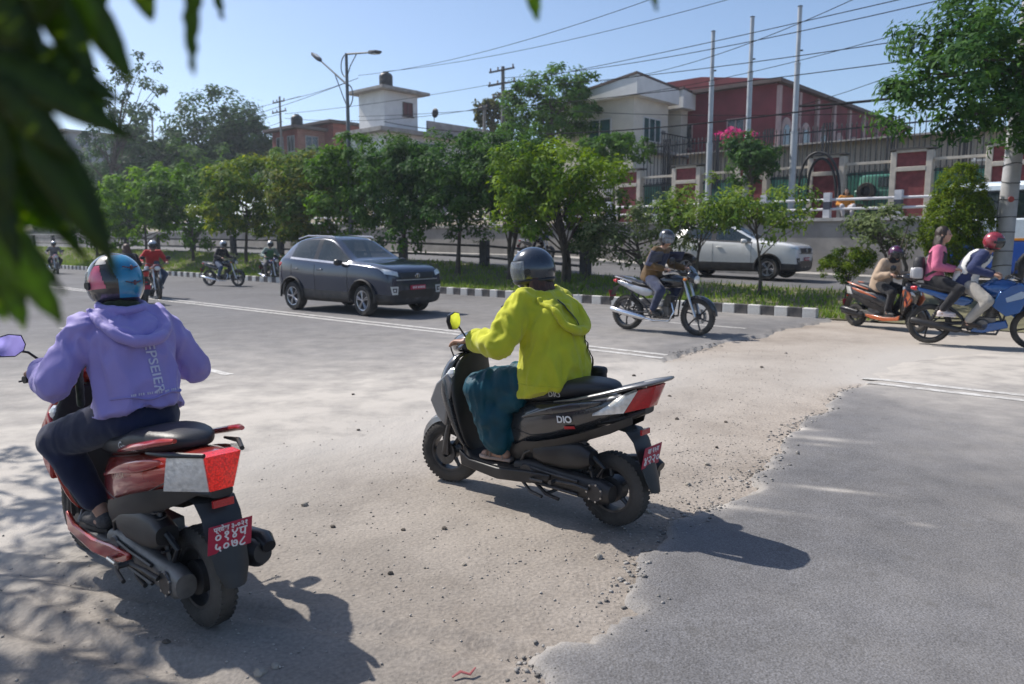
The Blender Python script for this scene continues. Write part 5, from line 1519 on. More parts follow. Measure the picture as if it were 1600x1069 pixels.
# blue motorcycle with a rider and a pillion passenger
loc, rz = place((1446, 537), (1618, 548), 1.3)
loc.z = .022
bk_ = Matrix.Rotation(rz, 3, 'Z') @ Vector((-.12, 0, 0))
BLU = M('moto_blue', (.012, .085, .28), .25, .35, var=.1, coat=1.0)
mc = motorcycle('motorcycle', 'blue sport motorcycle carrying a rider and a passenger', loc, rz, BLU, M('moto_pale', (.30, .38, .48), .3, coat=.6), sport=True, chromex=False)
a = person('person', 'motorcycle rider in a white vest over navy sleeves and red helmet', loc, rz, moto_pose(hip=(-.12, 0, .93), neck=(.12, 0, 1.36), head=(.20, 0, 1.49), foot=((-.02, .17, .285), (-.02, -.17, .285)), hunch=1.5, hpitch=.15), dict(top=cloth('navy_shirt', (.025, .035, .10), .15), bottom=KHAKI, shoe=cloth('brown_shoe', (.06, .045, .035)), helmet=dict(shell=HR, visor=VD), full=True, mask=BLKC), voxel=.015)
def vest(p, mat, name='vest'):
    me = p['top'].data
    bm = bmesh.new(); bm.from_mesh(me)
    SHr, Elb = p['SH'], p['EL']
    def torso(v):
        f = (v - p['H']).dot(p['u'])
        c = p['spine'](f / .48)
        return abs(v.y) < .165 - max(0, f - .30) * .35 and f < .47 and not any((v - lerp(SHr[s], Elb[s], t_)).length < .088 and t_ > .15 for s in (1, -1) for t_ in (.3, .5, .7, .9, 1.0))
    rem = [f_ for f_ in bm.faces if not torso(f_.calc_center_median())]
    bmesh.ops.delete(bm, geom=rem, context='FACES')
    bm.normal_update()
    for v in bm.verts: v.co += v.normal * .012
    m2 = bpy.data.meshes.new(name); bm.to_mesh(m2); bm.free(); shade(m2, 180)
    o = link(name, m2, None, p['root']); m2.materials.clear(); m2.materials.append(mat)
    o.modifiers.new('t', 'SOLIDIFY').thickness = .008
    return o
vest(a, cloth('white_vest', (.68, .68, .66), .05))
b = person('person', 'bareheaded passenger in a pink shirt riding pillion with tied dark hair', loc, rz,
       dict(hip=(-.52, 0, .97), neck=(-.47, 0, 1.44), head=(-.43, 0, 1.60), hand=((-.20, .14, 1.08), (-.20, -.14, 1.08)), foot=((-.34, .19, .43), (-.34, -.19, .43)), hpitch=.0, yaw=R(-6), splay=.35, hunch=.5, face=True, shw=.155, k=.94, elbow2=((-.3, .5, -.8), (-.3, -.5, -.8)), wrist=((-.27, .15, 1.10), (-.27, -.15, 1.10))),
       dict(top=cloth('pink_cotton', (.55, .14, .24), .1), bottom=BLKC, shoe=SHOE_W, sole=SHOE_W, hair=.22, bulk=.84, hem=-.08, loose=.016), voxel=.013)
bag = thing('backpack', 'black backpack with a silver grey pocket worn by the pink shirted passenger', 'backpack', loc, rz)
c0 = Vector((-.72, -.02, 1.10))
mb = MB(); mb.loft([[c0 + Vector((a_ - .01 * z_, b_, z_)) for a_, b_ in ring(16, .085 * w_, .14 * w_, 3)] for z_, w_ in ((-.17, .8), (-.15, 1), (0, 1.03), (.12, .95), (.19, .7))]); bb = mb.build('bag_body', M('black_nylon', (.02, .02, .024), .6, bump=.2), bag, sub=1)
mb = MB(); mb.loft([[c0 + Vector((-.055 + a_, b_, z_ - .02)) for a_, b_ in ring(14, .06 * w_, .115 * w_, 3.2)] for z_, w_ in ((-.12, .85), (-.10, 1), (.02, 1), (.05, .8))]); pk = mb.build('pocket', M('silver_pocket', (.38, .38, .40), .5, .3), bb, sub=1)
mb = MB(); mb.loft([[c0 + Vector((.0 + a_, -.155 + b_, z_ - .03)) for a_, b_ in ring(14, .075 * w_, .03 * w_, 3.2)] for z_, w_ in ((-.11, .85), (-.09, 1), (.03, 1), (.06, .8))]); mb.build('side_pocket', M('silver_pocket', (.38, .38, .40)), bb, sub=1)
for s in (1, -1):
    mb = MB(); mb.tube([c0 + Vector((.07, s * .10, .16)), Vector((-.50, s * .13, 1.43)), Vector((-.38, s * .14, 1.33)), Vector((-.40, s * .17, 1.14)), c0 + Vector((.10, s * .13, -.10))], .02, 8, flat=.3); mb.build('shoulder_strap', BLK_CLEAN, bag)

mc.scale = (1.08, 1.08, 1.08)
for o_ in (a['root'], b['root'], bag):
    o_.scale = (1.08, 1.08, 1.08); o_.location = Vector(o_.location) + bk_
# ------------------------------------------------------------------ riders coming along the far lane
ROADH = math.atan2(-DV.y, -DV.x)
def far_rider(px, zf, hd, lab_m, lab_p, paint, top, bottom, hmat, z=.02, kind='moto', acc=None, vox=.02, **kw):
    q = P(px[0], px[1], z); q.z = z
    if kind == 'moto':
        motorcycle('motorcycle', lab_m, q, hd, paint, acc or BLK_CLEAN, detail=False, chromex=kw.pop('chrome', True))
        ps = moto_pose()
    else:
        scooter('scooter', lab_m, q, hd, paint, acc or paint, 'dark', detail=False)
        ps = dict(hip=(-.14, 0, .86), neck=(.0, 0, 1.30), head=(.05, 0, 1.44), hand=((.325, .285, 1.005), (.325, -.285, 1.005)), foot=((.14, .1, .268), (.14, -.1, .268)))
    ps.update(kw.pop('pose', {}))
    d = dict(top=top, bottom=bottom, shoe=SHOE_D, helmet=dict(shell=hmat, visor=VD), full=True); d.update(kw)
    if hmat is None: d['helmet'] = None
    return person('person', lab_p, q, hd, ps, d, voxel=vox)
MR = M('moto_maroon', (.16, .02, .02), .25, .3, coat=.8)
MBK = M('moto_charcoal', (.03, .03, .035), .25, .3, coat=.8)
MBL = M('moto_indigo', (.03, .03, .11), .25, .3, coat=.8)
REDJ = cloth('red_jacket', (.50, .03, .03), .12)
far_rider((243, 466), 0, ROADH - R(14), 'maroon motorcycle carrying the rider in the red jacket', 'motorcycle rider in a bright red jacket and silver helmet', MR, REDJ, JEAN, HW)
far_rider((350, 447), 0, ROADH + R(22), 'dark motorcycle with chrome silencer carrying the rider in black jacket and jeans', 'motorcycle rider in a black jacket, blue jeans and silver helmet', MBK, BLKC, JEAN, HW)
GRJ = cloth('grey_green_jacket', (.28, .34, .30), .2)
a = far_rider((424, 441), 0, ROADH - R(8), 'indigo motorcycle beside the rear of the dark car', 'motorcycle rider in pale jacket with green vest behind the dark car', MBL, GRJ, cloth('grey_trousers', (.12, .12, .13)), HW)
vest(a, cloth('green_vest', (.05, .18, .07), .2))
far_rider((87, 428), 0, ROADH - R(10), 'red and white motorcycle far down the road behind the hanging leaves', 'distant motorcycle rider in grey with a white helmet', M('moto_white_red', (.45, .2, .2), .3, coat=.8), cloth('grey_jacket', (.16, .16, .17)), BLKC, HW)
far_rider((204, 474), 0, ROADH + PI + R(6), 'dark scooter hidden beyond the turquoise helmet', 'long haired rider in black ahead of the lilac jacket', MBK, BLKC, BLKC, None, kind='scooter', hair=.30, hairn=16, hair_m=M('brown_hair', (.09, .045, .028), .5, var=.4, scale=40, bump=.4))
# one on the far carriageway
sv = at_t(838, 402, 24.0); zz = zfar(st(sv)[0])
q = at_t(838, 378 + (CAMH - zz) * FPX / sv.y, 24.0)
motorcycle('motorcycle', 'black motorcycle on the far carriageway behind the median fence', (q.x, q.y, zz), ROADH, MBK, BLK_CLEAN, detail=False)
person('person', 'rider in dark plum clothes on the far carriageway', (q.x, q.y, zz), ROADH, moto_pose(), dict(top=cloth('plum_jacket', (.05, .03, .06)), bottom=BLKC, shoe=SHOE_D, helmet=dict(shell=HB, visor=VD)), voxel=.02)
# ================================================================== CARS, BUS
GLS = glass_mat('car_glass', (.02, .035, .042), .72, .015)
CLAD = M('black_cladding', (.02, .02, .022), .6, var=.2, dust=.15)
ALLOY = M('alloy', (.5, .5, .52), .3, .8, var=.08)
HEADL = M('headlamp_lens', (.62, .66, .68), .08, .2, var=.25, scale=30, coat=1)
def car(name, label, loc, rotz, paint, L=1.0, Hh=1.0, roofmat=None, ivory=True, style='suv'):
    r = thing(name, label, 'car', loc, rotz)
    # x, half width, bottom, belt height, top height, top half width
    S = [(2.05, .60, .33, .72, .76, .50), (2.02, .76, .26, .82, .87, .62), (1.95, .83, .235, .90, .95, .68), (1.72, .88, .225, .965, 1.02, .71), (1.25, .90, .22, 1.0, 1.065, .735), (.92, .905, .22, 1.015, 1.09, .75),
         (.76, .905, .22, 1.02, 1.11, .76), (.38, .905, .22, 1.025, 1.335, .685), (.02, .905, .22, 1.035, 1.545, .60), (-.16, .905, .22, 1.04, 1.585, .60), (-.36, .905, .22, 1.05, 1.605, .605), (-.43, .905, .22, 1.052, 1.608, .605),
         (-.85, .905, .22, 1.075, 1.595, .60), (-1.10, .90, .22, 1.10, 1.57, .585), (-1.32, .895, .22, 1.125, 1.535, .57), (-1.62, .875, .24, 1.13, 1.44, .56), (-1.80, .85, .27, 1.10, 1.24, .60), (-1.90, .80, .30, .98, 1.03, .66), (-1.95, .70, .36, .82, .86, .56)]
    npt = 13
    rings = []
    for x, w, zb, zl, zt, wt in S:
        zb_, zl_, zt_ = zb * 1, zl * Hh, zt * Hh
        half = [(0, zb_), (w * .72, zb_), (w * .93, zb_ + .05), (w * .985, zb_ + .17), (w * .975, zb_ + .30 * (zl_ - zb_)), (w, lerp(zb_, zl_, .55)), (w * .995, lerp(zb_, zl_, .80)), (w * .965, zl_ - .02),
                (lerp(w * .955, wt, .08), zl_ + .012), (lerp(w * .93, wt, .55), lerp(zl_, zt_, .52)), (wt, lerp(zl_, zt_, .90)), (wt * .86, zt_ - .008 * (zt_ - zl_ > .1)), (0, zt_ + .012)]
        full = [(x * L, y_, z_) for y_, z_ in half] + [(x * L, -y_, z_) for y_, z_ in half[-2:0:-1]]
        rings.append(full)
    mb = MB(); mb.loft(rings)
    n = len(rings[0])
    me = bpy.data.meshes.new('body'); me.from_pydata(mb.v, [], mb.f)
    me.materials.append(paint); me.materials.append(GLS); me.materials.append(CLAD); me.materials.append(BLK_CLEAN)
    for p in me.polygons:
        if len(p.vertices) != 4: continue
        i = min(p.vertices) // n
        js = sorted(v % n for v in p.vertices)
        j = js[0] if not (js[0] == 0 and js[-1] == n - 1) else n - 1
        jm = j if j < npt - 1 else n - 1 - j          # mirrored band index
        x0 = S[i][0]; x1 = S[i + 1][0]
        if jm <= 3: p.material_index = 2
        elif 8 <= jm <= 9:                             # side glass
            if x0 <= .76 and x1 >= -.36: p.material_index = 1
            elif x0 == -.36: p.material_index = 3
            elif x0 <= -.43 and x1 >= -1.32: p.material_index = 1
        elif jm == 11 or jm == 10:
            if jm == 11 and x0 <= .76 and x1 >= .02: p.material_index = 1
            if jm == 11 and x0 <= -1.32 and x1 >= -1.80: p.material_index = 1
    bm = bmesh.new(); bm.from_mesh(me); bmesh.ops.recalc_face_normals(bm, faces=bm.faces); bm.to_mesh(me); bm.free()
    body = link('body', me)
    sb = body.modifiers.new('s', 'SUBSURF'); sb.levels = 2; sb.render_levels = 2
    cut = MB(); WR_ = .335; AX = 1.25 * L
    for sx in (AX, -AX):
        for s in (-1, 1): cut.cyl((sx, s * .62, WR_ + .03), (sx, s * 1.2, WR_ + .03), WR_ + .065, n=40)
    cm = cut.mesh('cut', 0)
    for _ in range(4): cm.materials.append(CLAD)
    for p in cm.polygons: p.material_index = 2
    co = link('cut', cm)
    bo = body.modifiers.new('b', 'BOOLEAN'); bo.operation = 'DIFFERENCE'; bo.object = co; bo.solver = 'EXACT'
    baked(body)
    bpy.data.objects.remove(co)
    full = body.data
    bvf = bvh_of(body)
    # split into parts
    def part(nm, cond, parent, mat):
        bm = bmesh.new(); bm.from_mesh(full)
        bmesh.ops.delete(bm, geom=[f for f in bm.faces if not cond(f)], context='FACES')
        m2 = bpy.data.meshes.new(nm); bm.to_mesh(m2); bm.free()
        if len(m2.polygons) == 0: return None
        m2.materials.clear(); m2.materials.append(mat)
        m2.polygons.foreach_set('material_index', [0] * len(m2.polygons)); shade(m2, 50)
        return link(nm, m2, None, parent)
    pb = part('body', lambda f: f.material_index == 0, r, paint)
    part('cladding', lambda f: f.material_index == 2, r, CLAD)
    cmd = lambda f: f.calc_center_median()
    part('door_pillar', lambda f: f.material_index == 3 and cmd(f).y > 0, r, BLK_CLEAN)
    part('door_pillar', lambda f: f.material_index == 3 and cmd(f).y <= 0, r, BLK_CLEAN)
    part('windscreen', lambda f: f.material_index == 1 and cmd(f).x > 0 and f.normal.x > .25 and abs(f.normal.y) < .55, r, GLS)
    part('rear_window', lambda f: f.material_index == 1 and cmd(f).x < -1.2 * L and abs(f.normal.y) < .5, r, GLS)
    for s in (1, -1):
        part('side_window', lambda f: f.material_index == 1 and cmd(f).y * s > 0 and cmd(f).x > -.40 * L and not (cmd(f).x > 0 and f.normal.x > .25 and abs(f.normal.y) < .55), r, GLS)
        part('side_window', lambda f: f.material_index == 1 and cmd(f).y * s > 0 and cmd(f).x <= -.40 * L and abs(f.normal.y) >= .5, r, GLS)
    bpy.data.objects.remove(body)
    # dim cabin inside: seats and dashboard
    mb = MB()
    for x_ in (.05, -.75):
        for s in (-1, 1):
            mb.box((x_ * L, s * .36, .75), (.5, .48, .22)); mb.box(((x_ - .28) * L, s * .36, 1.0), (.14, .46, .55), Matrix.Rotation(R(-12), 3, 'Y')); mb.box(((x_ - .33) * L, s * .36, 1.32), (.08, .24, .16))
    mb.box((.62 * L, 0, .98), (.3, 1.35, .12)); mb.build('cabin_seats', BLKC, r, bev=.03)
    # trim projected on the body
    def fpatch(nm, y0, z0, y1, z1, y2, z2, y3, z3, mat, parent, off=.006, sides=(1,), nu=10, nv=6):
        for s in sides:
            q = qpatch([(2.4, s * y0, z0 * Hh), (2.4, s * y1, z1 * Hh), (2.4, s * y2, z2 * Hh), (2.4, s * y3, z3 * Hh)], (-1, 0, 0), bvf, off, nu, nv, 1.2); q.build(nm, mat, parent, ang=180)
    fpatch('grille', -.54, .87, .54, .87, .46, .74, -.46, .74, BLK_CLEAN, r)
    fpatch('chrome_strip', -.62, .735, .62, .735, .62, .715, -.62, .715, ALLOY if ivory else BLK_CLEAN, r, .012, nu=14, nv=2)
    fpatch('headlamp', .56, .885, .83, .955, .82, .85, .56, .79, HEADL, r, .008, (1, -1))
    fpatch('bumper_grille', -.55, .52, .55, .52, .48, .36, -.48, .36, BLK_CLEAN, r)
    fpatch('fog_lamp_trim', .56, .60, .76, .60, .72, .44, .58, .44, M('ivory_trim', (.6, .6, .57), .4) if ivory else BLK_CLEAN, r, .006, (1, -1))
    fpatch('fog_lamp', .60, .565, .72, .565, .70, .48, .61, .48, BLK_CLEAN, r, .010, (1, -1))
    fpatch('fog_bulb', .64, .545, .69, .545, .69, .50, .64, .50, HEADL, r, .014, (1, -1), 4, 4)
    # badge ring and plate
    bx = bvf.ray_cast(Vector((3, 0, .80 * Hh)), Vector((-1, 0, 0)))[0].x
    mb = MB(); mb.tube([(bx + .02, math.cos(t_) * .065, .80 * Hh + math.sin(t_) * .045) for t_ in [2 * PI * q / 24 for q in range(24)]], .007, 6, closed=True)
    mb.tube([(bx + .022, -.045, .82 * Hh), (bx + .022, 0, .835 * Hh), (bx + .022, .045, .82 * Hh)], .006, 6); mb.tube([(bx + .022, 0, .83 * Hh), (bx + .022, 0, .76 * Hh)], .006, 6); mb.build('badge', CHROME, r)
    px_ = bvf.ray_cast(Vector((3, 0, .57 * Hh)), Vector((-1, 0, 0)))[0].x
    mb = MB(); mb.box((px_ + .02, 0, .57 * Hh), (.01, .46, .10)); pl = mb.build('number_plate', PLATE, r, bev=.004)
    mb = MB()
    for i in range(8): mb.box((px_ + .027, -.15 + i * .045 + (.02 if i > 2 else 0), .57 * Hh), (.002, .026, .045))
    mb.build('plate_mark', PLTXT, pl)
    # side details
    for s in (1, -1):
        q = qpatch([(.78 * L, s * 1.2, 1.045 * Hh), (-1.34 * L, s * 1.2, 1.15 * Hh), (-1.34 * L, s * 1.2, 1.11 * Hh), (.78 * L, s * 1.2, 1.005 * Hh)], (0, -s, 0), bvf, .006, 22, 2); q.build('belt_trim', ALLOY if ivory else BLK_CLEAN, r, ang=180)
        for x_ in (.76, -.40, -1.28):
            pts = []
            for k_ in range(12):
                zc = lerp(.42, 1.0, k_ / 11)
                h = bvf.ray_cast(Vector((x_ * L, s * 1.3, zc * Hh)), Vector((0, -s, 0)))
                if h[0] is not None: pts.append(h[0] + Vector((0, s * .0005, 0)))
            if len(pts) > 3:
                mb = MB(); mb.tube(pts, .005, 5); mb.build('door_gap', BLK_CLEAN, r)
        for x_ in (-.20, -1.10):
            h = bvf.ray_cast(Vector((x_ * L, s * 1.3, .90 * Hh)), Vector((0, -s, 0)))
            mb = MB(); mb.box(h[0] + Vector((0, s * .016, 0)), (.18, .022, .03)); mb.build('door_handle', paint, r, bev=.008)
        mb = MB(); mb.loft([[(x_ * L, s * (.97 + y_), 1.06 * Hh + z_) for y_, z_ in ring(12, w_, h_, 2.6)] for x_, w_, h_ in ((.66, .05, .04), (.60, .10, .075), (.53, .105, .08), (.50, .095, .07))]); mm = mb.build('door_mirror', BLK_CLEAN if ivory else paint, r, sub=1)
        mb = MB(); mb.box((.60 * L, s * .90, 1.02 * Hh), (.06, .12, .03)); mb.build('mirror_arm', BLK_CLEAN, mm)
        mb = MB(); mb.tube([(.0 * L, s * .575, 1.55 * Hh), (-.1 * L, s * .58, 1.585 * Hh), (-1.0 * L, s * .575, 1.60 * Hh), (-1.38 * L, s * .55, 1.535 * Hh)], .018, 8); mb.build('roof_rail', ALLOY if ivory else DKST, r)
        for sx in (AX, -AX):                              # arch trim
            mb = MB(); mb.tube([(sx + math.cos(t_) * (WR_ + .085), s * .905, WR_ + .03 + math.sin(t_) * (WR_ + .085)) for t_ in [R(-8) + R(196) * q / 24 for q in range(25)]], .032, 8, flat=.6); mb.build('arch_trim', CLAD, r)
            wo = bpy.data.objects.new('wheel', None); C.objects.link(wo); wo.parent = r; wo.location = (sx, s * .79, WR_)
            wo.rotation_euler = (0, rng.random(), R(-6) if sx > 0 else 0)
            mb = MB(); mb.lathe(tyre_profile(WR_, .215, .215), n=40); mb.build('tyre', RUB, wo, ang=35)
            mb = MB(); mb.lathe([(.19, -s * .02), (.218, s * .09), (.218, s * .10), (.20, s * .095), (.195, -s * .03)], n=36)
            for q in range(5):
                for dq in (-.14, .14):
                    a = 2 * PI * q / 5 + dq
                    mb.tube([(math.cos(a - dq * .6) * .03, s * .085, math.sin(a - dq * .6) * .03), (math.cos(a) * .13, s * .09, math.sin(a) * .13), (math.cos(a) * .205, s * .085, math.sin(a) * .205)], [.02, .022, .03], 6, flat=.5)
            mb.lathe([(0, s * .10), (.035, s * .10), (.04, s * .07)], n=16); mb.build('rim', ALLOY, wo, ang=35)
            mb = MB(); mb.lathe([(.0, s * .02), (.20, s * .02)], n=24); mb.lathe([(.0, s * .04), (.13, s * .04), (.13, s * .03)], n=24); mb.build('brake_disc', DKST, wo)
        mb = MB(); mb.loft([[(x_ * L, s * (y_ + b), z_ * Hh + c_) for b, c_ in ring(8, .05, .06, 2.6)] for x_, y_, z_ in ((-1.70, .80, 1.00), (-1.80, .80, .99), (-1.88, .74, .97))]); mb.build('tail_lamp', REDLENS, r)
    mb = MB(); mb.tube([(-1.25 * L, 0, 1.57 * Hh), (-1.36 * L, 0, 1.63 * Hh)], [.02, .006], 6); mb.build('roof_aerial', BLK_CLEAN, r)
    return r
a_, b_, c_ = P(457, 485), P(558, 496), P(662, 489)
mid = (P(457, 485) + P(662, 489)) / 2
hdg = math.atan2(-.62, .78)
car('car', 'dark blue grey compact SUV driving along the road towards the yellow topped rider', (mid.x, mid.y, .035), hdg, M('car_slate', (.016, .027, .055), .22, .4, var=.05, coat=1.0), Hh=1.09)
# white SUV on the far carriageway
q0 = at_t(1150, 420, 23.2); zz = zfar(st(q0)[0])
car('car', 'white SUV driving behind the median trees', (q0.x, q0.y, zz + .005), ROADROT + R(4), M('car_white', (.72, .72, .70), .25, 0, var=.03, coat=1.0), L=1.07, Hh=1.09, ivory=False)

def bus():
    e = at_t(1472, 420, 23.6); s0 = st(e)[0]; zz = zfar(s0)
    r = thing('bus', 'blue and white bus with an orange stripe beyond the clipped tree', 'bus', (e.x, e.y, zz), ROADROT)
    Lb, Wb = 9.5, 2.35
    BLUE = M('bus_blue', (.012, .075, .36), .35, var=.08, coat=.5); WHITE = M('bus_white', (.60, .68, .74), .4, var=.06, coat=.3)
    mb = MB(); mb.box((Lb / 2, Wb / 2, .84), (Lb, Wb, .88)); mb.build('lower_body', BLUE, r, bev=.08)
    mb = MB(); mb.box((Lb / 2, Wb / 2, 1.55), (Lb - .02, Wb - .012, .56)); mb.build('waist_panel', WHITE, r, bev=.04)
    mb = MB(); mb.box((Lb / 2, Wb / 2, 1.285), (Lb + .012, Wb + .012, .06)); mb.build('orange_stripe', M('bus_orange', (.65, .25, .02), .4), r)
    mb = MB(); mb.box((Lb / 2, Wb / 2, 2.2), (Lb - .1, Wb - .12, .76)); mb.build('window_band', M('bus_inside', (.02, .022, .025), .5), r)
    mb = MB(); mb.loft([[(x_, Wb / 2 + y_, 2.56 + max(-.02, z_)) for y_, z_ in ring(24, Wb / 2 - i_, .26, 3.4)] for x_, i_ in ((0, .12), (.10, .01), (Lb - .1, .01), (Lb, .12))]); mb.build('roof', WHITE, r)
    for i in range(8):
        x0 = .22 + i * 1.15
        mb = MB(); mb.box((x0 + .5, .045, 2.2), (1.0, .02, .68)); w = mb.build('window', BLK_CLEAN, r, bev=.01)
        for d in (.25, .75):
            m2 = MB(); m2.box((x0 + d, .030, 2.2), (.44, .01, .6)); m2.build('pane', GLS, w)
        mb = MB(); mb.box((x0 - .07, .035, 2.2), (.12, .05, .74)); mb.build('window_post', WHITE, r)
    for x_ in (2.3, 7.4):
        mb = MB(); mb.tube([(x_ + math.cos(t_) * .56, .0, .50 + math.sin(t_) * .56) for t_ in [PI * q / 18 for q in range(19)]], .06, 8); mb.build('arch_trim', BLK, r)
        mb = MB(); mb.cyl((x_, -.012, .5), (x_, .1, .5), .54, .54, 30); mb.build('wheel_well', BLK, r)
        wo = bpy.data.objects.new('wheel', None); C.objects.link(wo); wo.parent = r; wo.location = (x_, .10, .46)
        mb = MB(); mb.lathe(tyre_profile(.46, .27, .27), n=36); mb.build('tyre', RUB, wo)
        mb = MB(); mb.lathe([(0, -.10), (.10, -.11), (.13, -.06), (.26, -.10), (.275, -.12)], n=28); mb.build('rim', DKST, wo)
    for x_ in (0.0,):
        mb = MB(); mb.box((-.02, Wb / 2, 2.1), (.03, 1.9, .8)); mb.build('rear_window', GLS, r)
        for s in (.25, Wb - .25):
            mb = MB(); mb.box((-.02, s, .95), (.04, .2, .4)); mb.build('tail_lamp', REDLENS, r, bev=.01)
    mb = MB(); mb.box((Lb / 2, Wb / 2, .42), (Lb - .4, Wb - .3, .3)); mb.build('underframe', BLK, r)
bus()
# ================================================================== WALLS, RAILINGS, POLES
CONC = M('wall_concrete', (.27, .255, .235), .9, var=.22, scale=1.3, bump=.4, bscale=14)
CONC2 = M('weathered_concrete', (.10, .098, .095), .9, var=.35, scale=3, bump=.4, bscale=20)
RAILW = M('rail_white', (.62, .62, .64), .55, var=.12, scale=6, dust=.15)
RAILB = M('rail_blue_black', (.045, .05, .07), .6, var=.2)
def fr(o): return o
def rloc(s, t, z): return RT(s, t, z)
# retaining wall with coping
r = thing('retaining_wall', 'grey concrete retaining wall along the far carriageway below the white railing', 'wall', RT(0, T_WALL, 0), ROADROT)
mb = MB(); n = 60; xs = np.linspace(-125, 60, n + 1); vs = []; fs = []
for x in xs:
    for y_, z_ in ((0, -.1), (.02, TERR - .10), (.30, TERR - .10), (.30, -.1)): vs.append((x, y_, z_))
for i in range(n):
    for k in range(4): fs.append((i * 4 + k, i * 4 + (k + 1) % 4, i * 4 + 4 + (k + 1) % 4, i * 4 + 4 + k))
mb.add(vs, fs); mb.build('wall_face', CONC, r, ang=30)
for i in range(62):
    mb = MB(); mb.box((-125 + i * 3 + 1.5, .14, TERR - .05), (2.98, .42, .11)); mb.build('coping', M('coping_pale', (.42, .40, .37), .9, var=.2, scale=4), r)
# white railing on the wall
r = thing('white_railing', 'white pipe railing with block posts on top of the retaining wall', 'railing', RT(0, T_WALL + .16, TERR), ROADROT)
p_me = MB(); p_me.box((0, 0, .43), (.22, .22, .86)); pm = p_me.mesh('post', 0); pm.materials.append(RAILW)
c_me = MB(); c_me.box((0, 0, .42), (.224, .224, .26)); cm = c_me.mesh('post_band', 0); cm.materials.append(RAILB)
def sx_of(px, t): return -st(at_t(px, 300, t))[0]
x0 = sx_of(1180, T_WALL + .16); step = (sx_of(1405, T_WALL + .16) - sx_of(1294, T_WALL + .16))
xa = sx_of(1294, T_WALL + .16)
posts = [xa + step * k for k in range(-22, 5)]
for x in posts:
    o = link('post', pm, None, r); o.location = (x, 0, 0)
    o2 = link('post_band', cm, None, o)
for zz in (.30, .62):
    for i in range(len(posts) - 1):
        mb = MB(); mb.tube([(posts[i], 0, zz), (posts[i + 1], 0, zz)], .045, 10); mb.build('rail', RAILW, r)
# median fence: dark posts and two pipes
FP = M('fence_post', (.055, .055, .058), .85, var=.3, scale=5, bump=.3)
TF = 19.9
s1, s2 = st(at_t(915, 400, TF))[0], st(at_t(757, 390, TF))[0]
r = thing('median_fence', 'low dark fence of concrete posts and two pipes on the median', 'fence', (0, 0, 0), 0)
fs_ = [s1 + (s2 - s1) * k for k in range(0, 13)]
for s in fs_:
    mb = MB(); mb.box(RT(s, TF, zfar(s) + .40), (.36, .20, .95), Matrix.Rotation(ROADROT, 3, 'Z')); mb.build('post', FP, r, bev=.02)
for i in range(len(fs_) - 1):
    for h in (.28, .68):
        mb = MB(); mb.tube([RT(fs_[i], TF, zfar(fs_[i]) + h), RT(fs_[i + 1], TF, zfar(fs_[i + 1]) + h)], .04, 8); mb.build('pipe', FP, r)
# compound fence on the terrace: red panelled pillars in cream frames, spiked grille between
BRICKR = M('pillar_red', (.20, .05, .052), .85, var=.3, scale=5, bump=.2)
CREAM = M('pillar_cream', (.52, .47, .40), .85, var=.15, scale=5)
IRON = M('iron_black', (.02, .02, .022), .6, var=.2)
GREENP = M('green_paint', (.03, .14, .10), .6, var=.3, scale=3)
TP = 31.0
r = thing('compound_fence', 'tall fence of red pillars in cream frames with spiked iron grille', 'fence', RT(0, TP, TERR), ROADROT)
px_p = [1290, 1422, 1052]
pls = [sx_of(p, TP) for p in px_p]
sp_ = pls[1] - pls[0]
allp = sorted(set([pls[0] + sp_ * k for k in (-4, -3, -2, -1, 0, 1, 2)]))
HP_ = 2.45
for x in allp:
    pe = bpy.data.objects.new('pillar', None); C.objects.link(pe); pe.parent = r; pe.location = (x, 0, 0)
    mb = MB(); mb.box((0, .1, HP_ / 2), (1.15, .30, HP_)); mb.build('red_panel', BRICKR, pe)
    mb = MB()
    for s in (-1, 1): mb.box((s * .60, .08, HP_ / 2), (.20, .42, HP_ + .02))
    mb.box((0, .06, HP_ - .62), (1.0, .40, .16)); mb.box((0, .06, HP_ + .02), (1.02, .40, .10)); mb.build('cream_frame', CREAM, pe, bev=.012)
    mb = MB(); mb.box((0, .08, HP_ + .10), (1.5, .55, .06)); mb.build('cap', M('cap_dark', (.08, .075, .07), .85), pe)
for i in range(len(allp) - 1):
    x0, x1 = allp[i] + .72, allp[i + 1] - .72
    mb = MB(); mb.box(((x0 + x1) / 2, .1, HP_ - .30), (x1 - x0, .14, .10)); mb.build('cream_beam', CREAM, r)
    mb = MB()
    k = 0; x = x0 + .06
    while x < x1:
        mb.box((x, .1, .95), (.022, .022, 1.9)); x += .13
    for z_ in (.25, 1.75): mb.box(((x0 + x1) / 2, .1, z_), (x1 - x0, .02, .05))
    mb.build('iron_grille', IRON, r)
# tall spiked grille behind, in front of a long pale building
TG = 33.5
r = thing('iron_grille_fence', 'tall black spiked iron grille in front of the long pale shed', 'fence', RT(0, TG, TERR), ROADROT)
xg0, xg1 = sx_of(1005, TG), sx_of(1700, TG)
zg0, zg1 = 1.9, 3.95
mb = MB(); x = xg0; bars = []
bar = MB(); bar.box((0, 0, (zg0 + zg1) / 2), (.03, .03, zg1 - zg0)); bar.add([(-.035, -.035, zg1), (.035, -.035, zg1), (.035, .035, zg1), (-.035, .035, zg1), (0, 0, zg1 + .16)], [(0, 1, 4), (1, 2, 4), (2, 3, 4), (3, 0, 4)])
bme = bar.mesh('bar', 0); bme.materials.append(IRON)
nb = int((xg1 - xg0) / .2)
for i in range(nb):
    o = link('bar', bme, None, r); o.location = (xg0 + i * .2, 0, 0)
for z_ in (zg0 + .1, zg1 - .12):
    mb = MB(); mb.box(((xg0 + xg1) / 2, .03, z_), (xg1 - xg0, .04, .06)); mb.build('cross_rail', IRON, r)
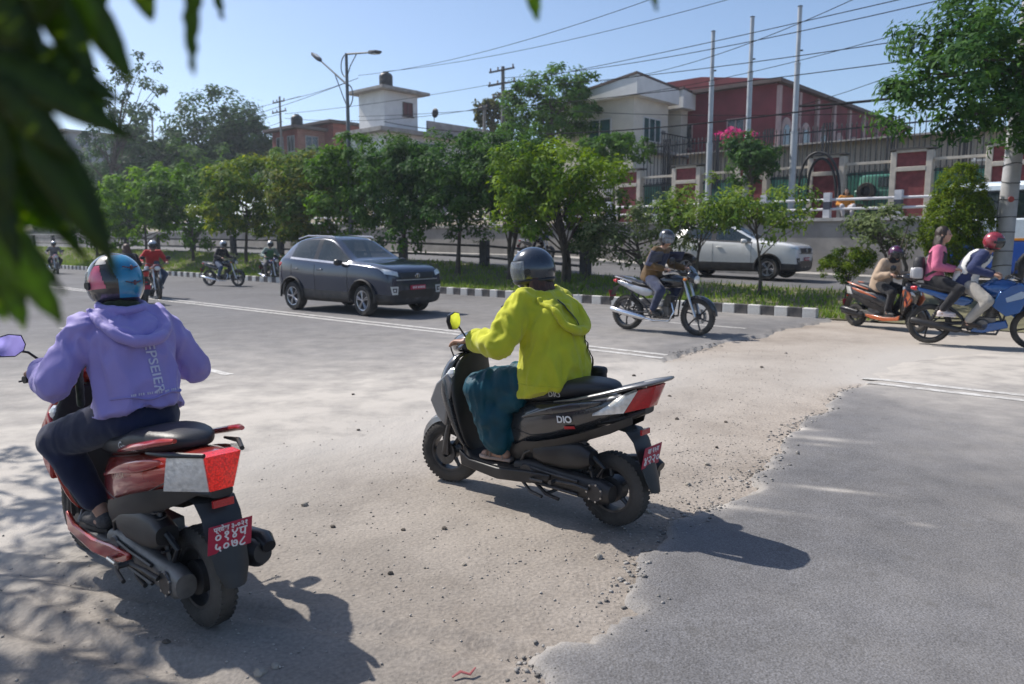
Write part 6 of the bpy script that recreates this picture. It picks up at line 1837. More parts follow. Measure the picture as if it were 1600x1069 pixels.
mb = MB(); mb.box(((xg0 + xg1) / 2, .1, 1.0), (xg1 - xg0, .2, 2.0)); mb.build('base_wall', GREENP, r)
for k in range(7):
    mb = MB(); xx = lerp(xg0, xg1, (k + .5) / 7)
    for dx in (-.18, -.06, .06, .18): mb.box((xx + dx, 0, 2.9), (.05, .06, 2.5))
    mb.build('grille_post', IRON, r)
# the long pale shed behind the grille
r = thing('shed', 'long low shed with pale ribbed wall behind the spiked grille', 'building', RT(0, 37.5, TERR), ROADROT)
xs0, xs1 = sx_of(1075, 37.5), sx_of(1800, 37.5)
SHW = M('shed_wall', (.42, .36, .29), .85, var=.15, scale=.8)
mb = MB(); mb.box(((xs0 + xs1) / 2, 3, 1.9), (xs1 - xs0, 6, 3.8)); mb.build('wall', SHW, r)
nrib = 60
rb = MB(); rb.box((0, 0, 2.1), (.07, .05, 3.3)); rme = rb.mesh('rib', 0); rme.materials.append(M('shed_rib', (.30, .28, .24), .8))
for i in range(nrib):
    o = link('rib', rme, None, r); o.location = (lerp(xs0, xs1, (i + .5) / nrib), -.02, 0)
mb = MB(); mb.add([(xs0 - .4, -.6, 3.75), (xs1 + .4, -.6, 3.75), (xs1 + .4, 6.4, 4.5), (xs0 - .4, 6.4, 4.5), (xs0 - .4, -.6, 3.83), (xs1 + .4, -.6, 3.83), (xs1 + .4, 6.4, 4.58), (xs0 - .4, 6.4, 4.58)], [(0, 1, 2, 3), (4, 7, 6, 5), (0, 4, 5, 1), (1, 5, 6, 2), (2, 6, 7, 3), (3, 7, 4, 0)]); mb.build('roof', M('shed_roof', (.36, .32, .28), .7, var=.2), r)
# green jeep parked behind the fence
q = at_t(1368, 300, 32.2)
r = thing('jeep', 'green jeep with a rear mounted spare wheel parked inside the compound', 'jeep', (q.x, q.y, TERR), ROADROT)
GJ = M('jeep_green', (.04, .16, .11), .45, var=.12, coat=.3)
mb = MB(); mb.box((0, .9, .85), (1.7, 1.7, .75)); mb.build('body', GJ, r, bev=.06)
mb = MB(); mb.loft([[(x_, .9 + y_, z_) for x_, y_ in ring(16, .82 * k_, .8 * k_, 5)] for z_, k_ in ((1.2, 1), (1.5, .97), (1.75, .92), (1.82, .8))]); mb.build('hard_top', GJ, r)
mb = MB(); mb.box((.35, .06, 1.5), (.6, .03, .38)); mb.build('window', GLS, r, bev=.02)
mb = MB(); mb.lathe(tyre_profile(.36, .22, .2), (-.35, .0, 1.15), n=30); wo = mb.build('spare_wheel', RUB, r)
mb = MB(); mb.lathe([(0, -.06), (.08, -.06), (.19, -.02), (.2, .05)], (-.35, 0, 1.15), n=24); mb.build('rim', DKST, wo)
for x_ in (-.6, .6):
    mb = MB(); mb.lathe(tyre_profile(.36, .22, .2), (x_, .15, .36), n=30); mb.build('tyre', RUB, r)
# arched black pipes
for i, (xa_, xb_, top, tt) in enumerate(((1248, 1312, 238, 30.2), (1262, 1306, 248, 30.3))):
    pts = []
    a = at_t(xa_, 312, tt); b = at_t(xb_, 306, tt)
    for k in range(25):
        f = k / 24
        px = lerp(xa_, xb_, .5 - .5 * math.cos(PI * min(1, f * 1.0)))
        py = 312 - (312 - top) * math.sin(PI * f) ** .7
        pts.append(at_t(px, py, tt))
    mb = MB(); mb.tube(pts, .05, 10)
    o = mb.build('arched_pipe', IRON)
    tag(o, ['outer black pipe bent into an arch beside the red pillar', 'inner black pipe bent into an arch beside the red pillar'][i], 'pipe')
# a person in an orange top on the terrace
q = at_t(1322, 300, 29.3)
person('person', 'person in an orange top sitting behind the white railing', (q.x, q.y, TERR), ROADROT - R(60), dict(hip=(0, 0, .42), neck=(.05, 0, .86), head=(.09, 0, 1.0), hand=((.30, .16, .50), (.3, -.16, .50)), foot=((.42, .12, .0), (.42, -.12, .0)), elbow2=((-.6, .5, -.4), (-.6, -.5, -.4))), dict(top=cloth('orange_cotton', (.55, .22, .03)), bottom=cloth('pale_trousers', (.5, .48, .5)), shoe=SHOE_D, hair=.1), voxel=.025)
st_q = thing('stool', 'low stool under the person in the orange top', 'stool', (q.x, q.y, TERR), ROADROT - R(60))
mb = MB(); mb.box((0, 0, .27), (.34, .34, .05)); mb.build('seat', M('pole_timber', (.17, .16, .15)), st_q)
for a_ in (-1, 1):
    for b_ in (-1, 1):
        mb = MB(); mb.box((a_ * .13, b_ * .13, .125), (.04, .04, .25)); mb.build('leg', M('pole_timber', (.17, .16, .15)), st_q)

# ------------------------------------------------------------------ poles
GALV = M('galvanised', (.42, .44, .46), .5, .35, var=.12, scale=4)
def steel_pole(px, ytop, t, label):
    b = at_t(px - 5, 255, t); tp = at_t(px, ytop, t)
    q = Vector((b.x, b.y, TERR)); h = tp.z - TERR
    r = thing('steel_pole', label, 'pole', q, 0)
    mb = MB(); mb.tube([(0, 0, 0), (0, 0, h * .42)], .125, 14); mb.build('lower_section', GALV, r)
    mb = MB(); mb.tube([(0, 0, h * .42), (0, 0, h * .74)], .10, 14); mb.lathe([(.10, -.03), (.135, -.03), (.135, .03), (.10, .03)], (0, 0, h * .42), 'z', 16); mb.build('middle_section', GALV, r)
    mb = MB(); mb.tube([(0, 0, h * .74), (0, 0, h)], .078, 14); mb.lathe([(.078, -.03), (.11, -.03), (.11, .03), (.078, .03)], (0, 0, h * .74), 'z', 16); mb.build('upper_section', GALV, r)
    mb = MB(); mb.tube([(0, 0, h), (0, 0, h + .03)], .09, 12); mb.tube([(0, 0, h * .80), (.16, -.06, h * .80)], .03, 6); mb.build('cap', IRON, r)
    return q + Vector((0, 0, h))
pt1 = steel_pole(1113, 50, 30.0, 'stepped grey steel pole rising in front of the white house')
pt2 = steel_pole(1172, 28, 29.5, 'stepped grey steel pole rising in front of the red gabled building')
pt3 = steel_pole(1244, 12, 29.0, 'stepped grey steel pole beside the arched black pipes')
# leaning pole wound with wire
b = at_t(1560, 455, 19.3); tp = at_t(1606, 40, 19.3)
s_b = st(b)[0]; b.z = zmed(s_b, 19.3)
r = thing('leaning_pole', 'pale leaning concrete pole wound with wire in front of the bus', 'pole', b, 0)
vec = tp - b; ln = vec.length * 1.12; ud = vec.normalized()
mb = MB(); mb.tube([Vector((0, 0, -.1)), ud * ln], [.185, .145], 18); mb.build('shaft', M('pole_pale', (.40, .40, .41), .8, var=.2, scale=3, bump=.2), r)
for k in range(15):
    f = .12 + k * .055 + rng.uniform(-.006, .006)
    mb = MB(); rad = lerp(.185, .145, f) + .004
    c = ud * (ln * f); tl = rng.uniform(-.05, .05)
    mb.tube([c + Vector((math.cos(t_) * rad, math.sin(t_) * rad, tl * math.sin(t_))) for t_ in [2 * PI * q / 16 for q in range(16)]], .009, 5, closed=True); mb.build('wire_band', IRON, r)
mb = MB(); c = ud * (ln * .34); mb.cyl(c + Vector((-.06, -.165, 0)), c + Vector((-.06, -.185, 0)), .06, .06, 18); mb.build('red_disc', M('disc_red', (.35, .06, .05), .6), r)
# street lamp with two arms
def street_lamp():
    b = at_t(550, 420, 18.2); s_ = st(b)[0]; b.z = zmed(s_, 18.2); tp = at_t(546, 82, 18.2); h = tp.z - b.z
    r = thing('street_lamp', 'double arm street lamp with curled brackets above the median trees', 'street lamp', b, ROADROT)
    DG = M('lamp_steel', (.14, .15, .16), .5, .5, var=.15)
    k = tp.y / FPX                                       # metres per pixel at the lamp
    mb = MB(); mb.tube([(0, 0, 0), (0, 0, h)], [.11, .055], 14); mb.build('pole', DG, r)
    hd = M('lamp_head', (.07, .075, .08), .5)
    # arms run along the road: short right arm level near the top, long left arm lower and rising
    for sgn, z0, x1, z1 in ((1, h - .03, 52, h - .20), (-1, h - 1.15, -62, h + .02)):
        e = Vector((x1 * k * 1.12, 0, z1))
        mb = MB(); mb.tube([(0, 0, z0), e], [.04, .03], 8); ar = mb.build('arm', DG, r)
        mb = MB(); d = (e - Vector((0, 0, z0))).normalized(); rot = frame((0, 0, 0), d, (0, 1, 0)).to_3x3()
        mb.loft([[e + rot @ Vector((x_, y_, z_)) for y_, z_ in ring(12, w_, h_, 3)] for x_, w_, h_ in ((-.08, .05, .05), (.05, .13, .07), (.45, .14, .06), (.62, .05, .03))]); lh = mb.build('lamp_head', hd, r)
        mb = MB(); mb.box(e + rot @ Vector((.28, 0, -.062)), (.34, .2, .012), rot); mb.build('lens', M('lamp_lens', (.6, .6, .58), .2), lh)
        mb = MB()
        zc = z0 - .5
        mb.tube([Vector((-sgn * .0, 0, z0)) + Vector((-sgn * .35 * math.sin(t_), 0, -.42 + .42 * math.cos(t_))) for t_ in [PI * q / 14 for q in range(15)]], .022, 6)
        mb.tube([(0, 0, z0 - .85), (sgn * .25, 0, z0 - .45), lerp(Vector((0, 0, z0)), e, .45)], .02, 6)
        mb.build('curled_bracket', DG, r)
    return b + Vector((0, 0, h))
lamp_top = street_lamp()
# timber and concrete power poles with cross arms and insulators
def power_pole(px, ytop, ybase, t, label, arms, wid=.14, mat=None):
    b = at_t(px, ybase, t); tp = at_t(px, ytop, t)
    zb = TERR if t < 38 else 4.5
    q = Vector((b.x, b.y, zb)); h = tp.z - zb
    r = thing('power_pole', label, 'power pole', q, ROADROT)
    mb = MB(); mb.tube([(0, 0, 0), (0, 0, h)], [wid, wid * .65], 12); mb.build('shaft', mat or M('pole_timber', (.17, .16, .15), .85, var=.3, scale=4), r)
    ends = []
    for dz, w in arms:
        mb = MB(); mb.box((0, -.12, h - dz), (w, .09, .10)); a = mb.build('cross_arm', IRON, r)
        for x_ in (-.45, -.15, .45):
            mb = MB(); mb.lathe([(0, .26), (.05, .24), (.06, .16), (.03, .14), (.06, .10), (.05, .04), (0, .03)], (x_ * w, -.12, h - dz), 'z', 12); mb.build('insulator', M('insulator', (.12, .08, .06), .3), a)
            ends.append(q + Matrix.Rotation(ROADROT, 3, 'Z') @ Vector((x_ * w, -.12, h - dz + .26)))
    return ends
e1 = power_pole(441, 150, 260, 40, 'slim power pole with two cross arms before the brick house', ((.5, 2.0), (1.4, 2.4)))
e2 = power_pole(786, 104, 230, 38, 'power pole with crowded cross arms before the dark leafy tree', ((.25, 2.2), (1.1, 2.4), (1.9, 1.6)), .18)
e3 = power_pole(757, 165, 230, 38.5, 'short pale pole standing beside the crowded power pole', ((.2, .8),), .16, CONC)
e4 = power_pole(243, 180, 280, 46, 'pale slender pole standing before the rounded dark tree', ((.4, 1.2),), .16, CONC)
# cables, each a hanging curve between its poles
def cable(a, b, sag, rad, label, grp=None):
    a, b = Vector(a), Vector(b)
    n = 26
    pts = [lerp(a, b, i / n) - Vector((0, 0, sag * 4 * (i / n) * (1 - i / n))) for i in range(n + 1)]
    mb = MB(); mb.tube(pts, rad, 5)
    o = mb.build('overhead_cable', M('cable_black', (.02, .02, .022), .95, spec=.05))
    tag(o, label, 'cable', grp)
G_ = 'thin overhead cables crossing the sky'
L_ = 'thin black overhead cable strung across the sky'
cab = [((560, 118), 45, (1020, -2), 27), ((600, 112), 45, (1150, -4), 27), ((785, 122), 50, (1660, -45), 20), ((795, 130), 50, (1660, -60), 20), ((780, 138), 50, (1660, 25), 20), ((560, 182), 60, (1660, 62), 20),
       ((930, 155), 36, (1660, -25), 20), ((930, 128), 36, (1340, -4), 22), ((440, 158), 58, (560, 122), 45), ((300, 205), 64, (540, 130), 45), ((200, 215), 64, (470, 150), 58), ((445, 178), 58, (790, 128), 50), ((445, 185), 58, (760, 168), 50), ((100, 240), 70, (440, 178), 58),
       ((150, 262), 70, (442, 190), 58), ((1250, 165), 30, (1660, 0), 20), ((1360, 195), 30, (1660, 40), 22), ((790, 165), 50, (1340, 178), 28)]
for (p0, y0, p1, y1) in cab:
    cable(at(p0[0], p0[1], y0), at(p1[0], p1[1], y1), rng.uniform(.1, .45), .012 if y0 < 48 else .016, L_, G_)
cable(at(600, 190, 60), at(1300, 168, 27), .9, .028, 'thick black cable hanging in front of the white house')
cable(at(1250, 166, 29), at(1660, 110, 20), .15, .045, 'thick bundled cable running into the overhanging tree')
# ================================================================== TREES
BARK = M('bark', (.075, .062, .05), .95, var=.35, scale=6, bump=.7, bscale=18)
PAL = dict(bright=((.045, .115, .012), (.10, .19, .02)), mid=((.028, .075, .014), (.065, .13, .02)), dark=((.018, .052, .016), (.048, .10, .022)), lime=((.042, .095, .012), (.11, .17, .02)),
           lime2=((.045, .09, .02), (.12, .17, .035)), grey=((.05, .075, .03), (.11, .14, .06)), yellow=((.045, .095, .015), (.15, .18, .025)), rust=((.038, .082, .016), (.11, .115, .025)), topiary=((.035, .075, .008), (.11, .15, .012)),
           far=((.016, .042, .014), (.034, .072, .02)), airy=((.026, .05, .026), (.05, .085, .04)), pink=((.26, .03, .09), (.40, .07, .16)), vine=((.03, .04, .012), (.07, .075, .03)))
LEAFM = attr_mat('foliage', .65, .42, .12)
def leaf_arrays(cent, nrm, size, r_, asp=.42, droop=.25):
    n = len(cent)
    a = r_.randn(n, 3); a -= nrm * np.sum(a * nrm, 1)[:, None]; a[:, 2] -= droop * 2
    a -= nrm * np.sum(a * nrm, 1)[:, None]; a /= np.linalg.norm(a, axis=1)[:, None] + 1e-9
    b = np.cross(nrm, a)
    sz = size * r_.uniform(.6, 1.25, n)[:, None]
    V = np.zeros((n, 4, 3))
    V[:, 0] = cent; V[:, 1] = cent + a * sz * .48 + b * sz * asp * .5 + nrm * sz * .06
    V[:, 2] = cent + a * sz - nrm * sz * .06; V[:, 3] = cent + a * sz * .48 - b * sz * asp * .5 + nrm * sz * .06
    return V
def crown_leaves(ells, n, size, pal, seed, clump=.30, clumps=None, fill=.25, asp=.42, lobes=1.0):
    """leaf clumps spread through and over a few ellipsoids"""
    r_ = np.random.RandomState(seed)
    vol = np.array([e[1][0] * e[1][1] * e[1][2] for e in ells]) ** .67; vol /= vol.sum()
    cs = []; ns = []; cl = []; cc = []
    for (c, rad), w in zip(ells, vol):
        k = max(10, int(n * w / (clumps or 55))); c = np.array(c); rad = np.array(rad)
        d = r_.randn(k, 3); d[:, 2] += .15; d /= np.linalg.norm(d, axis=1)[:, None]
        rr = np.where(r_.rand(k) < fill, r_.uniform(.25, .75, k), r_.uniform(.78, 1.12, k) if not clumps else r_.uniform(.90, 1.03, k))
        pos = c + d * rr[:, None] * rad
        m = int(n * w / k)
        tone = np.clip(r_.randn(k) * .28 + .45, 0, 1)
        rc = clump * r_.uniform(.6, 1.3, k) * (rad.mean() / 1.2) ** .35
        for i in range(k):
            q = r_.randn(m, 3); q /= np.linalg.norm(q, axis=1)[:, None]
            p = pos[i] + q * rc[i] * (r_.rand(m) ** .45)[:, None] * np.array([1, 1, .75])
            nn = q * .6 + d[i] * .5 + np.array([0, 0, .55]) + r_.randn(m, 3) * .35
            nn /= np.linalg.norm(nn, axis=1)[:, None]
            cs.append(p); ns.append(nn); cl.append(np.clip(tone[i] + r_.randn(m) * .2, 0, 1))
        cc += [Vector(p) for p in pos]
    cs = np.concatenate(cs); ns = np.concatenate(ns); cl = np.concatenate(cl)
    V = leaf_arrays(cs, ns, size, r_, asp)
    a, b = np.array(PAL[pal][0]) * 1.5, np.array(PAL[pal][1]) * 1.65
    if pal in ('rust', 'yellow'): cl = cl ** 2.2
    col = a + (b - a) * cl[:, None]; col *= r_.uniform(.8, 1.2, (len(col), 1))
    cols = np.concatenate([np.repeat(col, 4, 0), np.ones((len(col) * 4, 1))], 1)
    return V.reshape(-1, 3), np.arange(len(cs) * 4).reshape(-1, 4), cols, cc
def tree(name, label, base, ells, n, size, pal, seed, tr=.09, group=None, stems=1, clump=.30, limbs=10, fill=.25, asp=.42, fork=None, cat='tree', clumps=None):
    base = Vector(base)
    r = thing(name, label, cat, base, 0, group)
    loc = [((e[0][0] - base.x, e[0][1] - base.y, e[0][2] - base.z), e[1]) for e in ells]
    V, F, Cc, cc = crown_leaves(loc, n, size, pal, seed, clump, fill=fill, asp=asp, clumps=clumps)
    build_arrays('crown', V, F, LEAFM, r, Cc)
    g = random.Random(seed)
    zc = min(e[0][2] - e[1][2] for e in loc); top = max(e[0][2] for e in loc)
    fh = fork if fork is not None else max(.25, zc * .9)
    mb = MB()
    main = Vector((sum(e[0][0] for e in loc) / len(loc), sum(e[0][1] for e in loc) / len(loc), top))
    for k in range(stems):
        off = Vector((g.uniform(-.12, .12), g.uniform(-.12, .12), 0)) * (1 if stems > 1 else .0)
        lean = Vector((g.uniform(-.25, .25), g.uniform(-.25, .25), 0)) * (1.6 if stems > 1 else .5)
        p1 = off + lean * fh * .4 + Vector((0, 0, fh)); p2 = lerp(p1, main, .6) + lean * .6
        mb.tube([off - Vector((0, 0, .1)), lerp(off, p1, .5) + Vector((g.uniform(-.04, .04), g.uniform(-.04, .04), 0)), p1, p2, lerp(p2, main, .7)], [tr * 1.25, tr, tr * .8, tr * .45, tr * .2], 8)
        for c in g.sample(cc, min(limbs, len(cc))):
            s0 = lerp(p1, p2, g.random())
            mid = lerp(s0, c, .5) + Vector((g.uniform(-.1, .1), g.uniform(-.1, .1), .08)) * max(1, top * .15)
            mb.tube([s0, mid, c], [tr * .35, tr * .22, tr * .08], 5)
    mb.build('trunk', BARK, r)
    return r
def px_tree(name, label, px, x0, x1, yt, yb, t, pal, n, size, seed, zbase=None, depth=1.0, jit=.62, dens=7.0, **kw):
    """a tree standing at pixel column px on the line t, crown seen between the given pixels"""
    q = at_t(px, 400, t); s_ = st(q)[0]
    zb = zbase if zbase is not None else zmed(s_, t)
    k = q.y / FPX
    cx = (x0 + x1) / 2; c = at_t(cx, (yt + yb) / 2, t)
    hw = (x1 - x0) / 2 * k * 1.0; hh = (yb - yt) / 2 * k * .95
    size = max(size, k * 8.5 / 1.0 * .95) if size > .1 else size
    n = int(dens * PI * hw * hh / (size * size * .21))
    g = random.Random(seed)
    ells = [((c.x, c.y, c.z), (hw * .80, hw * .80 * depth, hh * .86))]
    for i in range(5):
        a = g.uniform(0, 2 * PI)
        ells.append(((c.x + math.cos(a) * hw * jit, c.y + math.sin(a) * hw * jit * depth, c.z + g.uniform(-.5, .55) * hh), (hw * .45, hw * .45 * depth, hh * .42)))
    return tree(name, label, (q.x, q.y, zb), ells, n, size, pal, seed, **kw)
GM = 'trees planted along the median'
MED = [(152, 105, 200, 285, 392, 'dark', 5200, .2, 'dark green median tree beyond the bright leaved one at the far end of the row', {}),
       (228, 172, 272, 262, 388, 'bright', 6000, .17, 'bright green median tree standing behind the rider in the red jacket', {}),
       (302, 246, 348, 254, 388, 'mid', 6000, .17, 'green median tree between the bright tree and the yellowing one', {}),
       (385, 330, 445, 242, 378, 'yellow', 6500, .16, 'median tree with yellowing leaves above the rider in jeans', {}),
       (470, 425, 525, 232, 368, 'rust', 6000, .15, 'median tree with rusty new leaves above the rear of the dark car', {}),
       (545, 490, 610, 216, 375, 'mid', 7000, .16, 'full green median tree directly behind the dark car roof', {}),
       (632, 566, 690, 214, 398, 'dark', 7000, .16, 'dark median tree hanging low behind the dark car windscreen', {}),
       (715, 645, 782, 203, 385, 'dark', 7000, .16, 'dark median tree with a bare trunk beside the dark car bonnet', dict(fork=1.0)),
       (800, 730, 862, 195, 365, 'dark', 6500, .16, 'dark median tree behind the lime green one', dict(stems=2, fork=.9)),
       (884, 795, 980, 222, 380, 'lime', 6500, .17, 'lime green median tree above the yellow topped rider', dict(stems=3, fork=.7)),
       (1004, 925, 1068, 300, 412, 'grey', 3200, .15, 'low greyish median tree behind the brown jacketed motorcyclist', dict(fork=.5, dens=3.0)),
       (1088, 1035, 1160, 278, 368, 'lime2', 2800, .15, 'thin stemmed median tree before the tail of the white SUV', dict(tr=.045, fork=.9, dens=3.0)),
       (1188, 1120, 1255, 288, 372, 'lime2', 2800, .15, 'thin stemmed median tree before the bonnet of the white SUV', dict(tr=.045, fork=.8, dens=3.0))]
for i, (px, x0, x1, yt, yb, pal, n, sz, lab, kw) in enumerate(MED):
    x0 -= 20; x1 += 20; yt -= 8; yb += 6
    d = dict(tr=.08, clump=.34, limbs=9); d.update(kw)
    px_tree('median_tree', lab, px, x0, x1, yt, yb, 18.4, pal, n, sz, 100 + i, group=GM, **d)
px_tree('median_tree', 'sparse grey leaved small tree beside the rider in the beige jacket', 1404, 1322, 1452, 316, 408, 18.6, 'grey', 3000, .14, 131, group=GM, tr=.05, fork=.8, stems=2, dens=3.0)
px_tree('shrub', 'rounded green shrub at the end of the kerb', 1324, 1280, 1364, 384, 446, 18.4, 'topiary', 5000, .07, 132, tr=.03, clump=.16, fill=.35, fork=.1, cat='shrub', dens=7)
px_tree('shrub', 'rust tinted low shrub under the median trees behind the dark car', 478, 440, 525, 335, 398, 18.9, 'rust', 2600, .13, 133, tr=.03, fork=.1, cat='shrub')
px_tree('shrub', 'small dark shrub beside the median fence post', 915, 885, 945, 345, 402, 19.2, 'dark', 1500, .12, 134, tr=.03, fork=.4, cat='shrub')
# clipped egg-shaped tree
q = at_t(1497, 400, 18.8); k = q.y / FPX; c = at_t(1497, 335, 18.8)
zb = zmed(st(q)[0], 18.8)
ee = [((c.x, c.y, c.z - .28), (50 * k, 50 * k, 62 * k)), ((c.x, c.y, c.z + .22), (38 * k, 38 * k, 62 * k)), ((c.x, c.y, c.z - .65), (40 * k, 40 * k, 46 * k))]
tree('clipped_tree', 'dense clipped egg shaped tree in front of the bus', (q.x, q.y, zb), ee, 34000, .06, 'topiary', 140, tr=.07, clump=.10, fill=.12, fork=.3, clumps=22)
# trees on the terrace and behind the houses
BK = [('small_tree', 'dark leafy tree standing between the steel poles', 1172, 1126, 1226, 206, 300, 28.8, 'dark', 3600, .17, TERR, {}),
      ('small_tree', 'leafy tree beside the corner of the white house', 960, 905, 1018, 200, 272, 33, 'mid', 3600, .18, TERR, {}),
      ('tall_tree', 'tall green tree to the left of the white house', 862, 792, 934, 92, 240, 37, 'mid', 6500, .24, 4.2, dict(tr=.16, clump=.42)),
      ('tall_tree', 'dark vine covered tree behind the crowded power pole', 772, 742, 806, 132, 215, 44, 'vine', 3500, .22, 4.6, dict(tr=.14)),
      ('tall_tree', 'big rounded dark tree far behind the median', 338, 246, 426, 136, 300, 40, 'far', 11000, .32, 4.6, dict(tr=.3, clump=.7, dens=11)),
      ('tall_tree', 'tall airy tree with open branches behind the hanging leaves', 178, 104, 252, 78, 300, 30, 'airy', 6500, .30, 4.6, dict(tr=.25, clump=.45, fill=.1, limbs=26, dens=1.7)),
      ('tall_tree', 'broad dark tree behind the airy one', 200, 120, 300, 205, 330, 35, 'far', 7000, .36, 4.6, dict(tr=.25, clump=.7, dens=10)),
      ('tall_tree', 'broad green tree below the brick house', 470, 400, 545, 228, 330, 36, 'mid', 5000, .24, 3, dict(tr=.15, clump=.5)),
      ('tall_tree', 'dark tree standing before the pale apartment block', 70, -10, 130, 225, 380, 40, 'far', 6500, .3, 3, dict(tr=.2, clump=.6, dens=10)),
      ('tall_tree', 'dark tree to the right of the rounded one behind the median', 320, 270, 420, 215, 330, 38, 'mid', 5000, .28, 3, dict(tr=.15, clump=.5))]
for i, (nm, lab, px, x0, x1, yt, yb, t, pal, n, sz, zb, kw) in enumerate(BK):
    px_tree(nm, lab, px, x0, x1, yt, yb, t, pal, n, sz, 160 + i, zbase=zb, **kw)
px_tree('flowering_shrub', 'pink bougainvillea in bloom below the red gabled building', 1150, 1118, 1186, 200, 222, 37, 'pink', 2200, .13, 181, zbase=TERR + 1, tr=.05, cat='shrub')
# the big tree hanging in on the right; its trunk stands outside the picture
tb = Vector((12.2, 14.6, .1))
ee = []
for (px, py, rx, ry, yd) in ((1600, 55, 165, 105, 15.0), (1490, 160, 105, 52, 14.6), (1585, 185, 90, 40, 14.4), (1505, 40, 70, 60, 15.2), (1545, 110, 110, 70, 14.2), (1740, 60, 190, 170, 15.4), (1700, 180, 110, 60, 14.8), (1425, 140, 40, 24, 14.5)):
    c = at(px, py, yd); k = yd / FPX
    ee.append(((c.x, c.y, c.z), (rx * k, rx * k * .8, ry * k)))
tree('roadside_tree', 'large leafy tree overhanging the leaning pole', tb, ee, 19000, .17, 'dark', 190, tr=.22, clump=.36, limbs=40, fork=3.6, asp=.36)

# the tree the photographer stands under: crown and trunk outside the frame, drooping leaves in front
LM = attr_mat('broad_leaf', .38, .6, .5)
tb = Vector((-6.6, 3.6, 0))
ee = [((-6.9, 6.2, 4.5), (1.1, 1.2, .7)), ((-7.9, 7.0, 4.8), (1.15, 1.2, .7)), ((-6.6, 4.8, 4.9), (1.3, 1.2, .9)), ((-5.4, 4.9, 4.5), (1.0, 1.0, .7)), ((-5.3, 3.0, 4.3), (1.0, 1.0, .7)), ((-4.6, 1.9, 3.7), (.8, .9, .6))]
lt = tree('leafy_tree', 'long leaved tree whose drooping branch hangs close over the lilac rider', tb, ee, 3600, .20, 'dark', 195, tr=.16, clump=.42, limbs=22, fork=2.6, asp=.26)
def big_leaf(p0, p1, w, bend, tint, roll=0.0):
    """one long leaf from stalk p0 to tip p1, folded along its rib"""
    p0, p1 = Vector(p0), Vector(p1); ax = p1 - p0; L = ax.length; ax.normalize()
    view = Vector((0, 1, 0)); sd = ax.cross(view).normalized(); nn = sd.cross(ax).normalized()
    sd, nn = sd * math.cos(roll) + nn * math.sin(roll), nn * math.cos(roll) - sd * math.sin(roll)
    n = 12; V = []; F = []; cols = []
    for i in range(n + 1):
        f = i / n
        hw = w * .5 * (math.sin(PI * min(1, f ** .8)) ** .75) * (1 - .25 * f) + .0008
        c = p0 + ax * (L * f) + nn * (bend * L * math.sin(PI * f) * .5)
        for sg in (-1, -.5, 0, .5, 1):
            V.append(c + sd * (hw * sg) + nn * (.16 * hw * abs(sg)) + nn * .002 * math.sin(f * 30 + sg))
            k_ = tint * (1 + .12 * math.sin(f * 38 + abs(sg) * 3)) * (1.35 if sg == 0 else 1)
            cols.append((.085 * k_, .155 * k_, .012 * k_, 1))
    for i in range(n):
        for j in range(4): F.append((i * 5 + j, i * 5 + j + 1, i * 5 + 6 + j, i * 5 + 5 + j))
    o = build_arrays('leaf', np.array([tuple(v) for v in V]) - np.array(tb), np.array(F), LM, lt, cols)
    o.data.polygons.foreach_set('use_smooth', [True] * len(F))
    m = o.modifiers.new('t', 'SOLIDIFY'); m.thickness = .0006
    return o
# stalk pixel, tip pixel, width px, distance, bend, tint (painted backlight, stronger on the lower leaves), roll
LV = [((105, -40), (206, 128), 62, .62, .1, .9, .2), ((40, -60), (150, 130), 70, .60, .1, .6, .3), ((-20, -40), (75, 150), 80, .58, .1, .5, .2), ((205, -50), (238, 34), 44, .66, .05, .8, .2), ((312, -60), (302, 118), 34, .66, .12, .7, 1.05), ((332, -60), (348, 32), 22, .74, .05, .7, .9),
      ((-40, 75), (208, 218), 74, .57, -.08, .6, .3), ((-30, 20), (150, 190), 66, .60, .05, .5, .1), ((10, 160), (182, 418), 62, .58, -.10, .55, .35), ((60, 190), (140, 330), 44, .62, .05, .6, .6), ((-10, 210), (140, 412), 40, .62, .08, .6, .7),
      ((-30, 300), (99, 508), 84, .60, -.12, 1.25, .1), ((-30, 360), (40, 515), 66, .62, .05, 1.2, .2), ((-40, 305), (95, 362), 44, .61, .04, 1.35, .2), ((10, 330), (104, 462), 24, .64, .05, .5, .9), ((-40, 120), (60, 290), 70, .63, .05, .8, .3), ((-60, 60), (20, 330), 70, .56, .05, .5, .2),
      ((-20, 120), (120, 250), 70, .56, .05, .5, .2), ((20, 60), (190, 160), 60, .6, .04, .6, .3), ((-60, 140), (30, 420), 60, .57, .06, .45, .3), ((80, 10), (170, 200), 50, .63, .08, .8, .5), ((100, 215), (182, 435), 40, .6, -.06, .5, .6), ((-60, 330), (60, 430), 70, .64, .02, 1.3, .2), ((-60, 420), (12, 500), 50, .62, .02, 1.2, .2),
      ((-60, 200), (45, 340), 66, .60, .0, 1.1, .3), ((828, -50), (840, 33), 32, .80, .06, 1.3, .3), ((1018, -40), (1026, 17), 16, .85, .03, .7, .5), ((150, -60), (130, 60), 56, .64, .1, .9, .4), ((-50, -20), (40, 70), 90, .55, 0, .5, .1), ((60, -60), (60, 40), 90, .58, 0, .6, .1), ((-30, 250), (70, 260), 50, .6, .1, 1.0, .2)]
for (a, b, w, dist, bend, tint, roll) in LV:
    big_leaf(at(a[0], a[1], dist), at(b[0], b[1], dist * 1.02), w * .88 * dist / FPX, bend, tint, roll)
mb = MB()
br = [Vector((-5.0, 2.6, 4.0)), Vector((-3.2, 1.5, 3.4)), Vector((-1.5, .9, 2.7)), at(-120, -220, .66), at(-70, 120, .66)]
mb.tube([b - tb for b in br], [.05, .035, .02, .008, .003], 8)
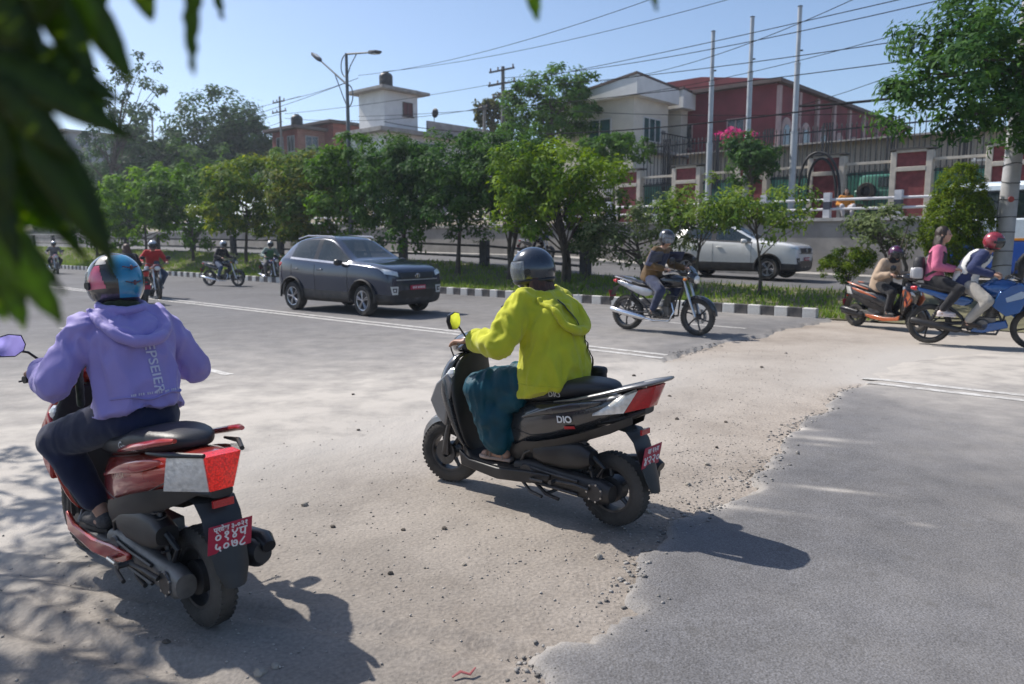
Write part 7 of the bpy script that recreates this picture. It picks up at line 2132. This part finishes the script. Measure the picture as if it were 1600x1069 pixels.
mb.tube([b - tb for b in (br[3], at(80, -160, .62), at(320, -120, .66), at(800, -110, .8), at(1040, -70, .85))], [.008, .006, .005, .004, .002], 6)
mb.tube([b - tb for b in (br[1], Vector((-3.8, 2.8, 3.9)), Vector((-5.4, 4.4, 4.4)))], [.03, .035, .04], 6)
mb.build('branch', BARK, lt)
# ================================================================== HOUSES
HWALL = M('house_cream', (.64, .60, .52), .85, var=.08, scale=1.5, bump=.1)
HWHITE = M('house_white', (.72, .72, .71), .85, var=.10, scale=1.2, bump=.1)
FRAMEW = M('window_frame', (.62, .62, .62), .5, var=.05)
PANE = M('window_pane', (.02, .09, .09), .06, var=.3, scale=2, coat=.6)
PANE_D = M('window_pane_dark', (.02, .022, .028), .08, var=.3, scale=2, coat=.6)
ROOFD = M('roof_brown', (.11, .08, .07), .8, var=.25, scale=2)
SLABC = M('roof_slab', (.33, .31, .29), .9, var=.25, scale=2)
def corner(px, t, zb):
    q = at_t(px, 300, t)
    return Vector((q.x, q.y, zb)), q.y / FPX
def face_box(r, nm, x0, x1, y0, y1, z0, z1, mat, bev=.0):
    mb = MB(); mb.box(((x0 + x1) / 2, (y0 + y1) / 2, (z0 + z1) / 2), (abs(x1 - x0), abs(y1 - y0), z1 - z0)); return mb.build(nm, mat, r, bev=bev)
def window(r, face, u, z, w, h, pane=PANE, off=0.0, mull=1, frame_m=None, sill=True):
    """a framed window on the road face ('y', at y = off) or on the right face ('x', at x = off)"""
    def bx(u0, u1, z0, z1, d0, d1):
        mb = MB()
        if face == 'y': mb.box(((u0 + u1) / 2, off - (d0 + d1) / 2, (z0 + z1) / 2), (u1 - u0, d1 - d0, z1 - z0))
        else: mb.box((off + (d0 + d1) / 2, (u0 + u1) / 2, (z0 + z1) / 2), (d1 - d0, u1 - u0, z1 - z0))
        return mb
    f = .07
    mb = bx(u, u + w, z, z + f, 0, .07)
    for a in (bx(u, u + w, z + h - f, z + h, 0, .071), bx(u, u + f, z, z + h, 0, .072), bx(u + w - f, u + w, z, z + h, 0, .073)): mb.add(a.v, a.f)
    for k in range(mull):
        uu = u + w * (k + 1) / (mull + 1); a = bx(uu - f / 2, uu + f / 2, z, z + h, 0, .068); mb.add(a.v, a.f)
    o = mb.build('window', frame_m or FRAMEW, r)
    for k in range(mull + 1):
        u0 = u + f + (w - 2 * f) * k / (mull + 1); u1 = u + f + (w - 2 * f) * (k + 1) / (mull + 1)
        bx(u0, u1, z + f, z + h - f, .01, .03).build('pane', pane, o)
    if sill: bx(u - .08, u + w + .08, z - .08, z, 0, .14).build('sill', frame_m or SLABC, o)
# ---- white house with sloping white fascia
c, k = corner(988, 40, 4.4)
def zy(py, kk): return CAMH + (HORIZ - py) * kk
r = thing('house', 'cream two storey house with sloping white fascia behind the steel poles', 'house', c, ROADROT)
def Z(py): return zy(py, k) - 4.4
face_box(r, 'wall', -6, 0, 0, 3.9, 0, Z(158), HWALL)
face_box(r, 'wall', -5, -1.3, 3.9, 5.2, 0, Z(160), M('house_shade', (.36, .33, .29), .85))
face_box(r, 'wall', -4.5, .2, 5.2, 9.4, 0, Z(158), HWALL)
def fascia(x0, x1, y0, y1, zb, h00, h10, h01, h11, nm='roof'):
    o = .55
    P0 = [(x0 - o, y0 - o), (x1 + o, y0 - o), (x1 + o, y1), (x0 - o, y1)]; hs = (h10, h00, h01, h11)
    mb = MB(); vs = [(p[0], p[1], zb) for p in P0] + [(p[0], p[1], h) for p, h in zip(P0, hs)]
    mb.add(vs, [(0, 3, 2, 1), (4, 5, 6, 7), (0, 1, 5, 4), (1, 2, 6, 5), (2, 3, 7, 6), (3, 0, 4, 7)]); a = mb.build(nm, HWHITE, r, ang=0)
    mb = MB(); vs = [(p[0] * 1.02, p[1] - .06, h + .01) for p, h in zip(P0, hs)] + [(p[0] * 1.02, p[1] - .06, h + .16) for p, h in zip(P0, hs)]
    mb.add(vs, [(0, 3, 2, 1), (4, 5, 6, 7), (0, 1, 5, 4), (1, 2, 6, 5), (2, 3, 7, 6), (3, 0, 4, 7)]); mb.build('roof_sheet', ROOFD, a, ang=0)
fascia(-6, 0, 0, 4.3, Z(160), Z(131), Z(157), Z(138), Z(150))
fascia(-4.5, .2, 5.0, 9.8, Z(164), Z(136), Z(150), Z(150), Z(152))
window(r, 'y', -3.35, Z(219), 1.75, Z(187) - Z(219), PANE, 0)
window(r, 'x', 1.0, Z(223), 2.0, Z(186) - Z(223), PANE, 0, 2)
window(r, 'x', 7.0, Z(232), 1.4, Z(196) - Z(232), PANE_D, .2, 1)
mb = MB(); mb.box((-1.28, 4.55, Z(225)), (.06, .9, 2.1)); mb.build('door', M('door_brown', (.10, .045, .03), .6), r)
mb = MB(); mb.box((.03, 3.35, Z(205)), (.1, .35, .25)); mb.build('meter_box', M('meter_grey', (.2, .2, .2), .6), r)
mb = MB(); mb.box((-.6, 6, Z(232) - .25), (2.8, 8.4, .18)); bal = mb.build('balcony', SLABC, r)
for i in range(26):
    mb = MB(); mb.box((.75, 2.0 + i * .31, Z(232) + .35), (.035, .035, 1.0)); mb.build('baluster', IRON, bal)
mb = MB(); mb.box((.75, 6, Z(232) + .86), (.06, 8.2, .06)); mb.build('handrail', IRON, bal)
mb = MB(); mb.tube([(-2.8, .5, Z(157)), (-2.8, .5, Z(128))], .03, 6); mb.tube([(-3.2, .5, Z(134)), (-2.4, .5, Z(134))], .02, 6); mb.build('aerial', IRON, r)
# ---- red hall behind
c, k = corner(1208, 46, 4.6)
r = thing('hall', 'long red painted hall with pale arched niches behind the steel poles', 'building', c, ROADROT)
REDW = M('hall_red', (.19, .042, .048), .85, var=.25, scale=.7, bump=.1)
PALE = M('hall_pale', (.42, .30, .28), .8, var=.2, scale=1)
def Z(py): return zy(py, k) - 4.6
H_ = Z(140)
face_box(r, 'wall', -16, 0, 0, 26, 0, H_, REDW)
mb = MB(); mb.box((-8, 13, H_ + .1), (16.8, 27, .22)); mb.build('roof', ROOFD, r)
mb = MB(); mb.prism([(-16.2, H_ + .2), (.2, H_ + .2), (-5, H_ + 1.0), (-11, H_ + 1.0)], -.2, 26.2); mb.build('roof_ridge', REDW, r)
for i in range(8):
    yy_ = 1.2 + i * 3.0
    mb = MB(); mb.box((.10, yy_ - 1.1, H_ / 2), (.2, .35, H_ - .3)); mb.build('pilaster', PALE, r)
    mb = MB(); pts = [(yy_ - .55, H_ - 4.6), (yy_ + .95, H_ - 4.6), (yy_ + .95, H_ - 2.6)] + [(yy_ + .2 + .75 * math.cos(a), H_ - 2.6 + .75 * math.sin(a)) for a in [R(20 * j) for j in range(1, 9)]] + [(yy_ - .55, H_ - 2.6)]
    mb.prism(pts, .0, .10, 'yz'); a = mb.build('arched_niche', PALE, r)
    mb = MB(); mb.prism([(p[0] * .0 + lerp(yy_ + .2, p[0], .7), lerp(H_ - 3.3, p[1], .7)) for p in pts], .09, .12, 'yz'); mb.build('niche_glass', PANE_D, a)
for i in range(4):
    window(r, 'y', -14 + i * 3.6, H_ - 3.4, 1.2, 1.6, PANE_D, 0, 1, PALE)
# ---- white house with a roof tower
c, k = corner(603, 40, 4.5)
r = thing('house', 'white house with a roof tower and a black water tank', 'house', c, ROADROT)
def Z(py): return zy(py, k) - 4.5
face_box(r, 'wall', -3.9, .6, -.6, 14, 0, Z(214), HWHITE)
mb = MB(); mb.box((-1.7, 6.4, Z(211)), (6.0, 15.6, .32)); mb.build('roof_slab', SLABC, r)
tw = face_box(r, 'tower', -3.3, 0, 0, 3.5, Z(209), Z(150), HWHITE)
mb = MB(); mb.box((-1.65, 1.75, Z(148)), (4.8, 5.0, .22)); mb.build('tower_slab', SLABC, r)
mb = MB(); mb.box((-1.65, 1.75, Z(148) + .2), (3.4, 3.6, .2)); mb.build('slab_upstand', SLABC, r)
window(r, 'x', 1.9, Z(184), 1.05, Z(163) - Z(184), M('window_brick', (.12, .03, .025), .6), 0, 1, ROOFD)
window(r, 'y', -2.9, Z(240), .9, Z(222) - Z(240), PANE_D, -.6, 0)
window(r, 'x', 3.0, Z(240), 2.2, Z(222) - Z(240), PANE_D, .6, 1)
window(r, 'x', 8.0, Z(240), 2.2, Z(222) - Z(240), PANE_D, .6, 1)
face_box(r, 'parapet', .95, 1.15, 3.6, 14, Z(209), Z(190), M('parapet_grey', (.33, .32, .31), .9, var=.3, scale=1.5))
face_box(r, 'parapet', -4.3, -4.1, 3.6, 14, Z(209), Z(190), HWHITE)
face_box(r, 'parapet', -4.3, 1.0, 14.0, 14.2, Z(209), Z(190), HWHITE)
def tank(loc_, label):
    t_ = thing('water_tank', label, 'water tank', loc_, 0)
    TK = M('tank_black', (.018, .018, .02), .5, var=.2)
    mb = MB(); mb.lathe([(0, 0), (.52, 0), (.55, .05), (.55, .30), (.53, .33), (.55, .36), (.55, .68), (.53, .71), (.55, .74), (.55, 1.0), (.40, 1.18), (.22, 1.24)], axis='z', n=24); mb.build('shell', TK, t_)
    mb = MB(); mb.lathe([(.22, 1.22), (.24, 1.22), (.24, 1.32), (0, 1.34)], axis='z', n=18); mb.build('lid', TK, t_)
tp_ = r.location + Matrix.Rotation(ROADROT, 3, 'Z') @ Vector((-1.2, 1.2, Z(148) + .3))
tank(tp_, 'black plastic water tank on the white roof tower')
mb = MB(); mb.lathe([(.0, 0), (.25, .05), (.4, .16)], (1.0, 4.4, Z(176)), 'y', 18); mb.tube([(1.05, 4.4, Z(190)), (1.05, 4.4, Z(176))], .03, 6); mb.build('dish_aerial', IRON, r)
# ---- brick house
c, k = corner(468, 41, 4.6)
r = thing('house', 'red brick house with flat roofs behind the rusty leaved tree', 'house', c, ROADROT)
def brick_mat():
    m, nt, b = nt_new('brick_wall'); L = nt.links
    tc = N(nt, 'ShaderNodeTexCoord'); mp = N(nt, 'ShaderNodeMapping'); mp.inputs['Rotation'].default_value = (R(90), 0, 0); L.new(tc.outputs['Object'], mp.inputs[0])
    bt = N(nt, 'ShaderNodeTexBrick'); bt.inputs['Color1'].default_value = (.20, .055, .045, 1); bt.inputs['Color2'].default_value = (.27, .085, .065, 1); bt.inputs['Mortar'].default_value = (.25, .18, .15, 1)
    bt.inputs['Scale'].default_value = 4; bt.inputs['Mortar Size'].default_value = .015; L.new(mp.outputs[0], bt.inputs[0])
    nz = N(nt, 'ShaderNodeTexNoise'); nz.inputs['Scale'].default_value = 1.2; L.new(tc.outputs['Object'], nz.inputs['Vector'])
    mr = N(nt, 'ShaderNodeMapRange'); mr.inputs[3].default_value = .6; mr.inputs[4].default_value = 1.4; L.new(nz.outputs[0], mr.inputs[0])
    hs = N(nt, 'ShaderNodeHueSaturation'); L.new(bt.outputs[0], hs.inputs['Color']); L.new(mr.outputs[0], hs.inputs['Value']); L.new(hs.outputs[0], b.inputs['Base Color']); b.inputs['Roughness'].default_value = .9
    return m
BRK = brick_mat()
def Z(py): return zy(py, k) - 4.6
face_box(r, 'wall', -4.4, 0, 0, 5, 0, Z(207), BRK)
mb = MB(); mb.box((-2.2, 2.4, Z(205)), (5.6, 6.2, .25)); mb.build('roof_slab', M('slab_dark', (.12, .10, .095), .9), r)
face_box(r, 'wall', -3, 1.4, 3.0, 11.5, 0, Z(196), BRK)
mb = MB(); mb.box((-.8, 7.2, Z(194)), (5.4, 9.8, .25)); mb.build('roof_slab', M('slab_dark', (.12, .10, .095), .9), r)
for i in range(3): window(r, 'x', 4.2 + i * 2.4, Z(240), 1.3, Z(215) - Z(240), PANE_D, 1.4, 1, M('frame_grey', (.30, .30, .31), .6))
window(r, 'x', .8, Z(240), 1.4, Z(216) - Z(240), PANE_D, 0, 1, M('frame_grey', (.30, .30, .31), .6))
for i in range(2): window(r, 'y', -3.6 + i * 1.9, Z(240), 1.2, Z(216) - Z(240), PANE_D, 0, 1, M('frame_grey', (.30, .30, .31), .6))
tank(r.location + Matrix.Rotation(ROADROT, 3, 'Z') @ Vector((-1.6, 1.0, Z(203))), 'black water tank on the brick house roof')
# ---- pale apartment block far left
c, k = corner(112, 37, 4.6)
r = thing('apartment_block', 'grey apartment block of several storeys behind the hanging leaves', 'building', c, ROADROT)
def Z(py): return zy(py, k) - 4.6
face_box(r, 'wall', -14, 0, 0, 8, 0, Z(212), M('flat_grey', (.36, .37, .40), .85, var=.12))
mb = MB(); mb.box((-7, 5, Z(212) + .15), (15, 11, .3)); mb.build('roof_slab', SLABC, r)
face_box(r, 'roof_room', -13, -8, 2, 7, Z(212) + .3, Z(196), M('flat_red', (.32, .14, .12), .85))
fl_n = 5; fh_ = (Z(212) - .5) / fl_n
for i in range(fl_n):
    for j in range(5): window(r, 'y', -13.2 + j * 2.7, .9 + i * fh_, 1.6, 1.5, PANE_D, 0, 1)
    for j in range(3): window(r, 'x', 1.2 + j * 2.9, .9 + i * fh_, 1.6, 1.5, PANE_D, 0, 1)
# ---- balcony rail house behind the bus
c, k = corner(1528, 36, TERR)
r = thing('house', 'low house with a white balcony railing above the bus', 'house', c, ROADROT)
def Z(py): return zy(py, k) - TERR
face_box(r, 'wall', 0, 9, 0, 6, 0, Z(283), M('house_tan', (.34, .27, .2), .85, var=.2))
mb = MB(); mb.box((4.5, 3, Z(281)), (9.6, 7.2, .2)); mb.build('balcony_slab', SLABC, r)
for i in range(16):
    mb = MB(); mb.box((-.1 + i * .62, -.5, Z(266)), (.07, .07, 1.0)); mb.build('baluster', FRAMEW, r)
for zz in (Z(256), Z(266), Z(275)):
    mb = MB(); mb.box((4.6, -.55, zz), (9.6, .06, .07)); mb.build('balcony_rail', FRAMEW, r)
# ================================================================== HAZE
mb = MB(); mb.box((30, 130, 11.5), (1700, 1650, 29))
hz = mb.build('haze', None, ang=0)
tag(hz, 'thin pale haze over the whole place', 'haze', kind='stuff')
m = bpy.data.materials.new('haze_air'); m.use_nodes = True
nt = m.node_tree; nt.nodes.clear()
o = nt.nodes.new('ShaderNodeOutputMaterial'); pv = nt.nodes.new('ShaderNodeVolumePrincipled')
pv.inputs['Color'].default_value = (.80, .88, 1, 1); pv.inputs['Density'].default_value = .0007; pv.inputs['Anisotropy'].default_value = .3
nt.links.new(pv.outputs[0], o.inputs['Volume'])
hz.data.materials.append(m)
